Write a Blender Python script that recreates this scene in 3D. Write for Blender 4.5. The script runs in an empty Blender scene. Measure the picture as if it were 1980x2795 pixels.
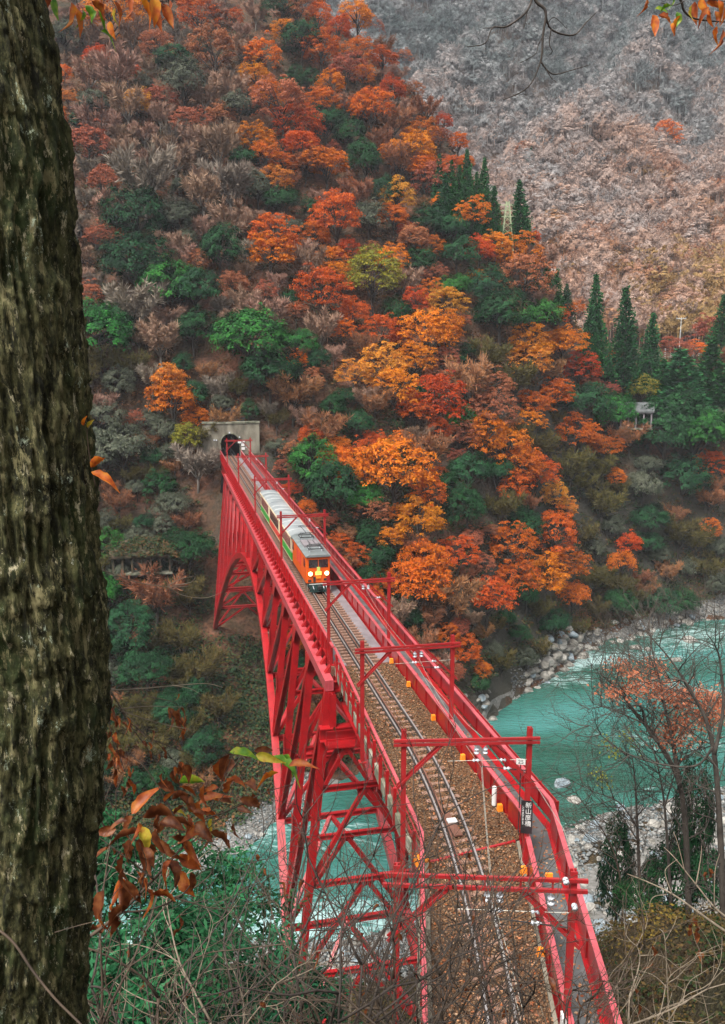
import bpy, math, random
import numpy as np
from mathutils import Matrix, Vector, noise as mnoise

random.seed(7)
RNG = np.random.default_rng(11)
sc = bpy.context.scene
COL = sc.collection

# ---------------------------------------------------------------- camera
CAM_Z = 15.8                       # metres above the rails (rail top is z = 0)
PITCH = 10.457
cam_d = bpy.data.cameras.new("camera")
cam = bpy.data.objects.new("camera", cam_d)
COL.objects.link(cam)
cam.location = (0, 0, CAM_Z)
cam.rotation_euler = (math.radians(90 - PITCH), 0, 0)
cam_d.sensor_fit = 'VERTICAL'
cam_d.sensor_height = 24.0
cam_d.lens = 24.0 * 2300.0 / 2795.0
cam_d.clip_start = 0.05
cam_d.clip_end = 5000
sc.camera = cam

# ---------------------------------------------------------------- sky and sun (overcast)
SUN_EL, SUN_AZ = math.radians(58), math.radians(215)
world = bpy.data.worlds.new("World")
sc.world = world
world.use_nodes = True
wn, wl = world.node_tree.nodes, world.node_tree.links
wn.clear()
w_out = wn.new('ShaderNodeOutputWorld')
w_bg = wn.new('ShaderNodeBackground')
w_sky = wn.new('ShaderNodeTexSky')
w_sky.sky_type = 'NISHITA'
w_sky.sun_disc = False
w_sky.sun_elevation = SUN_EL
w_sky.sun_rotation = SUN_AZ
w_sky.air_density = 1.0
w_sky.dust_density = 6.0
w_sky.ozone_density = 1.0
w_hsv = wn.new('ShaderNodeHueSaturation')      # cloud cover: the same sky with most of its blue gone
w_hsv.inputs['Saturation'].default_value = 0.10
wl.new(w_sky.outputs[0], w_hsv.inputs['Color'])
wl.new(w_hsv.outputs[0], w_bg.inputs[0])
w_bg.inputs[1].default_value = 0.085
wl.new(w_bg.outputs[0], w_out.inputs[0])

sun_d = bpy.data.lights.new("sun", 'SUN')
sun_d.energy = 1.5
sun_d.angle = math.radians(22)
sun_d.color = (1.0, 0.96, 0.89)
sun = bpy.data.objects.new("sun", sun_d)
COL.objects.link(sun)
_sd = Vector((math.sin(SUN_AZ) * math.cos(SUN_EL), math.cos(SUN_AZ) * math.cos(SUN_EL), math.sin(SUN_EL)))
sun.rotation_euler = (-_sd).to_track_quat('-Z', 'Y').to_euler()
sun.location = (0, 0, 200)

sc.view_settings.view_transform = 'Standard'
sc.view_settings.look = 'None'
sc.view_settings.exposure = 1.7
sc.view_settings.gamma = 1.0
sc.view_settings.use_curve_mapping = False
sc.cycles.use_denoising = True
sc.cycles.max_bounces = 4
sc.cycles.diffuse_bounces = 2
sc.cycles.glossy_bounces = 3
sc.cycles.transmission_bounces = 2
sc.cycles.use_light_tree = False
sc.cycles.transparent_max_bounces = 6
sc.cycles.volume_bounces = 0

# ---------------------------------------------------------------- helpers
BD = np.array([-0.22298587, 0.97482168, 0.0])     # along the bridge, away from the viewpoint
BN = np.array([0.97482168, 0.22298587, 0.0])      # to the right of it


def W3(u, v, z):
    """bridge coordinates (along, across, up) to world"""
    p = BD * u + BN * v
    return (float(p[0]), float(p[1]), float(z))


def tag(o, label=None, cat=None, group=None, kind=None):
    if label: o["label"] = label
    if cat: o["category"] = cat
    if group: o["group"] = group
    if kind: o["kind"] = kind
    return o


def empty(name, loc=(0, 0, 0), rotz=0.0, scale=None):
    o = bpy.data.objects.new(name, None)
    COL.objects.link(o)
    o.location = loc
    o.rotation_euler = (0, 0, rotz)
    if scale: o.scale = scale
    o.empty_display_size = 0.1
    return o


def put(o, parent):
    """parent an object whose mesh is in world coordinates"""
    if parent is not None:
        o.parent = parent
        # the parent may itself be a part (mesh at the origin) or an Empty at the thing's base
        m = Matrix.Identity(4)
        q = parent
        chain = []
        while q is not None:
            chain.append(q); q = q.parent
        for q in reversed(chain):
            m = m @ q.matrix_parent_inverse @ q.matrix_basis
        o.matrix_parent_inverse = m.inverted()
    return o


class MB:
    """collects shapes, builds ONE mesh object"""
    def __init__(s):
        s.v = []; s.f = []

    def add(s, vs, fs):
        b = len(s.v)
        s.v.extend([tuple(map(float, p)) for p in vs])
        s.f.extend([tuple(b + i for i in q) for q in fs])
        return s

    def box(s, c, dx, dy, dz, X=(1, 0, 0), Y=(0, 1, 0), Z=(0, 0, 1)):
        c = np.array(c, float); X = np.array(X, float); Y = np.array(Y, float); Z = np.array(Z, float)
        vs = [c + X * dx * a + Y * dy * b + Z * dz * d for d in (-.5, .5) for b in (-.5, .5) for a in (-.5, .5)]
        return s.add(vs, [(0, 2, 3, 1), (4, 5, 7, 6), (0, 1, 5, 4), (2, 6, 7, 3), (0, 4, 6, 2), (1, 3, 7, 5)])

    def bbox(s, u0, u1, v0, v1, z0, z1):
        """box in bridge coordinates"""
        return s.box(W3((u0 + u1) / 2, (v0 + v1) / 2, (z0 + z1) / 2), u1 - u0, v1 - v0, z1 - z0, BD, BN)

    def sweep(s, path, prof, ups=None, sides=None, cap=True):
        """sweep a closed profile [(a, b)] along points; a along side, b along up"""
        path = [np.array(p, float) for p in path]
        n = len(prof); vs = []; fs = []
        for i, p in enumerate(path):
            t = path[min(i + 1, len(path) - 1)] - path[max(i - 1, 0)]
            t = t / (np.linalg.norm(t) + 1e-9)
            up = np.array(ups if ups is not None else (0, 0, 1), float)
            if abs(t @ up) > .985: up = np.array((0, 1, 0.)) if sides is None else np.array(sides, float)
            side = np.cross(t, up); side /= np.linalg.norm(side)
            u2 = np.cross(side, t)
            vs += [p + side * a + u2 * b for a, b in prof]
        for i in range(len(path) - 1):
            for j in range(n):
                k = (j + 1) % n
                fs.append((i * n + j, i * n + k, (i + 1) * n + k, (i + 1) * n + j))
        if cap:
            fs.append(tuple(range(n - 1, -1, -1)))
            fs.append(tuple((len(path) - 1) * n + j for j in range(n)))
        return s.add(vs, fs)

    def beam(s, p0, p1, w, h, up=(0, 0, 1), sides=None):
        return s.sweep([p0, p1], [(-w / 2, -h / 2), (w / 2, -h / 2), (w / 2, h / 2), (-w / 2, h / 2)], up, sides)

    def ibeam(s, p0, p1, w, h, t, up=(0, 0, 1), sides=None):
        a, b = w / 2, h / 2
        pr = [(-a, -b), (a, -b), (a, -b + t), (t / 2, -b + t), (t / 2, b - t), (a, b - t), (a, b), (-a, b), (-a, b - t), (-t / 2, b - t), (-t / 2, -b + t), (-a, -b + t)]
        return s.sweep([p0, p1], pr, up, sides)

    def tube(s, path, radii, n=6, cap=True):
        path = np.array(path, float)
        if np.isscalar(radii): radii = [radii] * len(path)
        vs = []; fs = []
        ref = None
        for i, p in enumerate(path):
            t = path[min(i + 1, len(path) - 1)] - path[max(i - 1, 0)]
            t = t / (np.linalg.norm(t) + 1e-9)
            if ref is None:
                ref = np.array((0, 0, 1.)) if abs(t[2]) < .9 else np.array((1., 0, 0))
            a = np.cross(t, ref); a /= (np.linalg.norm(a) + 1e-9)
            b = np.cross(a, t); ref = b
            for j in range(n):
                w = 2 * math.pi * j / n
                vs.append(p + (a * math.cos(w) + b * math.sin(w)) * radii[i])
        for i in range(len(path) - 1):
            for j in range(n):
                k = (j + 1) % n
                fs.append((i * n + j, i * n + k, (i + 1) * n + k, (i + 1) * n + j))
        if cap:
            fs.append(tuple(range(n - 1, -1, -1)))
            fs.append(tuple((len(path) - 1) * n + j for j in range(n)))
        return s.add(vs, fs)

    def mesh(s, name, smooth=False):
        me = bpy.data.meshes.new(name)
        me.from_pydata(s.v, [], s.f)
        if smooth:
            me.polygons.foreach_set('use_smooth', [True] * len(me.polygons))
        me.update()
        return me

    def build(s, name, mat=None, parent=None, smooth=False, bevel=0.0):
        me = s.mesh(name, smooth)
        if mat: me.materials.append(mat)
        o = bpy.data.objects.new(name, me)
        COL.objects.link(o)
        put(o, parent)
        if bevel:
            m = o.modifiers.new('bevel', 'BEVEL'); m.width = bevel; m.segments = 2; m.limit_method = 'ANGLE'
        return o


def np_mesh(name, V, F, mat=None, smooth=False):
    """fast mesh from arrays; F is (n, 3) or (n, 4)"""
    V = np.ascontiguousarray(V, np.float32); F = np.ascontiguousarray(F, np.int32)
    me = bpy.data.meshes.new(name)
    k = F.shape[1]
    me.vertices.add(len(V)); me.vertices.foreach_set('co', V.ravel())
    me.loops.add(F.size); me.loops.foreach_set('vertex_index', F.ravel())
    me.polygons.add(len(F))
    me.polygons.foreach_set('loop_start', np.arange(0, F.size, k, dtype=np.int32))
    me.polygons.foreach_set('loop_total', np.full(len(F), k, np.int32))
    if smooth: me.polygons.foreach_set('use_smooth', np.ones(len(F), bool))
    me.update(calc_edges=True)
    me.validate()
    if mat: me.materials.append(mat)
    return me


def obj(name, me, parent=None):
    o = bpy.data.objects.new(name, me)
    COL.objects.link(o)
    if parent is not None: o.parent = parent
    return o


# ---------------------------------------------------------------- materials
MATS = {}


def nodes_of(name):
    m = bpy.data.materials.new(name)
    m.use_nodes = True
    nt = m.node_tree
    return m, nt, nt.nodes['Principled BSDF']


def _n(nt, t, **kw):
    x = nt.nodes.new(t)
    for k, v in kw.items():
        if k.startswith('i_'): x.inputs[k[2:].replace('_', ' ')].default_value = v
        else: setattr(x, k, v)
    return x


def ramp(nt, stops):
    r = nt.nodes.new('ShaderNodeValToRGB')
    e = r.color_ramp.elements
    e[0].position, e[0].color = stops[0][0], (*stops[0][1], 1)
    e[1].position, e[1].color = stops[-1][0], (*stops[-1][1], 1)
    for p, c in stops[1:-1]:
        x = e.new(p); x.color = (*c, 1)
    return r


def m_noise(name, stops, scale=3.0, rough=0.6, bump=0.0, bscale=None, metallic=0.0, spec=0.5, detail=6, stretch=None, coords='Object'):
    m, nt, b = nodes_of(name)
    tc = _n(nt, 'ShaderNodeTexCoord')
    src = tc.outputs[coords]
    if coords == 'World':
        pass
    if stretch:
        mp = _n(nt, 'ShaderNodeMapping'); mp.inputs['Scale'].default_value = stretch
        nt.links.new(src, mp.inputs['Vector']); src = mp.outputs[0]
    nz = _n(nt, 'ShaderNodeTexNoise'); nz.inputs['Scale'].default_value = scale; nz.inputs['Detail'].default_value = detail
    nt.links.new(src, nz.inputs['Vector'])
    r = ramp(nt, stops)
    nt.links.new(nz.outputs['Fac'], r.inputs[0])
    nt.links.new(r.outputs[0], b.inputs['Base Color'])
    b.inputs['Roughness'].default_value = rough
    b.inputs['Metallic'].default_value = metallic
    b.inputs['Specular IOR Level'].default_value = spec
    if bump:
        n2 = _n(nt, 'ShaderNodeTexNoise'); n2.inputs['Scale'].default_value = bscale or scale * 4; n2.inputs['Detail'].default_value = 8
        nt.links.new(src, n2.inputs['Vector'])
        bp = _n(nt, 'ShaderNodeBump'); bp.inputs['Strength'].default_value = bump
        nt.links.new(n2.outputs['Fac'], bp.inputs['Height'])
        nt.links.new(bp.outputs[0], b.inputs['Normal'])
    MATS[name] = m
    return m


M = MATS
m_noise('red_paint', [(0.28, (0.15, 0.008, 0.008)), (0.40, (0.26, 0.005, 0.008)), (0.55, (0.33, 0.007, 0.010)), (0.72, (0.30, 0.010, 0.012)), (0.80, (0.20, 0.016, 0.012))], 1.6, 0.34, 0.03, 14, spec=0.55)
m_noise('gantry_red', [(0.3, (0.24, 0.010, 0.012)), (0.7, (0.33, 0.016, 0.018))], 2.0, 0.4, spec=0.5)
m_noise('grey_plate', [(0.3, (0.13, 0.115, 0.12)), (0.7, (0.21, 0.185, 0.195))], 1.5, 0.55, 0.1)
m_noise('asphalt', [(0.3, (0.05, 0.055, 0.055)), (0.6, (0.10, 0.105, 0.105)), (0.8, (0.16, 0.165, 0.16))], 1.2, 0.35, 0.1, 20)
m_noise('concrete', [(0.30, (0.05, 0.048, 0.036)), (0.45, (0.13, 0.115, 0.085)), (0.60, (0.20, 0.18, 0.135)), (0.75, (0.25, 0.225, 0.18))], 0.9, 0.85, 0.25, 9, stretch=(1, 1, 0.45))
m_noise('mossy_concrete', [(0.3, (0.03, 0.035, 0.02)), (0.5, (0.12, 0.12, 0.08)), (0.7, (0.25, 0.24, 0.19))], 1.4, 0.9, 0.3, 12)
m_noise('steel_rail', [(0.3, (0.36, 0.33, 0.32)), (0.7, (0.46, 0.43, 0.42))], 3, 0.30, metallic=0.6)
m_noise('rusty_steel', [(0.3, (0.09, 0.035, 0.02)), (0.7, (0.17, 0.07, 0.045))], 5, 0.75, 0.1)
m_noise('sleeper_wood', [(0.3, (0.12, 0.06, 0.04)), (0.5, (0.20, 0.11, 0.075)), (0.7, (0.27, 0.16, 0.12))], 3, 0.8, 0.3, 25, stretch=(1, 6, 6))
m_noise('dark_steel', [(0.3, (0.012, 0.013, 0.014)), (0.7, (0.03, 0.03, 0.032))], 3, 0.55)
m_noise('porcelain', [(0.3, (0.45, 0.48, 0.52)), (0.7, (0.56, 0.59, 0.62))], 2, 0.25)
m_noise('orange_plastic', [(0.3, (0.75, 0.20, 0.01)), (0.7, (0.85, 0.27, 0.02))], 4, 0.5)
m_noise('white_paint', [(0.3, (0.52, 0.52, 0.50)), (0.7, (0.62, 0.62, 0.60))], 4, 0.5)
m_noise('black_paint', [(0.3, (0.010, 0.010, 0.012)), (0.7, (0.02, 0.02, 0.022))], 4, 0.4)
m_noise('wire', [(0.3, (0.30, 0.30, 0.26)), (0.7, (0.42, 0.42, 0.36))], 4, 0.4, metallic=0.3)
m_noise('loco_orange', [(0.3, (0.52, 0.070, 0.006)), (0.7, (0.62, 0.10, 0.008))], 1.2, 0.33)
m_noise('cream', [(0.3, (0.55, 0.44, 0.28)), (0.7, (0.64, 0.53, 0.36))], 1.2, 0.4)
m_noise('roof_grey', [(0.3, (0.17, 0.19, 0.20)), (0.5, (0.25, 0.27, 0.275)), (0.7, (0.29, 0.31, 0.315))], 1.0, 0.35)
m_noise('loco_roof', [(0.3, (0.11, 0.13, 0.13)), (0.7, (0.18, 0.20, 0.20))], 1.6, 0.45)
m_noise('train_green', [(0.3, (0.02, 0.24, 0.03)), (0.7, (0.03, 0.32, 0.045))], 1.2, 0.4)
m_noise('train_red', [(0.3, (0.48, 0.04, 0.03)), (0.7, (0.58, 0.06, 0.04))], 1.2, 0.4)
m_noise('green_steel', [(0.3, (0.010, 0.028, 0.026)), (0.7, (0.022, 0.055, 0.05))], 4, 0.5)
m_noise('window_dark', [(0.3, (0.015, 0.014, 0.016)), (0.7, (0.035, 0.03, 0.03))], 3, 0.08, spec=0.8)
m_noise('window_brown', [(0.3, (0.10, 0.045, 0.04)), (0.7, (0.19, 0.09, 0.08))], 2, 0.12, spec=0.8)
m_noise('lime_card', [(0.3, (0.45, 0.55, 0.10)), (0.7, (0.5, 0.6, 0.14))], 3, 0.5)


def m_emit(name, col, s):
    m, nt, b = nodes_of(name)
    b.inputs['Base Color'].default_value = (*col, 1)
    b.inputs['Emission Color'].default_value = (*col, 1)
    b.inputs['Emission Strength'].default_value = s
    MATS[name] = m
    return m


m_emit('headlight', (1.0, 0.76, 0.34), 5.0)
m_emit('headmark', (1.0, 0.72, 0.12), 0.35)

m_noise('sheen_red', [(0.3, (0.34, 0.045, 0.055)), (0.6, (0.44, 0.075, 0.09)), (0.75, (0.36, 0.05, 0.055))], 1.6, 0.3, 0.03, 14, spec=.6)  # pale sky sheen on the upper steel put into the paint colour
for _k in ('red_paint', 'gantry_red', 'sheen_red'):
    _nt = M[_k].node_tree                      # grime and faded runs over the paint
    _g = _n(_nt, 'ShaderNodeNewGeometry'); _mp = _n(_nt, 'ShaderNodeMapping'); _mp.inputs['Scale'].default_value = (1, 1, .22)
    _nt.links.new(_g.outputs['Position'], _mp.inputs['Vector'])
    _nz = _n(_nt, 'ShaderNodeTexNoise'); _nz.inputs['Scale'].default_value = 4.5; _nz.inputs['Detail'].default_value = 8; _nz.inputs['Roughness'].default_value = .7
    _nt.links.new(_mp.outputs[0], _nz.inputs['Vector'])
    _r = ramp(_nt, [(.52, (0, 0, 0)), (.74, (.8, .8, .8))]); _nt.links.new(_nz.outputs['Fac'], _r.inputs[0])
    _mx = _n(_nt, 'ShaderNodeMix', data_type='RGBA'); _nt.links.new(_r.outputs[0], _mx.inputs[0])
    _old = _nt.nodes['Principled BSDF'].inputs['Base Color'].links[0].from_socket
    _nt.links.new(_old, _mx.inputs[6]); _mx.inputs[7].default_value = (0.13, 0.020, 0.016, 1)
    _nt.links.new(_mx.outputs[2], _nt.nodes['Principled BSDF'].inputs['Base Color'])
    _b = M[_k].node_tree.nodes['Principled BSDF']
    _b.inputs['Coat Weight'].default_value = 0.30
    _b.inputs['Coat Roughness'].default_value = 0.22
    _b.inputs['Coat IOR'].default_value = 1.6

# ---------------------------------------------------------------- terrain heights
WATER_Z = -38.0
FAR_BANK = np.array([(-160, 50), (-80, 64), (-40, 74), (-25, 78), (-17.5, 81), (-12, 87), (-10, 92), (0, 103), (10, 111), (17, 116.5), (24, 127.4),
                     (30, 134), (38, 145), (45, 153), (55, 159), (65, 166), (75, 168.5), (100, 178), (140, 190), (220, 205)], float)
NEAR_BANK = np.array([(-160, 30), (-80, 46), (-40, 62), (-20, 69), (-10, 70), (0, 70), (10, 77), (18, 85), (25, 90.5), (45, 98), (80, 112), (140, 138), (220, 150)], float)
CTRL = np.array([
    # foot of the far side
    (-60, 80, -35), (-40, 84, -35), (-25, 86, -36.4), (-14, 97, -36.0), (-22, 104, -30), (-40, 100, -28), (-60, 98, -26), (-100, 95, -22),
    (-21.7, 117.6, -24.5), (-10, 119, -25), (-35, 117, -22), (-60, 115, -15), (0, 121, -22), (-4, 112, -33),
    # tunnel shelf
    (-27, 133, -2), (-21, 134.5, -1.5), (-12, 136, -3), (-30, 140, 7), (-20, 142, 8), (-11, 142, 7), (-4, 136, -5), (-45, 133, -1), (-60, 132, 3),
    # face right of the tunnel down to the cliff
    (8, 124, -20), (17, 121, -31), (17, 134, -14), (6, 140, -3), (17, 160, 13), (17, 200, 48), (18, 240, 79),
    (26, 136, -29), (30, 150, -12), (33, 165, 5), (38, 200, 39), (25, 185, 31), (28, 222, 60),
    (42, 158, -30), (46, 172, -8), (51, 190, 10), (55, 166, -31), (60, 176, -12), (66, 173, -30),
    # terrace with the road and the sheds
    (62, 188, 1), (75, 184, -8), (78, 193, 1), (70, 203, 8), (92, 190, -8), (100, 205, 4), (60, 206, 13), (66, 216, 16), (92, 216, 15), (130, 205, -5), (130, 222, 12),
    # the slope above the tunnel
    (-20, 165, 32), (-20, 205, 69), (-20, 262, 113), (-60, 165, 36), (-60, 205, 72), (-60, 262, 118), (-105, 130, 6), (-105, 200, 72), (-105, 262, 120),
    (0, 165, 22), (0, 205, 59), (0, 252, 98), (-38, 300, 140), (-105, 300, 150),
    # behind the crest
    (45, 235, 28), (62, 240, 18), (20, 275, 62), (-15, 310, 98), (60, 280, 0), (30, 330, 20), (-40, 360, 110), (-105, 360, 140), (110, 250, 5), (160, 240, 5), (160, 200, -10)], float)
_bk = np.array([(x, np.interp(x, FAR_BANK[:, 0], FAR_BANK[:, 1]), WATER_Z) for x in (-120, -100, -80, -60, -40, -25, -17.5, -12, -6, 0, 8, 17, 24, 30, 38, 45, 55, 65, 75, 90, 110, 140)])
CTRL = np.vstack([CTRL, _bk])


def _tps(r2):
    return np.where(r2 < 1e-9, 0.0, 0.5 * r2 * np.log(np.maximum(r2, 1e-9)))


def _fit(P):
    X = P[:, :2] / 50.0
    n = len(X)
    K = _tps(((X[:, None] - X[None]) ** 2).sum(-1)) + np.eye(n) * 0.004
    A = np.zeros((n + 3, n + 3)); A[:n, :n] = K
    A[:n, n] = 1; A[:n, n + 1:] = X; A[n, :n] = 1; A[n + 1:, :n] = X.T
    return np.linalg.solve(A, np.concatenate([P[:, 2], np.zeros(3)])), X


_TW, _TX = _fit(CTRL)


def spur_z(x, y):
    x = np.atleast_1d(np.asarray(x, float)); y = np.atleast_1d(np.asarray(y, float))
    q = np.stack([x, y], -1) / 50.0
    out = np.empty(len(q))
    for i in range(0, len(q), 20000):
        s = q[i:i + 20000]
        out[i:i + 20000] = _tps(((s[:, None] - _TX[None]) ** 2).sum(-1)) @ _TW[:-3] + _TW[-3] + s @ _TW[-2:]
    return out


def _hash(ix, iy, k):
    h = (ix.astype(np.int64) * 374761393 + iy.astype(np.int64) * 668265263 + k * 2147483647) & 0x7fffffff
    h = ((h ^ (h >> 13)) * 1274126177) & 0x7fffffff
    return ((h ^ (h >> 16)) & 0xffff) / 65535.0


def vnoise(x, y, k=0):
    x = np.asarray(x, float); y = np.asarray(y, float)
    ix = np.floor(x); iy = np.floor(y); fx = x - ix; fy = y - iy
    fx = fx * fx * (3 - 2 * fx); fy = fy * fy * (3 - 2 * fy)
    a = _hash(ix, iy, k); b = _hash(ix + 1, iy, k); c = _hash(ix, iy + 1, k); d = _hash(ix + 1, iy + 1, k)
    return (a * (1 - fx) + b * fx) * (1 - fy) + (c * (1 - fx) + d * fx) * fy - 0.5


def fbm(x, y, k=0, o=4):
    s = 0; a = 1.0
    for i in range(o):
        s = s + a * vnoise(np.asarray(x) * 2 ** i, np.asarray(y) * 2 ** i, k + i); a *= 0.5
    return s


def mount_z(x, y):
    x = np.asarray(x, float); y = np.asarray(y, float)
    t = np.clip((y - 225) / 500, 0, None)
    base = 14 + (y - 228) * 0.56 + np.clip(x - 60, 0, None) * 0.03
    g = x * 0.022 - (y - 228) * 0.011 + 0.5 * vnoise(x / 90, y / 120, 40)
    rid = np.abs(((g + 0.35) % 2.0) - 1.0) - 0.5                      # spurs running down to the left
    base = base - rid * 62 * np.clip(t * 1.6, 0, 1) + fbm(x / 60, y / 60, 9, 4) * 16 * np.clip(t * 3, .15, 1)
    return base


def far_z(x, y):
    x = np.atleast_1d(np.asarray(x, float)); y = np.atleast_1d(np.asarray(y, float))
    d = y - np.interp(x, FAR_BANK[:, 0], FAR_BANK[:, 1])
    rough = np.clip(d / 12, 0, 1)
    z = spur_z(x, y) + (fbm(x / 9, y / 9, 3, 4) * 3.0 + fbm(x / 28, y / 28, 5, 2) * 4.0) * rough
    # the rail shelf stays level in front of the tunnel
    z = np.where(d < 0, WATER_Z - np.clip(-d * 0.25, 0, 1.6), z)
    return z


def near_z(x, y):
    x = np.atleast_1d(np.asarray(x, float)); y = np.atleast_1d(np.asarray(y, float))
    nb = np.interp(x, NEAR_BANK[:, 0], NEAR_BANK[:, 1])
    t = y / nb
    a = np.interp(y, [-25, -3, 0.3, 0.9, 3.0, 14, 24, 32], [26, 14.6, 14.2, 13.6, 10.4, -2.5, -10, -16])
    pl = np.where(y < 24, a, np.interp(t, [0.34, 0.57, 0.80, 0.93, 1.0, 1.06], [-10, -23, -32.5, -36.2, -38, -39.6]))
    b = np.interp(y, [-25, -3, 0.3, 0.9, 3.0, 14, 20, 28, 34, 40, 48, 56], [26, 14.6, 14.2, 13.6, 10.8, 0.8, -1.6, -5.4, -9.2, -17, -26.5, -32])
    pr = np.where(y < 56, b, np.interp(t, [0.5, 0.62, 0.78, 1.0, 1.06], [-29, -33.5, -36.2, -38, -39.6]))
    pr = np.where((y >= 50) & (y < 62), b * (62 - y) / 12 + pr * (y - 50) / 12, pr)
    w = np.clip((y - 22) / 10, 0, 1); w = w * w * (3 - 2 * w)
    k = np.clip((x - 4) / 8, 0, 1)
    z = pl * (1 - k) + pr * k
    return z + fbm(x / 6, y / 6, 21, 4) * 1.6 * np.clip((y - 4) / 10, 0, 1) * np.clip((nb - y) / 8, 0, 1)


def grid_mesh(name, xs, ys, zf, mat):
    X, Y = np.meshgrid(xs, ys)
    Z = zf(X.ravel(), Y.ravel())
    V = np.stack([X.ravel(), Y.ravel(), Z], -1)
    nx, ny = len(xs), len(ys)
    i = np.arange(nx * ny).reshape(ny, nx)
    F = np.stack([i[:-1, :-1], i[:-1, 1:], i[1:, 1:], i[1:, :-1]], -1).reshape(-1, 4)
    return np_mesh(name, V, F, mat, smooth=True)


def m_ground(name, low, mid, high, rock, scale=0.16):
    m, nt, b = nodes_of(name)
    L = nt.links
    geo = _n(nt, 'ShaderNodeNewGeometry')
    nz = _n(nt, 'ShaderNodeTexNoise'); nz.inputs['Scale'].default_value = scale; nz.inputs['Detail'].default_value = 9; nz.inputs['Roughness'].default_value = .65
    L.new(geo.outputs['Position'], nz.inputs['Vector'])
    r = ramp(nt, [(0.34, low), (0.5, mid), (0.66, high)])
    L.new(nz.outputs['Fac'], r.inputs[0])
    n2 = _n(nt, 'ShaderNodeTexNoise'); n2.inputs['Scale'].default_value = scale * 14; n2.inputs['Detail'].default_value = 6
    L.new(geo.outputs['Position'], n2.inputs['Vector'])
    mx = _n(nt, 'ShaderNodeMix', data_type='RGBA', blend_type='MULTIPLY'); mx.inputs[0].default_value = 0.75
    r2 = ramp(nt, [(0.3, (0.25, 0.25, 0.25)), (0.7, (1.5, 1.5, 1.5))])
    L.new(n2.outputs['Fac'], r2.inputs[0])
    L.new(r.outputs[0], mx.inputs[6]); L.new(r2.outputs[0], mx.inputs[7])
    # bare rock where it is too steep for litter to lie
    sep = _n(nt, 'ShaderNodeSeparateXYZ'); L.new(geo.outputs['True Normal'], sep.inputs[0])
    r3 = ramp(nt, [(0.42, (1, 1, 1)), (0.6, (0, 0, 0))]); L.new(sep.outputs['Z'], r3.inputs[0])
    m2 = _n(nt, 'ShaderNodeMix', data_type='RGBA'); L.new(r3.outputs[0], m2.inputs[0])
    L.new(mx.outputs[2], m2.inputs[6]); m2.inputs[7].default_value = (*rock, 1)
    L.new(m2.outputs[2], b.inputs['Base Color'])
    b.inputs['Roughness'].default_value = 0.95
    b.inputs['Specular IOR Level'].default_value = 0.15
    bp = _n(nt, 'ShaderNodeBump'); bp.inputs['Strength'].default_value = 0.8; bp.inputs['Distance'].default_value = 0.5
    L.new(n2.outputs['Fac'], bp.inputs['Height']); L.new(bp.outputs[0], b.inputs['Normal'])
    MATS[name] = m
    return m


m_ground('litter', (0.030, 0.026, 0.014), (0.07, 0.038, 0.022), (0.15, 0.062, 0.036), (0.05, 0.046, 0.036))
m_ground('mountain_floor', (0.05, 0.040, 0.030), (0.085, 0.058, 0.042), (0.14, 0.078, 0.05), (0.05, 0.042, 0.036), 0.03)
m_ground('near_litter', (0.03, 0.028, 0.014), (0.055, 0.042, 0.022), (0.09, 0.055, 0.03), (0.04, 0.036, 0.028), 0.5)


def far_side(x, y):
    return far_z(x, y)


def cut_tunnel(me):
    """open the slope where the tunnel bore runs through it"""
    import bmesh
    bm = bmesh.new(); bm.from_mesh(me)
    kill = []
    for f in bm.faces:
        c = f.calc_center_median()
        u, v = c.x * BD[0] + c.y * BD[1], c.x * BN[0] + c.y * BN[1]
        if 133 < u < 150 and abs(v - 9.48) < 2.3 and c.z < 6.5: kill.append(f)
    bmesh.ops.delete(bm, geom=kill, context='FACES')
    bm.to_mesh(me); bm.free()
    return me


hs = obj('hillside', cut_tunnel(grid_mesh('hillside', np.arange(-150, 190, 1.5), np.arange(46, 345, 1.5), far_side, M['litter'])))
tag(hs, kind='structure')
mt = obj('mountain', grid_mesh('mountain', np.arange(-300, 600, 6.0), np.arange(214, 800, 6.0), mount_z, M['mountain_floor']))
tag(mt, kind='structure')
ns = obj('near_slope', grid_mesh('near_slope', np.arange(-90, 150, 1.0), np.arange(-25, 146, 1.0), near_z, M['near_litter']))
tag(ns, kind='structure')

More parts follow.
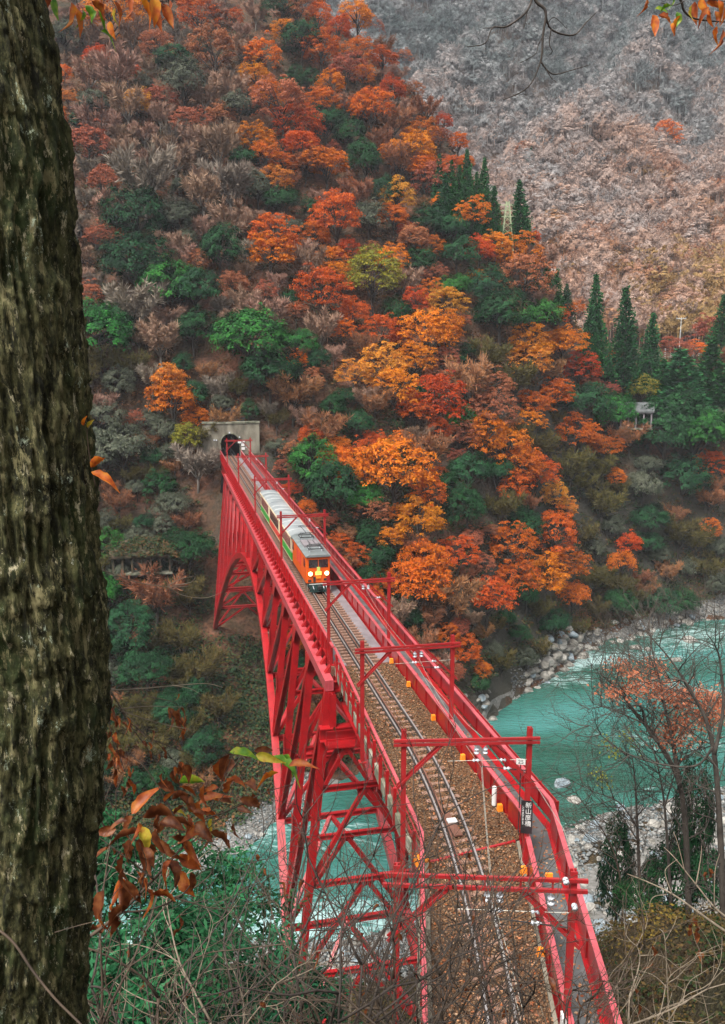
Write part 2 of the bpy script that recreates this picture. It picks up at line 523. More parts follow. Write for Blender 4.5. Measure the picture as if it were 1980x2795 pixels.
# river: one sheet with real ripples, foam where it runs over stones
def m_water():
    m, nt, b = nodes_of('river_water')
    L = nt.links
    geo = _n(nt, 'ShaderNodeNewGeometry')
    mp = _n(nt, 'ShaderNodeMapping'); mp.inputs['Rotation'].default_value = (0, 0, math.radians(-48)); mp.inputs['Scale'].default_value = (0.35, 1.0, 1.0)
    L.new(geo.outputs['Position'], mp.inputs['Vector'])
    nz = _n(nt, 'ShaderNodeTexNoise'); nz.inputs['Scale'].default_value = 0.09; nz.inputs['Detail'].default_value = 5
    L.new(mp.outputs[0], nz.inputs['Vector'])
    r = ramp(nt, [(0.32, (0.013, 0.062, 0.042)), (0.5, (0.024, 0.104, 0.082)), (0.68, (0.046, 0.165, 0.150))])
    L.new(nz.outputs['Fac'], r.inputs[0])
    # broken water
    f1 = _n(nt, 'ShaderNodeTexNoise'); f1.inputs['Scale'].default_value = 0.075; f1.inputs['Detail'].default_value = 3
    L.new(mp.outputs[0], f1.inputs['Vector'])
    f2 = _n(nt, 'ShaderNodeTexNoise'); f2.inputs['Scale'].default_value = 1.5; f2.inputs['Detail'].default_value = 6; f2.inputs['Roughness'].default_value = .7
    L.new(mp.outputs[0], f2.inputs['Vector'])
    ad = _n(nt, 'ShaderNodeMath', operation='MULTIPLY_ADD'); ad.inputs[1].default_value = 1.25
    L.new(f1.outputs['Fac'], ad.inputs[0]); L.new(f2.outputs['Fac'], ad.inputs[2])
    r2 = ramp(nt, [(0.0, (0, 0, 0)), (1.0, (.5, .5, .5))])
    mr = _n(nt, 'ShaderNodeMapRange'); mr.inputs[1].default_value = 1.19; mr.inputs[2].default_value = 1.38
    L.new(ad.outputs[0], mr.inputs[0]); L.new(mr.outputs[0], r2.inputs[0])
    mx = _n(nt, 'ShaderNodeMix', data_type='RGBA')
    L.new(r2.outputs[0], mx.inputs[0]); L.new(r.outputs[0], mx.inputs[6]); mx.inputs[7].default_value = (0.55, 0.72, 0.72, 1)
    L.new(mx.outputs[2], b.inputs['Base Color'])
    b.inputs['Roughness'].default_value = 0.16
    b.inputs['Specular IOR Level'].default_value = 0.4
    f3 = _n(nt, 'ShaderNodeTexNoise'); f3.inputs['Scale'].default_value = 2.2; f3.inputs['Detail'].default_value = 6
    L.new(mp.outputs[0], f3.inputs['Vector'])
    bp = _n(nt, 'ShaderNodeBump'); bp.inputs['Strength'].default_value = 0.55; bp.inputs['Distance'].default_value = 0.6
    L.new(f3.outputs['Fac'], bp.inputs['Height']); L.new(bp.outputs[0], b.inputs['Normal'])
    MATS['river_water'] = m


m_water()


def river_z(x, y):
    a, c = math.cos(math.radians(48)), math.sin(math.radians(48))
    s, t = x * c + y * a, x * a - y * c
    return WATER_Z + fbm(s / 2.6, t / 1.3, 61, 3) * 0.34 * (0.35 + np.clip(fbm(s / 16, t / 9, 71, 2) + .5, 0, 1.3))


rv = obj('river', grid_mesh('river', np.arange(-120, 190, 0.8), np.arange(40, 205, 0.8), river_z, M['river_water']))
tag(rv, kind='structure')

# ---------------------------------------------------------------- the bridge
TC = 9.48                                   # track centre line, across
U0, U1, NP = 40.5, 119.5, 15                # trussed arch, 15 panels
DU = (U1 - U0) / NP
HINGE, BEND = 23.9, math.radians(16.5)      # the near approach is laid as straight lengths, bent here
U_END = 137.0                               # tunnel mouth
UC = (U0 + U1) / 2


def low_z(u):
    return -4.2 - 0.0122 * (u - UC) ** 2


def side_v(s, z):
    """truss plane: s = -1 left, +1 right; the planes spread downwards"""
    return TC + s * (1.98 - 0.10 * (z + 0.5))


def dk(u, v, z):
    """deck coordinates; nearer than the hinge the deck swings to the left"""
    mit = (v - TC) * math.tan(BEND / 2)          # mitre, so the two lengths meet without a gap
    if u <= HINGE:
        a = HINGE - u + mit
        du = -a * math.cos(BEND) + (v - TC) * math.sin(BEND)
        dv = -a * math.sin(BEND) + (v - TC) * math.cos(BEND)
        return W3(HINGE + du, TC + dv, z)
    return W3(u + mit * max(0.0, 1 - (u - HINGE) / 3.0), v, z)


RC = 62.0


def tk(s, lat, z):
    """track coordinates: straight, then a curve to the left towards the viewpoint"""
    if s >= 33: return W3(s, TC + lat, z)
    th = (33 - s) / RC
    return W3(33 - RC * math.sin(th) + lat * math.sin(th), TC - RC * (1 - math.cos(th)) + lat * math.cos(th), z)


bridge = empty('arch_bridge', W3(UC, TC, -1.0))
tag(bridge, 'long red steel truss arch railway bridge spanning the turquoise river', 'bridge')
RED = M['red_paint']


def part(name, fn, mat=RED, parent=bridge, **kw):
    mb = MB(); fn(mb)
    return mb.build(name, mat, parent, **kw)


nodes_u = [U0 + i * DU for i in range(NP + 1)]
TOPZ = -0.82
for s in (-1, 1):
    vt = side_v(s, TOPZ)
    part('top_chord', lambda m: m.sweep([W3(U0 - .25, vt, TOPZ), W3(U1 + .25, vt, TOPZ)], [(-.22, -.28), (.22, -.28), (.22, .28), (-.22, .28)]), M['sheen_red'])
    for i in range(NP):
        a, b = nodes_u[i], nodes_u[i + 1]
        za, zb = low_z(a), low_z(b)
        part('lower_chord', lambda m: m.beam(W3(a, side_v(s, za), za), W3(b, side_v(s, zb), zb), .52, .60))
    for i, u in enumerate(nodes_u):
        zl = low_z(u)
        w = .46 if i in (0, NP) else .36
        part('post', lambda m: m.ibeam(W3(u, side_v(s, TOPZ - .28), TOPZ - .28), W3(u, side_v(s, zl + .25), zl + .25), .40, w, .05, up=tuple(BD), sides=tuple(BD)))
    for i in range(NP):
        lo, hi = (i + 1, i) if nodes_u[i] + DU / 2 < UC else (i, i + 1)      # diagonals run from the top, inwards and down
        ut, ul = nodes_u[hi], nodes_u[lo]
        zl = low_z(ul)
        p0, p1 = W3(ut, side_v(s, TOPZ - .25), TOPZ - .25), W3(ul, side_v(s, zl + .2), zl + .2)
        part('diagonal', lambda m: m.ibeam(p0, p1, .30, .34, .045, up=tuple(BN)))
    for i in (1, 2, 3, 4, 5, 10, 11, 12, 13, 14):                                 # bolted splice plates on the posts
        u = nodes_u[i]; zl = low_z(u); zz = zl * .62
        part('splice_plate', lambda m: m.box(W3(u - .03, side_v(s, zz) + s * .23, zz), .5, .03, 1.1, BD, BN))
        part('gusset_plate', lambda m: m.add([W3(u + a, side_v(s, TOPZ + c) + s * .235 + w, TOPZ + c) for w in (0, .03) for a, c in ((-.75, -.29), (.75, -.29), (.35, -1.15), (-.35, -1.15))],
                                           [(0, 1, 2, 3), (7, 6, 5, 4), (0, 4, 5, 1), (1, 5, 6, 2), (2, 6, 7, 3), (3, 7, 4, 0)]))
# sway frames and lateral bracing between the two trusses
for i, u in enumerate(nodes_u):
    zl = low_z(u)
    L, R = -1, 1
    part('cross_strut', lambda m: m.ibeam(W3(u, side_v(L, zl), zl), W3(u, side_v(R, zl), zl), .30, .34, .05))
    part('floor_beam', lambda m: m.ibeam(W3(u, side_v(L, -.95), -.95), W3(u, side_v(R, -.95), -.95), .26, .5, .04))
    depth = TOPZ - zl
    nlev = max(1, int(round(depth / 5.2)))
    zs = [TOPZ - .3 + (zl - TOPZ + .3) * k / nlev for k in range(nlev + 1)]
    for k in range(nlev):
        z0, z1 = zs[k], zs[k + 1]
        if 0 < k:
            part('cross_strut', lambda m: m.ibeam(W3(u, side_v(L, z0), z0), W3(u, side_v(R, z0), z0), .24, .30, .04))
        if depth > 4.5:
            part('sway_brace', lambda m: m.beam(W3(u + .06, side_v(L, z1), z1), W3(u + .06, TC, z0 - .1), .22, .22))
            part('sway_brace', lambda m: m.beam(W3(u + .06, side_v(R, z1), z1), W3(u + .06, TC, z0 - .1), .22, .22))
            part('gusset_plate', lambda m: m.add([W3(u + .19 + w, TC + a, z0 - .1 + c) for w in (0, .03) for a, c in ((-.6, .02), (.6, .02), (.42, -.5), (-.42, -.5))],
                                               [(0, 1, 2, 3), (7, 6, 5, 4), (0, 4, 5, 1), (1, 5, 6, 2), (2, 6, 7, 3), (3, 7, 4, 0)]))
for i in range(NP):
    a, b = nodes_u[i], nodes_u[i + 1]
    za, zb = low_z(a), low_z(b)
    um, zm = (a + b) / 2, (za + zb) / 2
    near = a if a + DU / 2 < UC else b
    zn = low_z(near); far = b if near == a else a; zf = low_z(far)
    for s in (-1, 1):
        part('lateral_brace', lambda m: m.beam(W3(near, side_v(s, zn), zn), W3(far, TC, zf), .24, .24))
    part('top_lateral', lambda m: m.beam(W3(a, side_v(-1, TOPZ), TOPZ - .35), W3(b, side_v(1, TOPZ), TOPZ - .35), .16, .16))
# bearings and footings
for u, dz in ((U0, 0), (U1, 0)):
    for s in (-1, 1):
        zl = low_z(u)
        part('bearing', lambda m: m.box(W3(u, side_v(s, zl), zl - .55), .9, .9, .55, BD, BN))
        part('footing', lambda m: m.box(W3(u, side_v(s, zl) + s * .2, zl - 2.3), 3.0, 2.6, 3.0, BD, BN), M['mossy_concrete'])

# cross head and inspection platform where the approach girder rests
part('cross_head', lambda m: m.ibeam(W3(40.1, 6.9, -3.35), W3(40.1, 12.05, -3.35), .55, .75, .06))
for s in (-1, 1):
    part('bearing_column', lambda m: m.ibeam(W3(40.1, TC + s * 1.9, -3.0), W3(40.1, TC + s * 1.9, -1.2), .34, .34, .04, up=tuple(BD), sides=tuple(BD)))
part('platform', lambda m: m.box(W3(39.5, 8.6, -3.72), .8, 3.0, .06, BD, BN))
for zz in (-3.25, -2.8):
    part('platform_rail', lambda m: m.beam(W3(39.1, 7.1, zz), W3(39.1, 10.1, zz), .05, .05))
for vv in (7.1, 8.6, 10.1):
    part('platform_post', lambda m: m.beam(W3(39.1, vv, -3.7), W3(39.1, vv, -2.78), .05, .05, sides=tuple(BD)))

# stringers and walk plates of the open deck
for vv in (9.08, 9.88):
    part('stringer', lambda m: m.ibeam(W3(41.2, vv, -.55), W3(U_END, vv, -.55), .24, .5, .03))
part('walk_plate', lambda m: m.bbox(41.2, U_END, 7.98, 8.58, -.20, -.15), M['grey_plate'])
part('walk_plate', lambda m: m.bbox(41.2, U_END, 10.42, 11.02, -.20, -.15), M['grey_plate'])

# far approach girder behind the arch
for vv in (7.9, 11.1):
    part('girder', lambda m: m.ibeam(W3(119.9, vv, -1.4), W3(U_END, vv, -1.4), .4, 1.6, .05))

# near approach: ballast trough on two plate girders
def left_v(u):
    return float(np.interp(u, [23.9, 41.2], [7.12, 7.92]))


def trough(m):
    vs = []; us = np.linspace(HINGE, 41.1, 9)
    for u in us:
        vl = left_v(u)
        for v, z in ((vl, -.62), (11.32, -.62), (11.32, -.30), (vl + .25, -.30), (vl + .25, -.12), (vl, -.12)):
            vs.append(dk(u, v, z))
    fs = []
    for i in range(len(us) - 1):
        for j in range(6):
            k = (j + 1) % 6
            fs.append((i * 6 + j, i * 6 + k, i * 6 + 6 + k, i * 6 + 6 + j))
    fs += [tuple(range(5, -1, -1)), tuple(48 + j for j in range(6))]
    m.add(vs, fs)


part('deck_slab', trough, M['mossy_concrete'])
for vv in (8.35, 10.6):
    part('girder', lambda m: m.ibeam(W3(HINGE + .2, vv, -1.35), W3(40.9, vv, -1.35), .42, 1.45, .05))
for u in np.arange(25.5, 40.5, 3.0):
    part('cross_frame', lambda m: m.beam(W3(u, 8.35, -1.9), W3(u, 10.6, -1.9), .14, .14))
part('end_beam', lambda m: m.bbox(41.12, 41.32, 7.75, 11.25, -.6, -.17), M['rusty_steel'])

# abutment carrying the last, bent length
ab = MB()
ring = [(HINGE - .12, 7.05), (HINGE - .12, 12.55), (6.0, 12.75), (6.0, 6.75)]
ab.add([dk(u, v, z) for z in (-9, -.30) for u, v in ring], [(0, 1, 2, 3), (7, 6, 5, 4), (0, 4, 5, 1), (1, 5, 6, 2), (2, 6, 7, 3), (3, 7, 4, 0)])
abut = ab.build('abutment', M['concrete'])
tag(abut, 'pale concrete abutment under the nearest end of the red bridge', 'abutment')
for (va, vb, zt) in ((7.06, 7.42, -.08), (10.92, 11.05, -.10)):
    m = MB()
    for u in np.arange(HINGE - .2, 7, -2.0):
        pass
    uu = np.arange(HINGE - .25, 6.5, -1.98)
    for u in uu:
        m = MB()
        m.add([dk(a, b, z) for z in (-.31, zt) for a, b in ((u, va), (u, vb), (u - 1.95, vb), (u - 1.95, va))],
              [(0, 1, 2, 3), (7, 6, 5, 4), (0, 4, 5, 1), (1, 5, 6, 2), (2, 6, 7, 3), (3, 7, 4, 0)])
        m.build('curb_block', M['concrete'], abut, bevel=.015)
jp = MB(); jp.add([dk(a, b, z) for z in (-.2, -.13) for a, b in ((HINGE - .1, 7.45), (HINGE - .1, 10.9), (HINGE - .2, 10.9), (HINGE - .2, 7.45))],
                  [(0, 1, 2, 3), (7, 6, 5, 4), (0, 4, 5, 1), (1, 5, 6, 2), (2, 6, 7, 3), (3, 7, 4, 0)])
jp.build('expansion_joint', RED, bridge)
MB().add([dk(a, b, z) for z in (-.3, -.03) for a, b in ((HINGE + .25, 7.1), (HINGE + .25, 7.46), (HINGE - .25, 7.46), (HINGE - .25, 7.06))],
         [(0, 1, 2, 3), (7, 6, 5, 4), (0, 4, 5, 1), (1, 5, 6, 2), (2, 6, 7, 3), (3, 7, 4, 0)]).build('joint_cover', M['orange_plastic'], bridge)

# parapets -------------------------------------------------------------------
def parapet(v, zt, zb, flange=.16):
    """solid plate parapet: flange on top, one panel object per bay, ribs between"""
    bays = list(np.arange(8.0, HINGE - .2, 1.59)) + list(np.arange(HINGE, U_END - .2, 1.63))
    pts = [dk(7.5, v, zt), dk(HINGE, v, zt), dk(U_END, v, zt)]
    top = part('parapet', lambda m: m.sweep(pts, [(-flange / 2, -.03), (flange / 2, -.03), (flange / 2, .03), (-flange / 2, .03)]), M['sheen_red'])
    pb = [dk(7.5, v, zb), dk(HINGE, v, zb), dk(U_END, v, zb)]
    part('bottom_flange', lambda m: m.sweep(pb, [(-.13, -.03), (.13, -.03), (.13, .03), (-.13, .03)]), parent=top)
    for u in bays:
        L = 1.57 if u < HINGE else 1.61
        L = min(L, (HINGE if u < HINGE else U_END) - u - .01)
        part('panel', lambda m: m.add([dk(a, v + b, z) for z in (zb + .03, zt - .03) for a, b in ((u + .01, -.012), (u + .01, .012), (u + L, .012), (u + L, -.012))],
                                      [(0, 1, 2, 3), (7, 6, 5, 4), (0, 4, 5, 1), (1, 5, 6, 2), (2, 6, 7, 3), (3, 7, 4, 0)]), parent=top)
        for sgn in (-1, 1):
            part('stiffener', lambda m: m.add([dk(a, v + b, z) for z in (zb + .03, zt - .03) for a, b in ((u + .02, .013 * sgn), (u + .02, .062 * sgn), (u + .05, .062 * sgn), (u + .05, .013 * sgn))],
                                              [(0, 1, 2, 3), (7, 6, 5, 4), (0, 4, 5, 1), (1, 5, 6, 2), (2, 6, 7, 3), (3, 7, 4, 0)]), parent=top)
    return top


parapet(11.14, .80, -.32)
parapet(12.40, .90, -.12)
# walkway between the two parapets
for (a, b) in ((8.0, HINGE), (HINGE, 27.0), (27.0, 41.0), (41.0, U_END)):
    m = MB()
    m.add([dk(u, v, z) for z in (-.30, -.12) for u, v in ((a + .006, 11.22), (a + .006, 12.30), (b - .006, 12.30), (b - .006, 11.22))],
          [(0, 1, 2, 3), (7, 6, 5, 4), (0, 4, 5, 1), (1, 5, 6, 2), (2, 6, 7, 3), (3, 7, 4, 0)])
    m.build('walkway', M['asphalt'], bridge)
for u in np.arange(42, 136, DU / 2):
    part('walkway_bracket', lambda m: m.add([W3(u + w, v, z) for w in (0, .08) for v, z in ((11.5, -.32), (12.4, -.32), (12.4, -.5), (11.5, -1.05))],
                                           [(0, 1, 2, 3), (7, 6, 5, 4), (0, 4, 5, 1), (1, 5, 6, 2), (2, 6, 7, 3), (3, 7, 4, 0)]))
pipe = MB().tube([W3(41.3, 11.48, -.08), W3(60, 11.48, -.07), W3(U_END, 11.48, -.08)], .035, 6).build('conduit_pipe', M['grey_plate'], bridge)

# left side of the arch span: ribbed parapet over triangular brackets on the chord
LV, LT, LB = 7.88, .85, -.16
lp = part('railing', lambda m: m.sweep([W3(41.3, LV, LT), W3(U_END, LV, LT)], [(-.07, -.035), (.07, -.035), (.07, .035), (-.07, .035)]), M['sheen_red'])
part('bottom_rail', lambda m: m.beam(W3(41.3, LV, LB), W3(U_END, LV, LB), .16, .07), parent=lp)
for k, u in enumerate(np.arange(41.4, 136.5, DU / 4)):
    part('rib', lambda m: m.add([W3(u + w, v, z) for w in (0, .06) for v, z in ((LV - .03, LT - .04), (LV - .03, -.54), (LV - .20, -.54), (LV - .13, LT - .04))],
                                [(0, 1, 2, 3), (7, 6, 5, 4), (0, 4, 5, 1), (1, 5, 6, 2), (2, 6, 7, 3), (3, 7, 4, 0)]), parent=lp)
    part('panel', lambda m: m.bbox(u + .08, u + DU / 4 - .02, LV - .02, LV + .015, LB + .04, LT - .04), parent=lp)
    if U0 < u < U1:
        part('bracket', lambda m: m.add([W3(u + w, v, z) for w in (-.12, .18) for v, z in ((LV - .16, -.12), (LV - .16, -.53), (LV - .46, -.53))],
                                        [(0, 1, 2), (5, 4, 3), (0, 3, 4, 1), (1, 4, 5, 2), (2, 5, 3, 0)]), parent=lp)

# left side of the approach: post-and-rail railing with a kick plate
pts = [dk(8, 7.2, .85), dk(HINGE, 7.14, .85), W3(41.2, 7.94, .85)]
lr = part('railing', lambda m: m.sweep(pts, [(-.06, -.035), (.06, -.035), (.06, .035), (-.06, .035)]), M['sheen_red'])
part('kick_plate', lambda m: m.sweep([dk(8, 7.16, .05), dk(HINGE, 7.1, .05), W3(41.2, 7.9, .05)], [(-.012, -.13), (.012, -.13), (.012, .13), (-.012, .13)]), parent=lr)
part('middle_rail', lambda m: m.sweep([dk(8, 7.2, .45), dk(HINGE, 7.14, .45), W3(41.2, 7.94, .45)], [(-.02, -.02), (.02, -.02), (.02, .02), (-.02, .02)]), parent=lr)
for u in list(np.arange(9, HINGE, 1.45)) + list(np.arange(HINGE + .2, 41, 1.25)):
    v = 7.14 if u < HINGE else left_v(u) + .02
    part('rail_post', lambda m: m.add([dk(u + a, v + b, z) for z in (-.6, .82) for a, b in ((-.05, -.08), (-.05, .04), (.05, .04), (.05, -.08))],
                                      [(0, 1, 2, 3), (7, 6, 5, 4), (0, 4, 5, 1), (1, 5, 6, 2), (2, 6, 7, 3), (3, 7, 4, 0)]), parent=lr)

# ---------------------------------------------------------------- track
track = empty('railway_track', W3(60, TC, 0))
tag(track, 'narrow gauge track with shiny rails curving along the red bridge deck', 'railway track')


def rail_obj(name, lat, s0, s1, zt, mat, w=.062):
    ss = list(np.arange(s0, 33, 1.0)) + [33] if s0 < 33 else [s0]
    ss = [s for s in ss if s < s1] + [s1]
    P_ = [tk(s, lat, zt) for s in ss]
    prof = [(-.06, -.13), (.06, -.13), (.06, -.11), (.012, -.095), (.012, -.035), (-.012, -.035), (-.012, -.095), (-.06, -.11)]
    web = MB().sweep(P_, prof).build(name, M['web_steel'], track)
    MB().sweep(P_, [(-w / 2, -.034), (w / 2, -.034), (w / 2, -.006), (w / 2 - .008, 0), (-w / 2 + .008, 0), (-w / 2, -.006)]).build('rail_head', mat, web)
    return web


m_noise('web_steel', [(0.3, (0.010, 0.007, 0.006)), (0.7, (0.028, 0.018, 0.014))], 5, 0.85)
for lat in (-.40, .40):
    rail_obj('rail', lat, 9, 150, 0, M['steel_rail'])
rail_obj('guard_rail', -.235, 9, 150, -.02, M['rusty_steel'])
rail_obj('guard_rail', .235, 36.4, 150, -.02, M['rusty_steel'])
sl = MB(); sl.box((0, 0, 0), .19, 1.62, .14)
me_sl = sl.mesh('sleeper'); me_sl.materials.append(M['sleeper_wood'])
s = 12.0
rr = random.Random(3)
while s < 139:
    if s > 41.3: L, st = 2.0 / 1.62, .50
    else: L, st = 1.30 / 1.62, .56
    c = tk(s, rr.uniform(-.03, .03), -.205)
    th = math.atan2(BD[0], BD[1]) if s >= 33 else None
    p1 = np.array(tk(s, 0, 0)); p2 = np.array(tk(s, 1, 0)); q = p2 - p1
    o = bpy.data.objects.new('sleeper', me_sl); COL.objects.link(o)
    ang = math.atan2(q[1], q[0]) - math.pi / 2
    o.matrix_basis = Matrix.Translation(c) @ Matrix.Rotation(ang + rr.uniform(-.015, .015), 4, 'Z') @ Matrix.Diagonal((1 + rr.uniform(-.1, .1), L, 1, 1))
    put(o, track)
    s += st
# box between the rails with its pale cover
c = tk(25.3, -.06, -.08)
pl = MB().box(c, .30, 1.5, .05, BN, BD).build('track_plate', M['rusty_steel'], track)
MB().box(tk(25.4, -.02, -.02), .34, .26, .09, BN, BD).build('sensor_box', M['white_paint'], track, bevel=.03)

# ballast bed, sheet plus loose stones and fallen leaves
def lane(n, lo, hi, rng):
    s_ = rng.uniform(lo, hi, n); f = rng.uniform(0, 1, n)
    return s_, f


def bal_edges(u):
    if u < HINGE: return 7.44, 10.92
    return left_v(u) + .26, 11.08


mb = MB(); us = list(np.linspace(8, HINGE - .06, 40)) + list(np.linspace(HINGE + .0, 41.1, 40))
vs = []; fs = []
K = 14
rs = np.random.default_rng(5)
for u in us:
    a, b = bal_edges(u)
    for j in range(K):
        v = a + (b - a) * j / (K - 1)
        vs.append(dk(u, v, -.205 + rs.uniform(-.02, .02) + .03 * math.sin(j / (K - 1) * math.pi)))
for i in range(len(us) - 1):
    for j in range(K - 1):
        fs.append((i * K + j, i * K + j + 1, (i + 1) * K + j + 1, (i + 1) * K + j))
mb.add(vs, fs)
m_noise('ballast', [(0.3, (0.03, 0.018, 0.012)), (0.45, (0.09, 0.045, 0.024)), (0.6, (0.15, 0.075, 0.038)), (0.75, (0.22, 0.13, 0.08))], 22, 0.95, 1.0, 26, spec=.15)
bl = mb.build('ballast', M['ballast'], smooth=False)
tag(bl, 'rusty brown ballast bed along the nearest bridge spans', 'ballast', kind='stuff')


def m_rand(name, cols, rough=.8, trans=0.0, spec=.2, hue=.03, val=.5):
    """colour picked per loose piece (leaf, stone) and slightly per object"""
    m, nt, b = nodes_of(name)
    L = nt.links
    geo = _n(nt, 'ShaderNodeNewGeometry'); oi = _n(nt, 'ShaderNodeObjectInfo')
    n = len(cols)
    r = ramp(nt, [(i / max(1, n - 1), c) for i, c in enumerate(cols)])
    L.new(geo.outputs['Random Per Island'], r.inputs[0])
    hsv = _n(nt, 'ShaderNodeHueSaturation')
    mh = _n(nt, 'ShaderNodeMapRange'); mh.inputs[3].default_value = .5 - hue; mh.inputs[4].default_value = .5 + hue
    mv = _n(nt, 'ShaderNodeMapRange'); mv.inputs[3].default_value = 1 - val * .5; mv.inputs[4].default_value = 1 + val * .5
    mul = _n(nt, 'ShaderNodeMath', operation='MULTIPLY'); mul.inputs[1].default_value = 7.31
    fr = _n(nt, 'ShaderNodeMath', operation='FRACT')
    L.new(oi.outputs['Random'], mh.inputs[0]); L.new(oi.outputs['Random'], mul.inputs[0]); L.new(mul.outputs[0], fr.inputs[0]); L.new(fr.outputs[0], mv.inputs[0])
    L.new(mh.outputs[0], hsv.inputs['Hue']); L.new(mv.outputs[0], hsv.inputs['Value']); L.new(r.outputs[0], hsv.inputs['Color'])
    L.new(hsv.outputs[0], b.inputs['Base Color'])
    b.inputs['Roughness'].default_value = rough
    b.inputs['Specular IOR Level'].default_value = spec
    if trans:
        out = nt.nodes['Material Output']
        tr = _n(nt, 'ShaderNodeBsdfTranslucent'); L.new(hsv.outputs[0], tr.inputs[0])
        mix = _n(nt, 'ShaderNodeMixShader'); mix.inputs[0].default_value = trans
        L.new(b.outputs[0], mix.inputs[1]); L.new(tr.outputs[0], mix.inputs[2]); L.new(mix.outputs[0], out.inputs['Surface'])
    MATS[name] = m
    return m


def scatter(name, P, size, mat, rng, flat=.6, quads=False, tilt=.5):
    """many little stones (octahedra) or leaf quads in one mesh"""
    n = len(P); P = np.asarray(P)
    if quads:
        a = rng.uniform(0, 2 * math.pi, n); d1 = np.stack([np.cos(a), np.sin(a), rng.uniform(-tilt, tilt, n)], -1); d2 = np.stack([-np.sin(a), np.cos(a), rng.uniform(-tilt, tilt, n)], -1)
        s1 = size * rng.uniform(.6, 1.3, n)[:, None]; s2 = s1 * rng.uniform(.4, .8, n)[:, None]
        V = np.stack([P - d1 * s1, P - d2 * s2, P + d1 * s1, P + d2 * s2], 1).reshape(-1, 3)
        F = np.arange(4 * n).reshape(n, 4)
        return np_mesh(name, V, F, mat)
    base = np.array([(1, 0, 0), (0, 1, 0), (-1, 0, 0), (0, -1, 0), (0, 0, 1), (0, 0, -1)], float)
    tri = np.array([(0, 1, 4), (1, 2, 4), (2, 3, 4), (3, 0, 4), (1, 0, 5), (2, 1, 5), (3, 2, 5), (0, 3, 5)])
    S = size * rng.uniform(.55, 1.5, (n, 1, 3)); S[:, :, 2] *= flat
    a = rng.uniform(0, 2 * math.pi, n); ca, sa = np.cos(a)[:, None], np.sin(a)[:, None]
    B = base[None] * S * rng.uniform(.75, 1.25, (n, 6, 1))
    X = B[:, :, 0] * ca - B[:, :, 1] * sa; Y = B[:, :, 0] * sa + B[:, :, 1] * ca
    V = (np.stack([X, Y, B[:, :, 2]], -1) + P[:, None]).reshape(-1, 3)
    F = (tri[None] + (np.arange(n) * 6)[:, None, None]).reshape(-1, 3)
    return np_mesh(name, V, F, mat)


m_rand('ballast_stone', [(0.04, 0.022, 0.014), (0.10, 0.048, 0.026), (0.16, 0.075, 0.036), (0.20, 0.098, 0.048), (0.25, 0.16, 0.10), (0.08, 0.058, 0.042), (0.18, 0.086, 0.042)], .9)
m_rand('fallen_leaf', [(0.20, 0.06, 0.02), (0.33, 0.11, 0.03), (0.42, 0.17, 0.07), (0.50, 0.27, 0.13), (0.26, 0.08, 0.03), (0.62, 0.42, 0.26)], .8)
rs = np.random.default_rng(8)
P = []
for k in range(21000):
    u = rs.uniform(8, 41.0); a, b = bal_edges(u)
    v = rs.uniform(a + .03, b - .03)
    f = (v - a) / (b - a)
    P.append(dk(u, v, -.185 + .03 * math.sin(f * math.pi) + rs.uniform(-.01, .02)))
st = obj('ballast_stones', scatter('ballast_stones', P, .042, M['ballast_stone'], rs), None)
st.parent = bl
tag(st, kind='stuff')
P = []
for k in range(6500):
    q_ = tk(rs.uniform(12, 41.0), float(rs.choice([-.56, -.31, .30, .55])) + rs.normal(0, .055), -.165 + rs.uniform(-.01, .015)); P.append(q_)
m_rand('oily_stone', [(0.010, 0.008, 0.007), (0.022, 0.016, 0.012), (0.045, 0.028, 0.018)], .8)  # shadow beside the rails put into the dark colour of these stones
o = obj('shade_stones', scatter('shade_stones', P, .045, M['oily_stone'], rs), bl); tag(o, kind='stuff')  # not oil: dark stones standing in for shadow beside the rails
P = []
for k in range(2600):
    u = 8 + (41 - 8) * rs.uniform(0, 1) ** 1.6; a, b = bal_edges(u)
    P.append(dk(u, rs.uniform(a, b), -.13 + rs.uniform(-.01, .02)))
for k in range(900):
    u = 8 + 24 * rs.uniform(0, 1) ** 1.5
    P.append(dk(u, 11.25 + 1.05 * rs.uniform(0, 1) ** (.5 if rs.uniform() < .6 else 2), -.105))
lf = obj('fallen_leaves', scatter('fallen_leaves', P, .05, M['fallen_leaf'], rs, quads=True, tilt=.25))
tag(lf, 'scattered fallen leaves on the ballast and the walkway', 'leaves', kind='stuff')

# ---------------------------------------------------------------- tunnel portal
portal = empty('tunnel_portal', W3(U_END, TC, 0))
tag(portal, 'stained concrete tunnel portal at the far end of the bridge', 'tunnel portal')
HW, SPR, TOP = 1.52, 2.0, 3.52
arc = [(-HW, -1.0), (-HW, SPR)] + [(-HW * math.cos(a), SPR + (TOP - SPR) * math.sin(a)) for a in np.linspace(0, math.pi, 17)[1:-1]] + [(HW, SPR), (HW, -1.0)]
pw = MB(); n = len(arc); VL, VR, PT, PB = -4.3, 4.7, 5.25, -9.0
for du in (0.0, 1.2):
    pw.v += [W3(U_END + du, TC + a, z) for a, z in arc]
    for k, (a, z) in enumerate(arc):           # outer outline matched to the arch point by point
        t = k / (n - 1)
        if k == 0: q = (VL, PB)
        elif k == n - 1: q = (VR, PB)
        else:
            ang = math.atan2(max(z - SPR, 0) + .0001, -a)
            if z <= SPR: q = (VL if a < 0 else VR, z)
            else:
                f = min((abs(VL) if a < 0 else VR) / max(abs(a), 1e-3), (PT - SPR) / (z - SPR))
                q = (a * f, SPR + (z - SPR) * f)
        pw.v.append(W3(U_END + du, TC + q[0], q[1]))
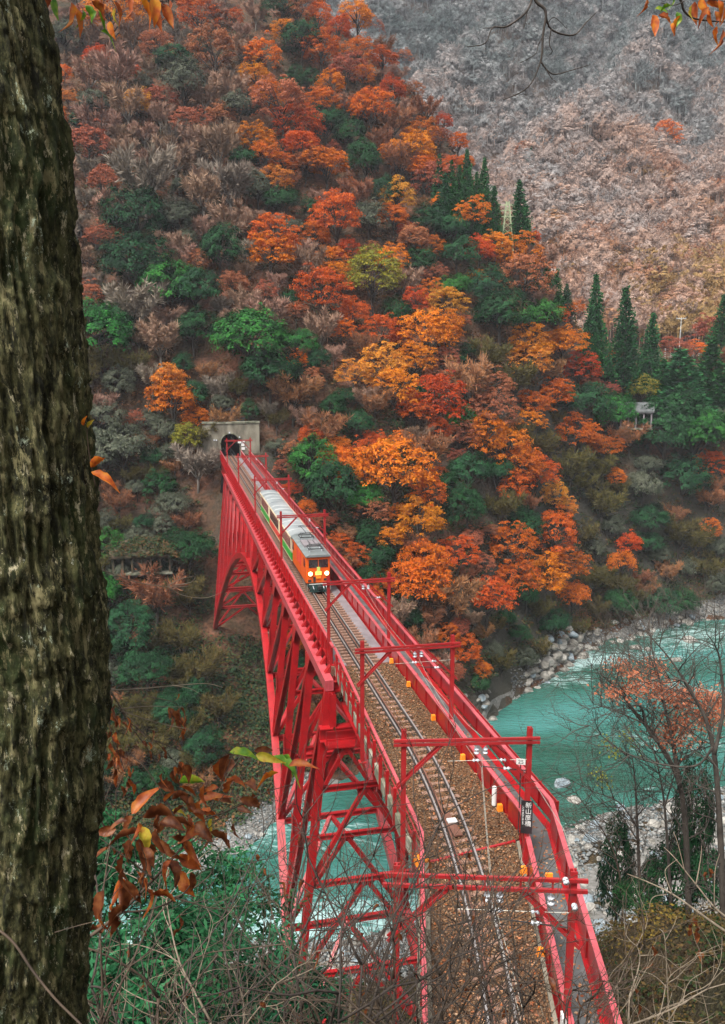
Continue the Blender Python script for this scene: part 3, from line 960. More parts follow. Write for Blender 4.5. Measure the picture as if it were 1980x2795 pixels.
for k in range(n - 1):
    a, b = k, k + 1
    pw.f += [(a, b, n + b, n + a), (2 * n + b, 2 * n + a, 3 * n + a, 3 * n + b), (a, 2 * n + a, 2 * n + b, b), (n + a, n + b, 3 * n + b, 3 * n + a)]
pw.build('wall', M['concrete'], portal)
MB().bbox(U_END - .12, U_END + 1.3, TC + VL - .1, TC + VR + .1, PT - .05, PT + .22).build('coping', M['mossy_concrete'], portal)
rim = MB(); pr = []
for k in range(1, n - 1):
    a, z = arc[k]
    pr.append(W3(U_END - .06, TC + a * 1.07, SPR + (z - SPR) * 1.1 if z > SPR else z))
rim.sweep(pr, [(-.1, -.08), (.1, -.08), (.1, .08), (-.1, .08)], ups=tuple(BD))
rim.build('arch_rim', M['mossy_concrete'], portal)
lin = MB(); m2 = len(arc)
lin.v = [W3(U_END + d, TC + a * .995, z * .998) for d in (.6, 30) for a, z in arc]
for k in range(m2 - 1): lin.f.append((k, k + 1, m2 + k + 1, m2 + k))
lin.f.append(tuple(range(m2, 2 * m2)))
lin.build('lining', M['black_paint'], portal)
for v, z, w, h in ((10.95, 2.2, .55, .34), (11.45, 1.75, .5, .42), (11.5, 1.15, .55, .42), (11.6, 2.3, .4, .25)):
    o = MB().bbox(U_END - .2, U_END - .02, v - w / 2, v + w / 2, z - h / 2, z + h / 2).build('notice_plate', M['white_paint'], portal)
for v, z in ((9.35, 3.75), (10.95, 3.0), (7.25, 2.6), (6.9, 2.62)):
    MB().bbox(U_END - .3, U_END - .03, v - .1, v + .1, z - .1, z + .1).build('lamp', M['porcelain'], portal)

# ---------------------------------------------------------------- catenary gantries
def insulator(m, c, axis, L=.22, r=.07):
    c = np.array(c, float); ax = np.array(axis, float); ax /= np.linalg.norm(ax)
    prof = [(-.5, .3), (-.42, .3), (-.4, 1), (-.22, .9), (-.18, .4), (.02, .4), (.06, 1), (.24, .9), (.28, .4), (.5, .3)]
    m.tube([c + ax * L * a for a, b in prof], [r * b for a, b in prof], 9)


GANT = [  # (left u, v), (right u, v), label
    ((16.7, 4.62), (15.6, 8.42), 'red catenary gantry nearest to the viewpoint, its beam across the bottom of the bridge', 1),
    ((23.4, 6.66), (22.7, 10.52), 'red catenary gantry carrying the black bridge name plate', 1),
    ((31.7, 7.24), (31.6, 11.05), 'red catenary gantry third from the viewpoint, over the start of the ballast', 0),
    ((42.15, 7.80), (42.15, 11.09), 'red catenary gantry standing just in front of the orange locomotive', 0),
    ((61.3, 7.80), (61.3, 11.09), 'red catenary gantry straddling the train just behind the locomotive', 0),
    ((80.7, 7.80), (80.7, 11.09), 'red catenary gantry beside the rear coach of the train', 0),
    ((100.3, 7.80), (100.3, 11.09), 'red catenary gantry second from the tunnel portal', 0),
    ((119.9, 7.80), (119.9, 11.09), 'red catenary gantry closest to the tunnel mouth', 0)]
GR = M['gantry_red']
WIRE_PTS = []
for gi, (a, b, lab, big) in enumerate(GANT):
    g = empty('catenary_gantry', W3(*a, -.6))
    tag(g, lab, 'gantry', 'catenary gantries along the bridge')
    A, B = np.array(W3(*a, 0)), np.array(W3(*b, 0))
    X = (B - A) / np.linalg.norm(B - A); Y = np.array((-X[1], X[0], 0)); Z = np.array((0, 0, 1.))
    w = .15
    ht = 4.05
    for P0, bot in ((A, -.75), (B, -.6)):
        m = MB(); m.ibeam(P0 + Z * bot, P0 + Z * (ht + .45), w, w, .03, up=tuple(Y), sides=tuple(Y)); p = m.build('post', GR, g)
        MB().box(P0 + Z * (bot + .02), w * 2, w * 2, .04, X, Y).build('base_plate', GR, p)
    gap = .26 if gi == 0 else .13
    for dz in (0, gap):
        m = MB(); m.beam(A - X * .32 + Z * (ht + dz) - Y * .11, B + X * .3 + Z * (ht + dz) - Y * .11, .07, .085); m.build('crossbeam', GR, g)
    if gi == 0:
        for t in (.12, .3, .5, .7, .88):
            c = A + (B - A) * t - Y * .11
            MB().beam(c + Z * (ht + .04), c + Z * (ht + gap - .04), .04, .04, sides=tuple(Y)).build('batten', GR, g)
    for P0, sgn in ((A, 1), (B, -1)):
        for dy in (-.09, .09):
            m = MB(); m.beam(P0 - X * sgn * .2 + Z * (ht - 1.45) + Y * dy, P0 + X * sgn * 1.18 + Z * (ht - .05) + Y * dy, .035, .075); m.build('knee_brace', GR, g)
    # insulators and pull-off arms
    mid = A + (B - A) * (.62 if gi > 0 else .56)
    ins = MB(); insulator(ins, mid + Z * (ht - .28) + X * .12, Z, .26, .085); ins.build('insulator', M['porcelain'], g, smooth=True)
    if gi < 4:
        ins = MB(); insulator(ins, mid + Z * (ht - .28) - X * .16, Z, .26, .085); ins.build('insulator', M['porcelain'], g, smooth=True)
    arm = MB(); arm.tube([B + Z * (ht - 1.0), mid + Z * (ht - .82)], .018, 5); arm.build('pull_off_arm', M['dark_steel'], g)
    ins = MB(); insulator(ins, B + (mid - B) * .45 + Z * (ht - .91), X, .26, .055); ins.build('insulator', M['porcelain'], g, smooth=True)
    if gi < 3:
        arm = MB(); arm.tube([B + Z * (ht - .62), A + (B - A) * .35 + Z * (ht - .62)], .008, 4); arm.build('span_wire', M['wire'], g)
        ins = MB(); insulator(ins, A + (B - A) * .58 + Z * (ht - .62), X, .26, .055); ins.build('insulator', M['porcelain'], g, smooth=True)
        ins = MB(); insulator(ins, A + (B - A) * .80 + Z * (ht - .62), X, .26, .055); ins.build('insulator', M['porcelain'], g, smooth=True)
    WIRE_PTS.append((mid + Z * (ht - .85), mid + Z * (ht - .42)))
    if gi == 0:
        for zz, off in ((ht + .35, .22), (ht - .28, .0)):
            ins = MB(); insulator(ins, B + Z * zz - Y * .25 - X * off, Y, .20, .07); ins.build('insulator', M['porcelain'], g, smooth=True)
        ins = MB(); insulator(ins, A + (B - A) * .88 + Z * (ht - .3), Z, .28, .09); ins.build('insulator', M['porcelain'], g, smooth=True)
        MB().box(A + (B - A) * .86 + Z * (ht + .33) - Y * .05, .16, .05, .11, X, Y).build('tag_plate', M['orange_plastic'], g)
        MB().box(B + Z * .35, .24, .24, .9, X, Y).build('post_sleeve', M['white_paint'], g)

def text_mesh(txt, size, loc, X, Z, mat, name, parent, spacing=1.0, extrude=.003):
    """flat lettering as a mesh facing -cross(X, Z)"""
    cu = bpy.data.curves.new(name, 'FONT'); cu.body = txt; cu.size = size; cu.align_x = 'CENTER'; cu.align_y = 'CENTER'; cu.extrude = extrude
    cu.space_line = spacing
    t = bpy.data.objects.new(name, cu); COL.objects.link(t)
    dg = bpy.context.evaluated_depsgraph_get()
    me = bpy.data.meshes.new_from_object(t.evaluated_get(dg))
    bpy.data.objects.remove(t)
    X = np.array(X, float); Z = np.array(Z, float); Nn = np.cross(X, Z)
    Mx = Matrix(((X[0], Z[0], Nn[0], loc[0]), (X[1], Z[1], Nn[1], loc[1]), (X[2], Z[2], Nn[2], loc[2]), (0, 0, 0, 1)))
    me.transform(Mx)
    me.materials.clear(); me.materials.append(mat)
    o = bpy.data.objects.new(name, me); COL.objects.link(o); put(o, parent)
    return o


def sign_on_post(P, w, h, txt, label, plate, ink, small=None, size=.2):
    """plate strapped to the camera side of a post; P centre"""
    P = np.array(P, float)
    f = np.array((-P[0], -P[1], 0.)); f /= np.linalg.norm(f)
    X = np.array((-f[1], f[0], 0.)); Z = np.array((0, 0, 1.))
    r = empty('name_plate', tuple(P - Z * h / 2))
    tag(r, label, 'sign')
    MB().box(P + f * .10, w, .02, h, X, f, Z).build('plate', plate, r)
    if txt: text_mesh(txt, size, P + f * .114 + X * (.05 if small else 0) + Z * h * .08, X, Z, ink, 'lettering', r, 1.02)
    if small: text_mesh(small, size * .36, P + f * .114 - X * w * .32 + Z * h * .05, X, Z, ink, 'small_lettering', r, 1.0)
    MB().box(P + f * .05, w * .55, .08, .05, X, f, Z).build('strap', M['dark_steel'], r)


gB = W3(22.7, 10.52, 1.52)
sign_on_post(gB, .36, 1.12, '\u65b0\n\u5c71\n\u5f66\n\u6a4b', 'black name plate with white characters on the post of the second gantry', M['black_paint'], M['white_paint'], '\u3057\n\u3093\n\u3084\n\u307e\n\u3073\n\u3053\n\u304d\n\u3087\n\u3046', .205)
sign_on_post(W3(61.3, 11.09, .95), .30, .72, None, 'small pink and white plate on the gantry post beside the locomotive', M['porcelain'], M['gantry_red'])
# 25 marker on a thin pole behind the middle parapet
P = np.array(W3(24.3, 10.98, -.1))
r = empty('speed_sign', tuple(P)); tag(r, 'small white 25 sign on a thin black pole beside the track', 'sign')
MB().tube([P, P + np.array((0, 0, 2.55))], .02, 6).build('pole', M['dark_steel'], r)
f = np.array((-P[0], -P[1], 0.)); f /= np.linalg.norm(f); X = np.array((-f[1], f[0], 0.))
c = P + np.array((0, 0, 2.62)) + f * .03
MB().box(c, .30, .02, .20, X, f).build('plate', M['white_paint'], r)
text_mesh('25', .19, c + f * .013 - np.array((0, 0, .005)), X, (0, 0, 1), M['black_paint'], 'numerals', r)
# white marker post and the orange blocks at the foot of the middle parapet
P = np.array(W3(26.2, 10.86, -.2))
wpst = empty('marker_post', tuple(P)); tag(wpst, 'white cylindrical marker post at the foot of the middle parapet', 'marker post')
MB().tube([P + np.array((0, 0, .1)), P + np.array((0, 0, .14)), P + np.array((0, 0, .78)), P + np.array((0, 0, .82))], [.085, .09, .09, .06], 12).build('sleeve', M['white_paint'], wpst, smooth=False)
MB().tube([P, P + np.array((0, 0, .12))], .06, 8).build('foot', M['dark_steel'], wpst)
OM = [(41.0, 'farthest orange marker block, where the ballast begins'), (37.7, 'second farthest orange marker block at the foot of the middle parapet'), (33.7, 'orange marker block beside the third gantry'),
      (29.8, 'middle orange marker block halfway along the ballasted span'), (25.8, 'orange marker block beside the white marker post'),
      (21.9, 'orange marker block just beyond the nearest gantry beam'), (18.2, 'nearest orange marker block, low behind the twigs')]
for k, (u, lab) in enumerate(OM):
    c = np.array(dk(u, 10.95, -.02))
    o = MB().add([c + BD * a + BN * b + np.array((0, 0, z)) for z, s_ in ((-.14, 1), (.12, .8)) for a, b in ((-.09 * s_, -.1 * s_), (.09 * s_, -.1 * s_), (.09 * s_, .1 * s_), (-.09 * s_, .1 * s_))],
                 [(3, 2, 1, 0), (4, 5, 6, 7), (0, 1, 5, 4), (1, 2, 6, 5), (2, 3, 7, 6), (3, 0, 4, 7)]).build('marker_block', M['orange_plastic'], bevel=.012)
    tag(o, lab, 'marker', 'orange marker blocks along the middle parapet')
# wires
for j, (nm, lab) in enumerate((('contact_wire', 'thin contact wire strung over the track under the gantries'), ('messenger_wire', 'thin upper wire strung above the contact wire'))):
    pts = [W3(-2, 3.2, 3.1 + .4 * j)] + [tuple(w[j]) for w in WIRE_PTS] + [W3(U_END + 6, TC, 3.1)]
    full = []
    for k in range(len(pts) - 1):
        p, q = np.array(pts[k]), np.array(pts[k + 1])
        for t in np.linspace(0, 1, 7)[:-1]:
            full.append(p + (q - p) * t - np.array((0, 0, (.12 + .2 * j) * 4 * t * (1 - t))))
    full.append(np.array(pts[-1]))
    o = MB().tube(full, .007, 4).build(nm, M['wire']); tag(o, lab, 'wire')
fw = [W3(15.6, 8.6, 4.3), W3(19, 9.9, 3.3), W3(24, 11.2, 2.1), W3(30, 11.25, 1.2), W3(36, 11.3, .9)]
o = MB().tube(fw, .010, 4).build('guy_wire', M['wire']); tag(o, 'pale guy wire running from the nearest gantry down to the walkway', 'wire')

# ---------------------------------------------------------------- train
def rounded_section(hw, h0, h1, arch, n=9):
    """body outline: vertical sides and an arched top"""
    pts = [(-hw, h0), (hw, h0), (hw, h1)]
    for a in np.linspace(0, math.pi, n)[1:-1]:
        pts.append((hw * math.cos(a), h1 + arch * math.sin(a)))
    pts.append((-hw, h1))
    return pts


def bx(u0, u1, v0, v1, z0, z1):
    return MB().bbox(u0, u1, TC + v0, TC + v1, z0, z1)


def wheels(root, u0, u1):
    for ub in (u0 + 1.25, u1 - 1.25):
        bx(ub - .75, ub + .75, -.52, .52, .22, .50).build('bogie', M['dark_steel'], root)
        for du in (-.5, .5):
            for s in (-1, 1):
                c = np.array(W3(ub + du, TC + s * .42, .26))
                MB().tube([c - BN * .05, c + BN * .05], .26, 14).build('wheel', M['dark_steel'], root)


def loco(u0, u1):
    r = empty('locomotive', W3((u0 + u1) / 2, TC, 0))
    tag(r, 'orange electric locomotive with lit headlights leading the train', 'locomotive')
    hw = .83
    zb, zt = .58, 2.46
    b = MB()
    # body with slightly tapered cab fronts
    sec = [(u0, .80, .62, 2.40), (u0 + .28, hw, zb, zt), (u1 - .28, hw, zb, zt), (u1, .80, .62, 2.40)]
    for u, w, za, zz in sec:
        b.v += [W3(u, TC - w, za), W3(u, TC + w, za), W3(u, TC + w, zz), W3(u, TC - w, zz)]
    for i in range(3):
        for j in range(4):
            k = (j + 1) % 4
            b.f.append((i * 4 + j, i * 4 + 4 + j, i * 4 + 4 + k, i * 4 + k))
    b.f += [(0, 1, 2, 3), (15, 14, 13, 12)]
    b.build('body', M['loco_orange'], r, bevel=.03)
    rf = MB(); pr = [(-.88, -.05), (.88, -.05), (.88, .0), (.6, .10), (-.6, .10), (-.88, .0)]
    rf.sweep([W3(u0 - .14, TC, zt + .05), W3(u1 + .14, TC, zt + .05)], pr); roof = rf.build('roof', M['loco_roof'], r)
    for v0, v1 in ((-.6, -.16), (-.06, .22), (.30, .6)):
        bx(u0 + 2.3, u0 + 4.2, v0, v1, zt + .14, zt + .30).build('equipment_case', M['grey_plate'], roof)
    # pantographs: folded frames on insulators at both ends, one raised wire hoop
    for uc in (u0 + 1.35, u0 + 5.2):
        for s in (-1, 1):
            for du in (-.38, .38):
                m = MB(); insulator(m, W3(uc + du, TC + s * .42, zt + .22), (0, 0, 1), .18, .06); m.build('insulator', M['porcelain'], roof)
        fr = MB()
        q = [W3(uc - .5, TC - .5, zt + .34), W3(uc + .5, TC - .5, zt + .34), W3(uc + .5, TC + .5, zt + .34), W3(uc - .5, TC + .5, zt + .34), W3(uc - .5, TC - .5, zt + .34)]
        fr.tube(q, .035, 5, cap=False)
        fr.build('pantograph_base', M['dark_steel'], roof)
        for s in (-1, 1):
            MB().tube([W3(uc - .45, TC + s * .4, zt + .36), W3(uc + .55, TC + s * .32, zt + .50), W3(uc - .4, TC + s * .3, zt + .62)], .028, 5).build('pantograph_arm', M['dark_steel'], roof)
        MB().tube([W3(uc - .42, TC - .62, zt + .60), W3(uc - .42, TC - .4, zt + .66), W3(uc - .42, TC + .4, zt + .66), W3(uc - .42, TC + .62, zt + .60)], .03, 5).build('pantograph_head', M['dark_steel'], roof)
    hoop = [W3(u0 + 5.9 + .25 * math.sin(a), TC + .45 * math.cos(a), zt + .95) for a in np.linspace(0, 2 * math.pi, 15)]
    MB().tube(hoop, .02, 5, cap=False).build('bow_collector', M['dark_steel'], roof)
    MB().tube([W3(u0 + 5.2, TC, zt + .6), W3(u0 + 5.9, TC - .3, zt + .95)], .02, 5).build('bow_arm', M['dark_steel'], roof)
    # front towards the viewpoint
    for (v0, v1) in ((-.66, -.03), (.03, .66)):
        w = bx(u0 - .02, u0 + .05, v0, v1, 1.70, 2.26).build('windscreen', M['window_dark'], r)
    bx(u0 - .045, u0 - .0, -.70, .70, 2.27, 2.31).build('visor', M['loco_orange'], r)
    bx(u0 - .05, u0 + .02, -.10, .12, 1.36, 1.74).build('route_card', M['lime_card'], r)
    for v in (-.56, .56):
        c = np.array(W3(u0 - .04, TC + v, 1.30))
        m = MB().tube([c + BD * .06, c - BD * .05], .155, 14); hb = m.build('headlight', M['loco_orange'], r)
        MB().tube([c - BD * .045, c - BD * .065], .135, 14).build('lens', M['headlight'], hb)
    hm = bx(u0 - .05, u0 + .0, -.20, .20, 1.18, 1.42).build('number_plate', M['headmark'], r)
    text_mesh('ED', .16, np.array(W3(u0 - .056, TC, 1.30)), BN, (0, 0, 1), M['train_red'], 'lettering', r)
    for v0, v1, z0, z1 in ((-.72, -.50, .72, .86), (-.36, -.20, .70, 1.05), (.36, .74, .78, .92)):
        bx(u0 - .03, u0 + .02, v0, v1, z0, z1).build('step_recess', M['dark_steel'], r)
    bx(u0 - .06, u0 + .02, -.16, .16, .94, 1.08).build('front_hatch', M['orange_plastic'], r)
    for s in (-1, 1):
        for k, (a, b_) in enumerate(((.5, 1.1), (2.3, 3.1), (3.5, 4.3), (5.8, 6.4))):
            m = MB().bbox(u0 + a, u0 + b_, TC + s * hw - .015, TC + s * hw + .015, 1.62 if k in (0, 3) else 1.3, 2.2); m.build('side_window' if k in (0, 3) else 'louvre', M['window_dark'] if k in (0, 3) else M['train_red'], r)
    # underframe, buffer beam and coupler
    bx(u0 - .03, u1 + .03, -.74, .74, .42, .585).build('underframe', M['green_steel'], r)
    bx(u0 - .22, u0 - .05, -.62, .62, .16, .60).build('buffer_beam', M['green_steel'], r)
    bx(u0 - .24, u0 - .2, -.66, .66, .585, .62).build('step_edge', M['white_paint'], r)
    bx(u0 - .55, u0 - .2, -.12, .12, .28, .50).build('coupler', M['dark_steel'], r)
    bx(u0 - .30, u0 - .16, -.68, .68, .06, .13).build('rail_guard', M['green_steel'], r)
    for v in (-.42, .28, .48):
        MB().tube([W3(u0 - .24, TC + v, .5), W3(u0 - .34, TC + v + .04, .32), W3(u0 - .25, TC + v + .08, .2)], .025, 5).build('brake_hose', M['porcelain'], r)
    for s in (-1, 1):
        for uu in (u0 - .1, u0 + .9, u0 + 1.6):
            MB().tube([W3(uu, TC + s * .80, .14), W3(uu, TC + s * .80, .56)], .02, 5).build('step_rail', M['wire'], r)
    wheels(r, u0, u1)
    return r


def coach(u0, u1, band, win, lab):
    r = empty('passenger_coach', W3((u0 + u1) / 2, TC, 0))
    tag(r, lab, 'coach', 'passenger coaches behind the locomotive')
    hw, zb, zt = .82, .56, 2.28
    MB().bbox(u0, u1, TC - hw, TC + hw, zb + .56, zt).build('body', M['cream'], r, bevel=.02)
    MB().bbox(u0 + .003, u1 - .003, TC - hw - .002, TC + hw + .002, zb, zb + .56).build('lower_band', band, r)
    MB().bbox(u0 - .02, u1 + .02, TC - hw - .012, TC + hw + .012, zb - .06, zb + .0).build('sill', M['cream'], r)
    rf = MB(); sec = [(-.88, -.03), (.88, -.03), (.88, .05), (.80, .15), (.62, .24), (.3, .30), (0, .315), (-.3, .30), (-.62, .24), (-.80, .15), (-.88, .05)]
    rf.sweep([W3(u0 - .1, TC, zt + .02), W3(u1 + .1, TC, zt + .02)], sec); roof = rf.build('roof', M['roof_grey'], r)
    for k in range(1, 4):
        uu = u0 + (u1 - u0) * k / 4
        rb = MB(); rb.sweep([W3(uu - .03, TC, zt + .035), W3(uu + .03, TC, zt + .035)], sec); rb.build('roof_rib', M['white_paint'], roof)
    for s in (-1, 1):
        gut = MB(); gut.beam(W3(u0 - .1, TC + s * .875, zt + .05), W3(u1 + .1, TC + s * .875, zt + .05), .05, .10); gut.build('gutter', M['cream'], roof)
        nW = 7
        for k in range(nW):
            a = u0 + .5 + (u1 - u0 - 1.0) * k / nW + .10; b_ = u0 + .5 + (u1 - u0 - 1.0) * (k + 1) / nW - .10
            w = MB().bbox(a, b_, TC + s * hw - .02, TC + s * hw + .012, 1.28, 2.12).build('window', win, r)
            MB().bbox(a - .03, b_ + .03, TC + s * hw - .01, TC + s * hw + .03, 1.22, 1.27).build('sill', M['cream'], w)
    for ue in (u0, u1):
        MB().bbox(ue - .015, ue + .015, TC - .32, TC + .32, zb + .1, 2.1).build('end_door', win, r)
    MB().bbox(u0 + .1, u1 - .1, TC - .6, TC + .6, .40, zb - .06).build('underframe', M['dark_steel'], r)
    MB().bbox(u0 - .18, u0 + .1, TC - .1, TC + .1, .36, .5).build('coupler', M['dark_steel'], r)
    wheels(r, u0, u1)
    return r


loco(54.9, 61.6)
coach(62.0, 69.0, M['train_green'], M['window_brown'], 'cream coach with a green lower band right behind the locomotive')
coach(69.35, 76.35, M['train_red'], M['window_dark'], 'cream middle coach with a red lower band')
coach(76.7, 83.7, M['train_green'], M['window_brown'], 'cream rear coach with a green lower band nearest the tunnel')

# ---------------------------------------------------------------- trees: prototypes (unit crown width), shared by all copies
def m_leaf(name, cols, trans=.3, val=.35, hue=.012, rough=.7):
    """leaf colour from a per-clump tint, a per-leaf random and a per-tree shift"""
    m, nt, b = nodes_of(name)
    L = nt.links
    geo = _n(nt, 'ShaderNodeNewGeometry'); oi = _n(nt, 'ShaderNodeObjectInfo')
    at = _n(nt, 'ShaderNodeAttribute', attribute_name='tint')
    mx = _n(nt, 'ShaderNodeMath', operation='MULTIPLY_ADD'); mx.inputs[1].default_value = .45
    m5 = _n(nt, 'ShaderNodeMath', operation='MULTIPLY'); m5.inputs[1].default_value = .55
    L.new(at.outputs['Fac'], m5.inputs[0]); L.new(geo.outputs['Random Per Island'], mx.inputs[0]); L.new(m5.outputs[0], mx.inputs[2])
    n = len(cols)
    r = ramp(nt, [(.12 + .76 * i / max(1, n - 1), c) for i, c in enumerate(cols)])
    L.new(mx.outputs[0], r.inputs[0])
    hsv = _n(nt, 'ShaderNodeHueSaturation')
    mh = _n(nt, 'ShaderNodeMapRange'); mh.inputs[3].default_value = .5 - hue; mh.inputs[4].default_value = .5 + hue
    mv = _n(nt, 'ShaderNodeMapRange'); mv.inputs[3].default_value = 1 - val * .5; mv.inputs[4].default_value = 1 + val * .5
    mul = _n(nt, 'ShaderNodeMath', operation='MULTIPLY'); mul.inputs[1].default_value = 7.31
    fr = _n(nt, 'ShaderNodeMath', operation='FRACT')
    L.new(oi.outputs['Random'], mh.inputs[0]); L.new(oi.outputs['Random'], mul.inputs[0]); L.new(mul.outputs[0], fr.inputs[0]); L.new(fr.outputs[0], mv.inputs[0])
    L.new(mh.outputs[0], hsv.inputs['Hue']); L.new(mv.outputs[0], hsv.inputs['Value']); L.new(r.outputs[0], hsv.inputs['Color'])
    L.new(hsv.outputs[0], b.inputs['Base Color'])
    b.inputs['Roughness'].default_value = rough
    b.inputs['Specular IOR Level'].default_value = .10
    if trans:
        out = nt.nodes['Material Output']
        tr = _n(nt, 'ShaderNodeBsdfTranslucent'); L.new(hsv.outputs[0], tr.inputs[0])
        mix = _n(nt, 'ShaderNodeMixShader'); mix.inputs[0].default_value = trans
        L.new(b.outputs[0], mix.inputs[1]); L.new(tr.outputs[0], mix.inputs[2]); L.new(mix.outputs[0], out.inputs['Surface'])
    MATS[name] = m
    return m


LEAF = {
    'o': m_leaf('leaf_orange', [(0.28, 0.070, 0.012), (0.52, 0.145, 0.009), (0.62, 0.19, 0.012), (0.54, 0.112, 0.010)]),
    'm': m_leaf('leaf_lone_orange', [(0.50, 0.12, 0.018), (0.66, 0.17, 0.02), (0.55, 0.10, 0.02)]),
    'r': m_leaf('leaf_red', [(0.22, 0.038, 0.010), (0.42, 0.080, 0.010), (0.50, 0.112, 0.012), (0.42, 0.060, 0.011)]),
    's': m_leaf('leaf_salmon', [(0.16, 0.060, 0.035), (0.28, 0.088, 0.045), (0.37, 0.115, 0.055), (0.30, 0.11, 0.06)]),
    'y': m_leaf('leaf_gold', [(0.26, 0.11, 0.022), (0.50, 0.20, 0.025), (0.58, 0.25, 0.03), (0.55, 0.15, 0.022)]),
    'g': m_leaf('leaf_yellow_green', [(0.10, 0.12, 0.02), (0.22, 0.22, 0.025), (0.34, 0.28, 0.03), (0.12, 0.15, 0.03)]),
    'e': m_leaf('leaf_dark_green', [(0.004, 0.016, 0.006), (0.010, 0.044, 0.016), (0.024, 0.092, 0.030)], .15),
    'E': m_leaf('leaf_vivid_green', [(0.007, 0.032, 0.008), (0.018, 0.095, 0.018), (0.045, 0.19, 0.030)], .18),
    'c': m_leaf('leaf_cedar', [(0.006, 0.028, 0.010), (0.014, 0.072, 0.022), (0.032, 0.135, 0.034)], .1),
    'k': m_leaf('leaf_grey_green', [(0.030, 0.038, 0.024), (0.060, 0.070, 0.045), (0.11, 0.115, 0.08)], .15),
    'l': m_leaf('leaf_olive', [(0.05, 0.042, 0.016), (0.085, 0.075, 0.024), (0.14, 0.105, 0.03), (0.045, 0.06, 0.024)], .2),
    'b': m_leaf('twig_grey', [(0.13, 0.105, 0.078), (0.20, 0.16, 0.125), (0.28, 0.23, 0.18)], 0),
    'p': m_leaf('twig_pink', [(0.17, 0.098, 0.066), (0.28, 0.165, 0.115), (0.36, 0.22, 0.155)], 0),
    't': m_leaf('twig_rust', [(0.14, 0.08, 0.05), (0.26, 0.12, 0.06), (0.38, 0.14, 0.05)], .1),
}
m_noise('bark_dark', [(0.3, (0.025, 0.019, 0.014)), (0.7, (0.06, 0.048, 0.038))], 3, .95, .3)
m_noise('bark_grey', [(0.3, (0.10, 0.085, 0.07)), (0.7, (0.20, 0.175, 0.15))], 3, .95, .3)


def quads_mesh(name, C_, D1, D2, tint, mat):
    """rhombic leaves: centre, long half axis, short half axis"""
    n = len(C_)
    V = np.stack([C_ - D1, C_ - D2 + D1 * .12, C_ + D1, C_ + D2 + D1 * .12], 1).reshape(-1, 3)
    me = np_mesh(name, V, np.arange(4 * n).reshape(n, 4), mat)
    a = me.attributes.new('tint', 'FLOAT', 'POINT')
    a.data.foreach_set('value', np.repeat(np.asarray(tint, np.float32), 4))
    return me


def unit(v):
    return v / (np.linalg.norm(v, axis=-1, keepdims=True) + 1e-9)


def skeleton(rng, pts, trunk_h, r0, spread=.12):
    """trunk with limbs reaching a subset of crown points; unit tree"""
    m = MB()
    lean = rng.uniform(-.06, .06, 2)
    n = 6
    ax = [np.array((lean[0] * t + .02 * math.sin(3 * t + lean[1] * 40), lean[1] * t, trunk_h * t - .12)) for t in np.linspace(0, 1.12, n)]
    m.tube(ax, [r0 * (1 - .62 * i / (n - 1)) for i in range(n)], 7)
    for p in pts:
        t = rng.uniform(.35, .95)
        a = np.array((lean[0] * t, lean[1] * t, trunk_h * t - .02))
        mid = a + (p - a) * .5 + np.array((0, 0, rng.uniform(.0, .06))) + rng.normal(0, .02, 3)
        m.tube([a, mid, p], [r0 * .42, r0 * .25, r0 * .08], 5)
    return m


def make_leafy(seed, npad=125, nleaf=52, leaf=.0152, H=1.0, flat=.30, round_=False):
    rng = np.random.default_rng(seed)
    lob = rng.uniform(.55, 1.2, 8); top = rng.uniform(.75, 1.15)
    P = []
    while len(P) < npad:
        d = unit(rng.normal(0, 1, 3)); 
        if d[2] < -.45: continue
        a = math.atan2(d[1], d[0]) % (2 * math.pi)
        k = a / (2 * math.pi) * 8; i = int(k) % 8; f = k - int(k)
        rr = (lob[i] * (1 - f) + lob[(i + 1) % 8] * f) * rng.uniform(.45, 1.0) ** .45
        P.append(np.array((d[0] * .5 * rr, d[1] * .5 * rr, H * (.60 + .40 * d[2] * rr * top))))
    P = np.array(P)
    cs, d1, d2, tn = [], [], [], []
    for p in P:
        R = rng.uniform(.05, .115); tt = rng.uniform(0, 1)
        n = int(nleaf * rng.uniform(.6, 1.4))
        a = rng.uniform(0, 2 * math.pi, n); q = np.sqrt(rng.uniform(0, 1, n)) * R * (1 + .35 * np.sin(a * 3 + tt * 9))
        z = (rng.uniform(-1, 1, n) * R * flat * .6) - (q / R) ** 2 * R * flat
        c = p + np.stack([q * np.cos(a), q * np.sin(a), z], -1)
        nrm = unit(np.stack([np.cos(a) * q / R * .9, np.sin(a) * q / R * .9, np.full(n, 1.0)], -1) + rng.normal(0, .42, (n, 3)))
        if round_:
            nrm = unit(nrm * .5 + unit(c - np.array((0, 0, .45 * H))) * .6)
        t1 = unit(np.cross(nrm, unit(rng.normal(0, 1, (n, 3))))); t2 = np.cross(nrm, t1)
        s = leaf * rng.uniform(.6, 1.35, (n, 1))
        cs.append(c); d1.append(t1 * s); d2.append(t2 * s * .62); tn.append(np.clip(tt + rng.normal(0, .12, n), 0, 1))
    sk = skeleton(rng, P[rng.choice(len(P), 14, replace=False)], .62 * H, .028)
    return (np.concatenate(cs), np.concatenate(d1), np.concatenate(d2), np.concatenate(tn)), sk


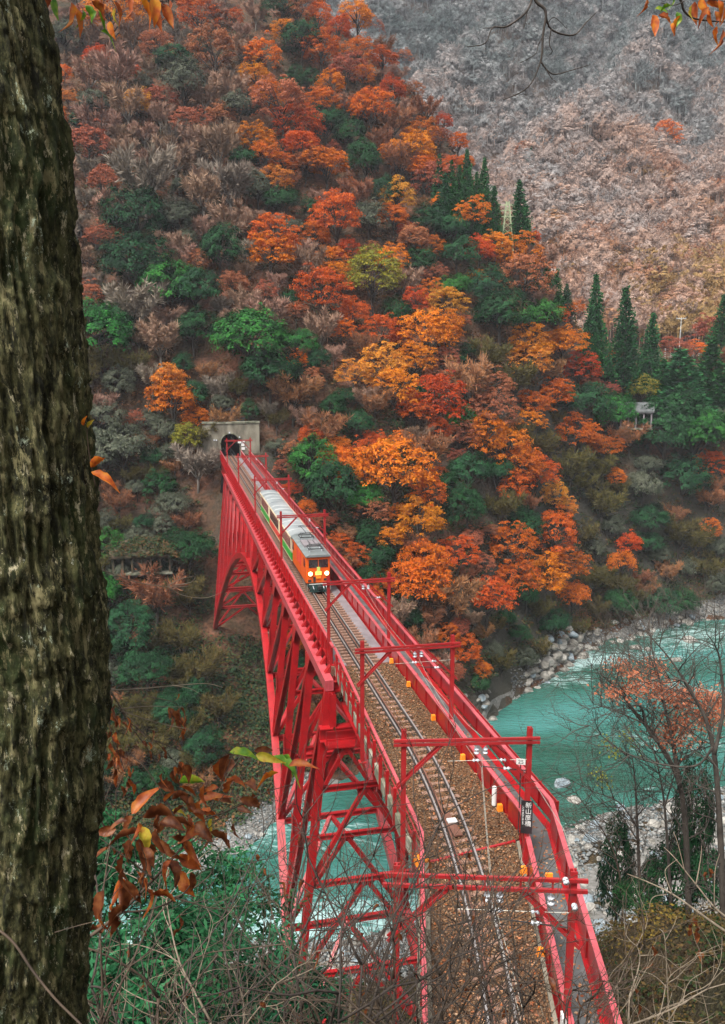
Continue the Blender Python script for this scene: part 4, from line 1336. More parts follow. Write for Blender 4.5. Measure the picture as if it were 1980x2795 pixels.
def make_bare(seed, leaves=0, ntw=3200, H=1.0, tw=.0075, tl=1.0):
    """dendritic crown: limbs, branches and fine upward twigs"""
    rng = np.random.default_rng(seed)
    m = MB()
    th = .30 * H
    m.tube([(0, 0, -.12), (.01, .0, th * .5), (.02, .01, th)], [.030, .024, .02], 7)
    tips = []
    for i in range(7):
        a = 2 * math.pi * (i + rng.uniform(-.3, .3)) / 7
        b0 = np.array((.01, .01, th * rng.uniform(.75, 1.0)))
        out = rng.uniform(.14, .26)
        b1 = b0 + np.array((math.cos(a) * out, math.sin(a) * out, H * rng.uniform(.18, .30)))
        b2 = b1 + np.array((math.cos(a + .3) * out * .6, math.sin(a + .3) * out * .6, H * rng.uniform(.12, .24)))
        m.tube([b0, (b0 + b1) / 2 + rng.normal(0, .012, 3), b1, b2], [.014, .011, .008, .003], 5)
        for q in (b0 * .4 + b1 * .6, b1, (b1 + b2) / 2, b2):
            for k in range(3):
                a2 = a + rng.normal(0, 1.0)
                L = rng.uniform(.10, .22)
                e = q + np.array((math.cos(a2) * L * .8, math.sin(a2) * L * .8, L * rng.uniform(.3, 1.0)))
                m.tube([q, (q + e) / 2 + rng.normal(0, .008, 3), e], [.0055, .004, .0016], 4)
                tips.append((q, e))
    n = ntw
    idx = rng.integers(0, len(tips), n)
    Q = np.array([t[0] for t in tips])[idx]; E = np.array([t[1] for t in tips])[idx]
    f = rng.uniform(.25, 1.0, (n, 1)); st = Q + (E - Q) * f
    dr = unit(unit(E - Q) * .7 + rng.normal(0, .55, (n, 3)) + np.array((0, 0, .35)))
    Ln = rng.uniform(.03, .085, (n, 1)) * tl
    c = st + dr * Ln
    sd = unit(np.cross(dr, unit(rng.normal(0, 1, (n, 3)))))
    C_, D1, D2 = c, dr * Ln, sd * tw
    tn = np.clip((idx % 17) / 17 * .6 + rng.uniform(0, .4, n), 0, 1)
    if leaves:
        k = rng.integers(0, n, leaves)
        lc = c[k] + dr[k] * Ln[k] * rng.uniform(-1, 1, (leaves, 1)); nr = unit(rng.normal(0, 1, (leaves, 3)) + np.array((0, 0, .8)))
        t1 = unit(np.cross(nr, unit(rng.normal(0, 1, (leaves, 3))))); t2 = np.cross(nr, t1); s = .0135 * rng.uniform(.6, 1.3, (leaves, 1))
        C_ = np.vstack([C_, lc]); D1 = np.vstack([D1, t1 * s]); D2 = np.vstack([D2, t2 * s * .6]); tn = np.concatenate([tn, rng.uniform(.75, 1, leaves)])
    return (C_, D1, D2, tn), m


def make_cedar(seed, n_lv=26):
    """conical cedar of drooping tufts; unit height, width 0.36"""
    rng = np.random.default_rng(seed)
    cs, d1, d2, tn = [], [], [], []
    m = MB(); m.tube([(0, 0, -.08), (0, 0, .5), (0, 0, .98)], [.016, .011, .002], 6)
    for i in range(n_lv):
        t = i / (n_lv - 1)
        z = .10 + .88 * t
        R = .19 * (1 - t) ** .72 * rng.uniform(.85, 1.12) + .008
        nb = max(3, int(13 * (1 - t) ** .7))
        for k in range(nb):
            a = 2 * math.pi * (k + rng.uniform(-.4, .4)) / nb
            r = R * rng.uniform(.7, 1.08)
            tt = rng.uniform(0, 1)
            n = 26
            f = rng.uniform(.25, 1, n)
            c = np.stack([np.cos(a) * r * f, np.sin(a) * r * f, z - .055 * f ** 2 + rng.normal(0, .008, n)], -1) + rng.normal(0, .011, (n, 3))
            dr = unit(np.stack([np.full(n, math.cos(a)) * .8, np.full(n, math.sin(a)) * .8, np.full(n, .45)], -1) + rng.normal(0, .45, (n, 3)))
            sd = unit(np.cross(dr, unit(rng.normal(0, 1, (n, 3)))))
            s = .0145 * rng.uniform(.7, 1.3, (n, 1))
            cs.append(c); d1.append(dr * s); d2.append(sd * s * .55); tn.append(np.clip(tt * .6 + f * .4 + rng.normal(0, .1, n), 0, 1))
    return (np.concatenate(cs), np.concatenate(d1), np.concatenate(d2), np.concatenate(tn)), m


def proto(kind, gen, leafmat, bark):
    q, sk = gen
    cm = quads_mesh('crown_' + kind, *q, leafmat)
    tm = sk.mesh('trunk_' + kind, True); tm.materials.append(bark)
    return cm, tm


PROTO = {}
PROTO['leafy'] = [proto('maple', make_leafy(100 + i), LEAF['o'], M['bark_dark']) for i in range(7)]
PROTO['ever'] = [proto('evergreen', make_leafy(200 + i, npad=150, nleaf=56, leaf=.0155, flat=.6, round_=True), LEAF['e'], M['bark_dark']) for i in range(5)]
PROTO['bare'] = [proto('bare', make_bare(300 + i), LEAF['b'], M['bark_grey']) for i in range(5)]
PROTO['half'] = [proto('half_bare', make_bare(400 + i, leaves=1500, ntw=2400), LEAF['t'], M['bark_dark']) for i in range(4)]
PROTO['cedar'] = [proto('cedar', make_cedar(500 + i), LEAF['c'], M['bark_dark']) for i in range(3)]
KIND = {'o': ('leafy', 'maple_tree', 'maple', 'autumn maples on the far slope'), 'm': ('leafy', 'maple_tree', 'maple', 'autumn maples on the far slope'), 'r': ('leafy', 'maple_tree', 'maple', 'autumn maples on the far slope'),
        's': ('leafy', 'maple_tree', 'maple', 'autumn maples on the far slope'), 'y': ('leafy', 'maple_tree', 'maple', 'autumn maples on the far slope'), 'g': ('leafy', 'broadleaf_tree', 'tree', 'green and olive trees on the far slope'),
        'e': ('ever', 'evergreen_tree', 'tree', 'evergreens on the far slope'), 'E': ('ever', 'evergreen_tree', 'tree', 'evergreens on the far slope'), 'k': ('ever', 'broadleaf_tree', 'tree', 'green and olive trees on the far slope'),
        'l': ('half', 'broadleaf_tree', 'tree', 'green and olive trees on the far slope'), 'b': ('bare', 'bare_tree', 'tree', 'bare trees on the far slope'), 'p': ('bare', 'bare_tree', 'tree', 'bare trees on the far slope'),
        't': ('half', 'bare_tree', 'tree', 'bare trees on the far slope'), 'c': ('cedar', 'cedar_tree', 'cedar', 'cedars on the far side')}


def place_tree(x, y, z, w, h, k, label, rng, group=None, name=None, lean=0.0):
    pk, nm, cat, grp = KIND[k]
    cm, tm = PROTO[pk][rng.integers(0, len(PROTO[pk]))]
    r = bpy.data.objects.new(name or nm, None); COL.objects.link(r)
    r.location = (x, y, z); r.rotation_euler = (rng.uniform(-.05, .05) + lean, rng.uniform(-.05, .05), rng.uniform(0, 6.28))
    r.scale = (w / .36, w / .36, h) if pk == 'cedar' else (w, w, h)
    tag(r, label, cat, group or grp)
    for nm2, me, mat in (('trunk', tm, None), ('crown', cm, LEAF[k])):
        o = bpy.data.objects.new(nm2, me); COL.objects.link(o); o.parent = r
        if mat is not None:
            o.material_slots[0].link = 'OBJECT'; o.material_slots[0].material = mat
    return r


TREE_WHERE = ['high on the slope beside the big trunk', 'high in the middle of the slope', 'high along the crest of the spur', 'right of the big mossy trunk', 'left of the lattice pylon', 'above the tunnel portal', 'above right of the big mossy trunk', 'below right of the big mossy trunk', 'below the big mossy trunk', 'above right of the tunnel portal', 'above left of the tunnel portal', 'left of the tunnel portal', 'above right of the rear coach', 'right of the rear coach', 'above the locomotive', 'below left of the tunnel portal', 'below left of the lattice pylon', 'below the lattice pylon', 'below right of the lattice pylon', 'above left of the columned snow shed', 'left of the columned snow shed', 'right of the tunnel portal', 'below left of the columned snow shed', 'below the columned snow shed', 'above right of the locomotive', 'above left of the lattice pylon', 'right of the locomotive', 'above the riverside cliff', 'above right of the riverside cliff', 'below right of the columned snow shed', 'above the big mossy trunk', 'right of the columned snow shed', 'below right of the avalanche fence', 'above the columned snow shed', 'above left of the far arch footing', 'left of the far arch footing', 'below left of the rear coach', 'left of the rear coach', 'below left of the far arch footing', 'below the far arch footing', 'right of the lattice pylon', 'above the lattice pylon', 'left of the avalanche fence', 'below the avalanche fence', 'above right of the avalanche fence', 'above right of the columned snow shed', 'above right of the lattice pylon', 'below right of the far arch footing', 'below left of the big mossy trunk', 'below right of the locomotive', 'left of the riverside cliff', 'above left of the locomotive', 'right of the avalanche fence', 'below the locomotive', 'above left of the riverside cliff', 'above left of the big mossy trunk', 'right of the far arch footing', 'below left of the locomotive', 'above the rear coach', 'left of the locomotive', 'left of the big mossy trunk', 'above left of the avalanche fence', 'below right of the rear coach']
TREE_ROWS = """
-60.8 221.8 15.3 17.2 o 0 1
-55.8 234.0 10.8 12.4 o 0 0
-40.8 227.2 10.4 12.1 r 1 2
-23.7 212.1 9.2 10.9 o 1 1
-11.8 230.8 8.8 10.2 r 2 0
-6.4 227.6 8.7 10.3 r 2 2
-1.1 223.7 8.6 8.6 r 2 3
-21.0 231.6 10.8 10.9 e 1 0
-14.7 220.4 11.7 12.8 e 2 0
-53.8 197.7 12.1 13.7 p 0 12
-53.8 207.6 6.4 7.5 r 0 1
-48.3 214.4 8.8 9.0 s 0 1
-33.9 209.3 12.3 13.5 s 1 0
-42.8 207.6 11.0 10.6 e 1 1
-39.3 199.0 11.7 13.0 k 1 1
-24.5 208.1 9.0 10.1 o 1 2
-21.2 202.9 8.8 8.8 o 1 3
-17.4 197.5 14.1 14.7 s 1 1
-13.7 197.1 11.1 11.7 r 2 9
-6.8 212.7 7.6 9.0 o 2 2
-0.4 211.0 7.5 8.7 o 2 3
-22.6 190.9 8.3 8.6 o 1 4
-20.4 187.6 8.2 9.5 o 3 0
-24.5 186.6 7.6 7.1 e 3 2
-18.1 182.9 7.9 8.9 y 3 -1
-13.1 193.4 10.4 10.6 r 4 6
-7.7 191.7 11.3 11.3 r 4 5
-8.1 204.2 10.2 11.0 e 2 3
-37.3 192.8 8.4 8.7 s 1 3
-44.0 197.3 7.6 7.9 s 0 2
-48.8 195.1 6.0 7.2 y 0 1
-57.5 193.0 8.4 9.8 k 0 4
-54.8 189.1 10.6 11.2 p 0 17
-42.1 171.4 13.1 15.7 b 3 0
-26.1 176.5 11.7 13.0 b 3 3
-5.0 178.1 12.3 14.0 r 4 4
-17.6 166.7 11.1 11.5 r 5 -1
-41.9 164.3 13.3 14.6 e 3 0
-13.9 175.5 6.3 7.1 k 5 1
-68.2 207.6 4.2 5.1 o 0 2
-65.1 200.2 4.6 5.4 y 0 0
-51.6 175.4 7.6 8.1 s 6 -1
-40.3 156.5 14.6 14.4 e 7 0
-35.5 154.8 12.6 11.9 E 7 -1
-29.3 154.0 11.0 10.5 e 5 1
-40.2 150.5 11.5 11.7 b 7 1
-43.9 143.3 13.0 12.6 E 8 -1
-42.6 149.0 9.3 9.6 e 7 1
-29.3 148.8 9.7 9.0 e 5 0
-19.0 143.2 15.6 16.3 E 5 -1
-11.3 149.4 7.5 7.3 E 9 -1
-15.3 142.0 11.5 11.2 e 9 1
-31.9 140.9 8.3 9.6 y 10 -1
-30.6 138.3 9.2 10.1 o 10 -1
-27.1 139.1 5.0 5.3 o 11 -1
-27.9 141.4 6.6 6.7 e 10 0
-28.7 135.2 5.9 6.7 g 11 -1
-25.6 135.7 5.9 6.0 l 11 0
-26.2 160.6 10.5 11.6 e 3 1
-17.4 164.4 9.2 9.3 o 5 -1
-7.0 159.8 10.6 12.2 r 9 0
-1.9 162.4 7.5 8.7 r 9 1
-16.4 152.9 9.0 9.0 p 5 1
-7.8 148.1 6.0 6.4 e 9 2
-5.2 141.9 5.8 5.7 e 12 0
-1.0 140.1 6.6 6.7 e 12 1
-1.5 147.5 6.8 6.8 y 9 -1
-11.6 140.6 9.3 9.4 t 9 0
-6.2 137.7 7.7 8.0 t 12 0
-8.4 137.2 5.6 6.7 r 12 0
-4.7 135.2 7.6 7.9 o 13 -1
-1.6 132.9 7.1 8.2 o 14 -1
-8.6 133.0 9.5 10.4 E 13 -1
-4.6 130.6 10.6 11.6 e 14 -1
-43.1 136.9 6.6 7.1 p 11 -1
-41.3 133.7 8.9 9.5 k 11 5
-37.4 131.8 9.4 10.4 k 11 3
-37.1 137.4 4.9 5.7 s 11 -1
-26.0 131.9 8.1 8.3 b 15 -1
1.9 169.6 13.0 14.9 g 16 -1
5.2 177.0 7.7 8.9 o 4 2
10.3 168.6 6.9 8.1 r 16 3
15.0 185.1 7.1 7.1 r 16 1
20.1 183.8 9.7 10.7 e 16 0
18.7 177.4 9.4 8.8 E 16 -1
16.4 168.1 8.2 8.7 y 16 -1
14.8 181.4 5.6 6.2 s 16 0
25.1 185.7 7.6 9.0 r 16 0
33.5 189.0 10.6 11.4 o 17 1
33.5 182.5 11.2 13.3 s 17 -1
25.3 178.4 10.6 10.8 e 17 0
27.0 169.8 13.2 12.9 e 17 1
36.4 179.2 12.3 12.0 E 17 -1
42.3 188.8 5.8 6.0 r 18 1
42.2 180.6 11.5 11.7 o 19 0
46.6 182.4 8.9 9.1 r 19 1
33.3 171.2 9.6 11.0 o 19 1
33.5 169.5 8.7 10.4 y 19 -1
23.8 162.6 8.7 9.0 l 17 -1
29.4 163.7 8.8 8.9 l 20 3
12.0 159.2 10.6 12.7 o 16 2
15.5 161.8 8.3 9.2 o 16 1
3.1 160.2 7.8 8.4 r 9 2
9.7 156.3 8.4 8.8 o 16 3
3.8 150.3 8.8 9.9 y 21 -1
5.6 147.2 8.3 9.6 o 12 1
12.8 147.4 11.3 12.3 r 12 2
8.8 147.0 8.3 9.0 r 12 1
23.7 157.5 8.9 9.0 s 20 0
18.9 152.8 10.2 12.0 t 20 1
16.9 153.0 4.7 4.7 k 20 1
17.8 149.8 6.5 6.6 E 20 1
22.1 151.6 9.3 10.9 s 20 1
38.7 172.0 9.7 9.9 r 20 1
33.7 164.9 8.0 9.2 r 20 2
32.6 162.9 5.8 6.9 o 20 0
46.7 177.2 12.2 12.6 e 20 -1
54.5 180.8 10.7 11.4 E 20 0
43.7 171.7 11.0 11.2 r 20 0
50.2 174.9 8.5 9.2 r 22 0
53.0 173.8 5.3 5.5 o 23 -1
21.8 148.4 9.1 10.6 o 20 2
25.8 150.4 9.6 10.2 o 20 1
28.0 150.8 9.2 10.1 r 22 2
32.3 155.6 8.3 10.0 r 22 1
26.7 147.4 7.2 8.4 r 22 3
36.6 159.3 6.9 8.3 y 22 0
16.8 147.2 6.8 7.4 s 20 2
10.8 140.2 8.6 9.4 t 24 1
17.9 142.3 8.9 9.4 e 24 1
4.8 131.4 12.8 14.0 o 24 0
10.3 133.1 6.8 7.2 o 24 1
0.6 131.1 6.5 6.5 E 24 -1
7.0 142.0 5.1 5.2 o 24 3
21.4 525.7 13.4 14.4 r 2 4
7.3 218.1 7.8 9.3 r 2 7
2.3 209.7 10.2 12.1 o 2 5
8.9 529.4 10.8 12.2 r 2 1
13.5 211.4 9.2 10.1 r 2 10
11.6 204.5 11.5 12.3 o 25 3
13.8 202.8 9.3 9.5 o 25 2
6.4 203.9 7.3 7.7 r 25 1
16.5 199.5 9.7 11.2 s 4 0
7.0 190.9 9.3 10.9 y 4 -1
17.3 196.2 6.0 6.5 o 4 1
23.3 191.1 9.3 10.7 o 4 0
28.6 188.5 6.7 7.8 o 17 0
10.7 184.0 8.9 10.2 s 4 1
9.3 128.5 8.9 10.0 o 26 2
17.3 136.8 9.0 9.5 e 26 2
24.8 139.6 9.3 9.9 r 27 3
34.7 151.0 10.4 11.9 r 22 4
36.5 150.6 9.6 10.2 r 28 1
32.1 143.5 9.5 10.5 o 28 -1
38.8 150.5 7.3 8.4 r 28 0
25.3 137.0 8.4 9.6 r 27 2
14.8 129.0 6.9 7.3 r 26 2
9.8 123.7 8.9 10.5 o 26 3
7.9 120.8 9.3 10.5 o 26 1
13.1 121.7 9.3 10.4 t 27 1
19.6 129.2 8.6 8.6 r 27 1
54.4 168.3 6.9 7.6 r 23 0
52.2 164.8 8.0 8.4 r 23 1
39.1 161.8 6.2 7.0 y 22 1
29.1 146.2 9.1 9.2 e 22 1
59.9 163.4 8.7 9.3 e 23 2
66.7 167.5 6.3 6.5 e 23 3
74.7 176.4 5.4 6.3 r 29 1
5.6 192.5 9.6 9.5 e 4 2
0.8 198.7 11.1 11.6 e 4 3
-2.5 203.7 10.2 10.7 e 2 4
18.9 188.7 8.2 8.8 e 4 0
1.5 184.5 8.5 9.1 k 4 -1
15.0 188.9 9.4 10.1 e 4 1
7.1 166.7 7.3 7.9 e 16 2
0.7 157.0 6.4 7.3 t 9 1
-7.3 154.9 7.5 9.0 p 9 1
-10.5 166.4 8.1 9.6 p 9 2
-25.1 171.2 9.6 10.6 p 3 7
-31.3 174.7 9.8 10.9 p 3 3
-38.6 183.2 10.3 10.6 p 6 2
-29.8 185.6 10.4 12.2 p 3 6
-26.6 197.0 9.6 11.4 k 1 2
-34.9 199.4 9.2 10.0 p 1 8
-56.0 183.7 8.9 10.2 s 30 -1
-48.2 167.5 8.6 9.8 p 3 0
-35.7 163.5 7.5 8.6 p 3 1
-23.3 157.3 7.2 7.5 s 5 1
-34.6 146.8 8.3 9.5 p 10 0
-24.0 142.3 5.8 6.5 b 5 0
-35.1 142.6 5.8 6.6 b 10 -1
68.9 185.4 13.9 13.8 e 31 -1
72.4 182.7 17.1 17.7 E 29 -1
64.9 181.6 15.9 16.8 e 29 0
80.5 190.6 8.8 9.9 k 32 -1
62.4 190.9 7.8 8.9 g 33 -1
34.9 162.7 7.5 7.5 l 20 1
41.6 167.0 9.4 9.7 l 22 1
48.7 168.8 9.5 10.3 l 23 1
58.4 173.8 8.9 10.0 k 23 1
68.8 179.0 12.3 11.8 e 29 1
76.0 181.8 7.4 8.5 r 29 0
67.0 174.3 8.9 10.0 l 23 2
59.7 171.9 9.6 8.9 e 23 0
44.7 164.0 6.7 7.3 l 22 3
45.4 159.6 7.3 7.7 l 28 5
72.7 172.1 7.9 8.0 l 29 1
-38.6 121.9 6.8 6.5 E 34 1
-37.0 117.3 6.9 6.8 E 34 0
-32.1 109.6 8.9 8.5 e 35 1
-26.1 122.8 9.2 8.8 e 36 -1
-32.2 119.9 3.4 3.4 g 34 -1
-29.5 116.1 8.9 9.7 t 34 0
-25.1 117.9 6.6 7.1 l 34 0
-29.0 128.1 5.9 6.6 k 37 -1
-28.2 103.8 7.1 7.3 e 35 0
-24.8 110.6 6.2 6.5 l 35 0
-21.0 106.0 6.0 7.0 l 38 0
-24.0 99.2 6.8 6.3 e 38 1
-18.3 101.1 5.2 5.6 l 39 0
-25.2 96.1 4.4 4.7 l 38 7
-19.2 95.3 5.9 5.9 e 39 -1
16.8 197.1 4.8 14.0 c 25 5
19.3 196.5 5.1 13.6 c 25 4
21.4 197.7 4.8 13.3 c 25 3
23.7 198.4 5.5 17.0 c 25 2
25.4 197.0 5.1 13.2 c 25 1
26.8 196.0 5.7 17.3 c 25 0
29.0 195.7 5.4 12.5 c 4 0
17.6 192.4 5.3 12.9 c 4 4
21.9 193.0 5.4 12.5 c 4 2
27.6 191.2 5.1 9.2 c 16 -1
24.1 192.0 5.1 10.4 c 4 1
19.9 192.6 5.1 12.0 c 4 3
35.4 196.3 7.0 15.1 c 40 -1
64.2 342.8 4.8 9.2 c 41 1
60.4 397.9 4.1 8.0 c 41 0
37.2 190.9 3.7 8.7 c 18 0
40.3 190.5 4.8 10.2 c 18 1
43.1 193.3 4.5 10.0 c 18 2
46.3 196.9 4.1 7.2 c 18 3
52.0 190.2 7.9 23.5 c 42 2
49.7 188.3 6.5 15.4 c 42 3
59.3 192.8 9.8 24.2 c 42 1
67.2 200.6 7.7 18.5 c 42 0
70.7 189.9 18.1 18.0 c 43 -1
79.0 193.6 14.5 19.3 c 32 0
90.8 217.0 8.8 16.6 c 44 -1
82.4 192.4 12.2 13.8 c 32 1
67.2 191.4 8.8 13.8 c 45 -1
133.0 391.7 14.8 18.3 m 46 -1
64.3 350.8 10.9 9.4 s 41 -1
-6.9 201.1 4.4 4.8 s 2 4
1.3 127.8 6.2 6.0 e 26 0
-3.0 105.1 4.0 3.8 p 47 1
-35.8 92.2 4.1 4.7 t 38 4
-48.1 153.3 6.9 7.2 s 8 0
-58.2 160.1 7.3 8.0 b 48 -1
-0.9 120.4 4.0 4.2 s 49 1
-50.0 210.5 5.3 6.1 p 0 10
-34.5 123.0 4.0 4.1 l 34 1
-32.7 125.4 4.0 4.6 k 36 1
-30.6 127.0 4.1 4.4 k 36 0
21.6 130.3 4.0 4.4 l 27 -1
19.5 167.9 4.0 4.5 s 16 1
-45.9 135.2 6.4 6.3 k 11 9
-18.0 158.1 5.0 5.5 s 5 0
29.9 158.6 5.2 5.9 l 20 2
-38.9 217.8 5.7 5.8 k 1 0
-37.2 97.1 4.0 3.9 t 38 3
21.0 126.9 4.0 4.6 k 27 0
5.3 237.6 7.0 6.9 t 2 2
-50.3 149.3 5.8 6.4 p 8 4
30.5 139.9 5.3 6.1 l 28 2
-68.0 198.3 4.9 5.3 k 0 3
-49.6 184.7 7.5 7.4 p 6 0
7.7 119.8 4.0 4.3 e 49 1
-63.1 214.3 6.7 7.1 r 0 0
-46.4 190.5 6.5 6.5 p 0 18
-47.8 123.5 4.0 4.3 e 11 1
-21.3 177.1 4.0 4.4 p 3 8
13.3 115.5 4.0 3.9 e 50 -1
-8.4 128.0 4.2 4.8 s 51 -1
84.2 216.4 6.5 6.7 o 52 -1
8.4 202.2 9.5 10.4 t 4 1
-5.2 152.1 4.0 4.7 p 9 0
-76.7 245.1 10.5 10.2 p 0 0
-57.5 155.6 5.2 6.1 p 8 2
8.2 175.6 7.2 7.9 p 16 -1
-31.4 90.9 4.0 4.6 k 38 1
40.0 172.1 4.0 4.5 l 20 0
-39.8 109.1 4.0 4.0 k 35 3
-33.2 133.2 4.0 4.6 e 11 0
-34.3 173.8 5.0 5.2 k 3 2
20.4 163.2 4.0 4.3 e 17 2
-49.2 128.1 4.0 4.5 b 11 1
39.3 176.4 6.1 6.8 t 19 -1
-0.9 113.5 4.0 4.0 o 53 1
-0.8 125.6 5.4 5.2 r 26 0
14.4 121.8 4.0 4.5 s 27 0
-37.0 99.9 4.0 4.5 t 35 1
-76.7 235.0 5.9 5.9 p 0 2
-60.6 191.0 5.6 6.0 e 0 2
-41.3 104.2 4.0 3.9 k 35 4
-33.8 183.6 4.7 5.0 p 3 2
-12.0 244.1 9.1 9.5 t 2 1
-3.0 107.8 4.0 3.9 e 47 -1
16.8 129.9 4.3 4.2 t 27 2
-51.8 160.7 5.2 5.2 p 8 0
-55.8 152.6 6.9 7.6 p 8 3
-76.3 228.7 4.9 4.8 p 0 4
24.3 143.2 6.9 8.3 l 22 4
-2.4 128.3 4.0 4.1 t 24 0
-22.3 165.8 5.2 5.9 b 3 4
6.3 115.8 4.0 3.9 t 54 1
-30.4 196.2 7.3 8.0 s 1 2
-12.9 135.0 4.0 4.2 s 12 0
-49.8 137.5 4.8 5.1 t 11 5
-21.9 161.9 4.0 4.2 p 5 4
-33.1 104.3 4.4 4.7 k 35 0
30.5 136.4 4.0 4.7 l 28 1
0.1 112.4 4.7 5.6 s 50 4
17.8 134.7 5.2 5.5 s 26 0
-65.7 178.6 4.0 3.9 p 55 0
-18.0 177.2 4.4 4.9 p 3 10
-50.6 189.2 6.6 6.3 p 0 19
57.3 196.7 6.4 6.8 r 19 0
-54.5 147.0 4.7 5.3 p 8 5
-22.3 96.8 4.6 5.1 l 38 4
-8.5 129.8 4.0 4.5 r 14 -1
-27.3 98.9 4.7 4.9 l 38 5
-61.7 180.3 5.9 5.9 b 30 1
-14.1 139.1 4.3 4.8 l 21 -1
-22.7 197.7 6.6 6.3 p 1 9
-36.6 125.9 4.0 4.0 l 15 1
-36.2 88.7 4.0 4.5 l 38 14
25.5 220.0 6.1 6.0 o 25 0
15.9 120.3 5.0 5.5 r 54 0
-51.8 237.5 9.9 11.0 e 0 1
-32.3 230.4 5.1 5.3 r 1 1
0.2 145.4 5.4 5.2 p 12 -1
-30.7 145.2 5.1 5.5 e 10 1
-39.8 100.5 4.0 4.5 k 35 5
-9.3 186.8 4.5 5.1 p 4 -1
40.3 195.1 8.6 9.0 p 18 0
12.8 155.7 5.0 5.4 s 16 3
12.6 220.3 5.4 6.1 t 2 3
-6.6 118.4 4.0 4.8 o 53 0
7.4 211.0 9.7 10.3 t 2 5
-10.1 219.6 10.4 11.0 r 2 5
2.8 119.3 4.0 4.0 p 49 0
-33.5 95.1 4.0 3.9 e 38 7
-21.2 98.7 4.0 4.2 l 39 1
-33.3 167.0 4.3 5.0 k 3 3
-32.4 207.0 4.5 5.3 p 1 6
2.8 116.1 4.0 3.9 s 49 3
46.3 164.0 4.8 5.7 k 23 3
-54.1 155.1 5.4 5.9 r 8 -1
63.2 169.3 6.0 7.2 t 23 3
2.5 125.2 5.9 6.6 e 26 1
-6.1 108.5 4.0 4.5 t 47 0
-40.4 131.4 6.2 6.9 k 11 6
-18.5 139.4 4.0 4.6 e 9 0
-19.1 91.7 4.0 4.3 t 39 -1
-47.7 129.5 4.0 4.4 t 11 6
33.4 141.2 6.9 8.0 e 28 1
-45.3 121.8 4.7 5.6 t 15 2
-54.3 140.6 4.2 4.6 k 8 -1
-27.7 214.3 8.6 8.4 p 1 4
-42.2 117.8 4.0 4.0 e 34 1
2.2 117.0 4.0 3.8 r 49 1
-9.5 139.9 4.9 5.5 p 21 -1
-40.3 96.3 4.3 5.0 t 35 4
18.8 125.9 4.0 4.5 t 27 0
-34.7 135.4 4.3 4.2 t 11 1
-11.4 132.7 4.0 3.9 r 13 0
87.9 210.5 4.9 5.8 t 52 -1
-33.4 107.1 5.1 5.7 e 35 2
-7.9 114.4 4.0 4.4 e 56 0
-6.6 103.8 4.0 4.1 p 47 0
-51.6 144.2 7.0 8.4 p 8 7
55.1 187.7 4.6 4.5 s 19 0
20.7 207.6 6.1 5.9 r 25 0
-40.5 98.7 4.0 4.3 l 35 9
2.0 139.8 4.0 4.5 r 13 2
-15.9 213.2 4.8 5.6 e 2 1
-41.5 120.9 4.0 4.7 e 34 2
-9.0 123.3 5.5 6.6 o 57 -1
-41.1 106.1 4.0 4.0 l 35 5
-22.7 94.8 4.0 4.1 k 39 -1
-36.5 229.9 7.5 7.4 p 1 2
-10.8 128.7 4.7 4.9 r 51 1
25.8 133.9 4.4 4.4 e 28 0
2.0 180.5 4.1 4.2 s 4 2
-43.8 130.3 4.0 4.2 k 11 8
-40.3 191.4 5.6 6.3 b 0 6
-30.4 170.9 6.4 7.1 p 3 4
4.9 118.2 5.4 6.4 p 49 1
10.4 120.5 4.5 4.9 t 54 2
8.3 127.1 4.9 5.3 t 26 1
0.1 219.9 6.2 6.3 o 2 1
-42.5 142.6 7.0 7.7 l 10 1
-50.3 165.5 5.8 5.6 p 7 0
-37.5 127.6 5.0 5.2 t 15 1
-57.7 167.3 8.0 8.6 e 48 0
-46.9 117.4 4.0 4.4 t 34 1
-32.5 101.0 4.0 4.2 t 38 0
44.1 168.6 7.2 6.9 l 22 2
-52.1 146.8 4.0 4.4 p 8 6
-52.3 134.5 5.6 5.9 t 11 8
-37.3 180.1 5.3 6.0 k 3 1
-34.8 101.1 4.3 5.1 e 35 6
-33.6 93.0 4.0 3.8 k 38 0
-37.5 107.8 4.9 5.7 e 35 5
45.2 156.9 5.5 5.3 l 28 4
-11.4 147.3 4.2 4.9 o 9 0
-42.9 123.5 4.1 4.4 l 15 2
-53.3 166.8 5.2 5.2 b 7 0
-35.0 104.9 4.0 3.8 k 35 1
-27.8 100.9 4.0 4.3 l 38 2
-0.6 115.4 4.5 4.4 s 49 2
18.6 215.1 6.0 6.1 s 2 3
61.5 170.4 5.3 5.9 k 23 4
48.8 172.7 8.1 8.0 l 22 0
8.4 216.2 6.8 7.0 p 2 3
-4.6 120.1 4.0 4.1 t 53 1
-34.6 124.7 4.1 4.6 k 34 1
7.2 113.4 4.0 4.8 o 50 0
-42.5 119.4 4.0 4.0 l 34 3
-51.3 151.8 4.0 4.4 s 8 1
39.0 187.8 5.9 6.8 p 18 1
21.0 139.4 4.1 4.0 s 26 1
-85.2 235.9 6.2 6.4 p 0 3
4.7 111.6 4.4 4.5 p 50 0
74.6 178.7 8.4 8.4 t 29 1
13.0 120.0 4.0 4.7 r 54 1
-1.3 240.1 10.5 12.1 o 2 0
66.8 176.6 5.7 5.8 t 23 1
13.2 226.2 5.0 5.7 s 2 2
-55.1 162.2 5.6 6.5 b 8 1
14.1 138.7 5.3 6.1 e 24 0
-23.2 140.8 4.4 4.9 k 5 0
-42.1 129.5 4.0 4.3 t 11 3
-10.3 126.5 4.0 4.2 r 51 0
58.8 170.1 6.6 6.5 e 23 1
-50.6 158.0 4.0 4.4 p 8 1
-34.1 96.6 4.0 4.7 e 38 6
3.9 113.8 4.0 3.9 p 50 1
1.5 120.4 4.0 4.5 o 49 -1
-4.2 215.9 9.7 10.4 s 2 1
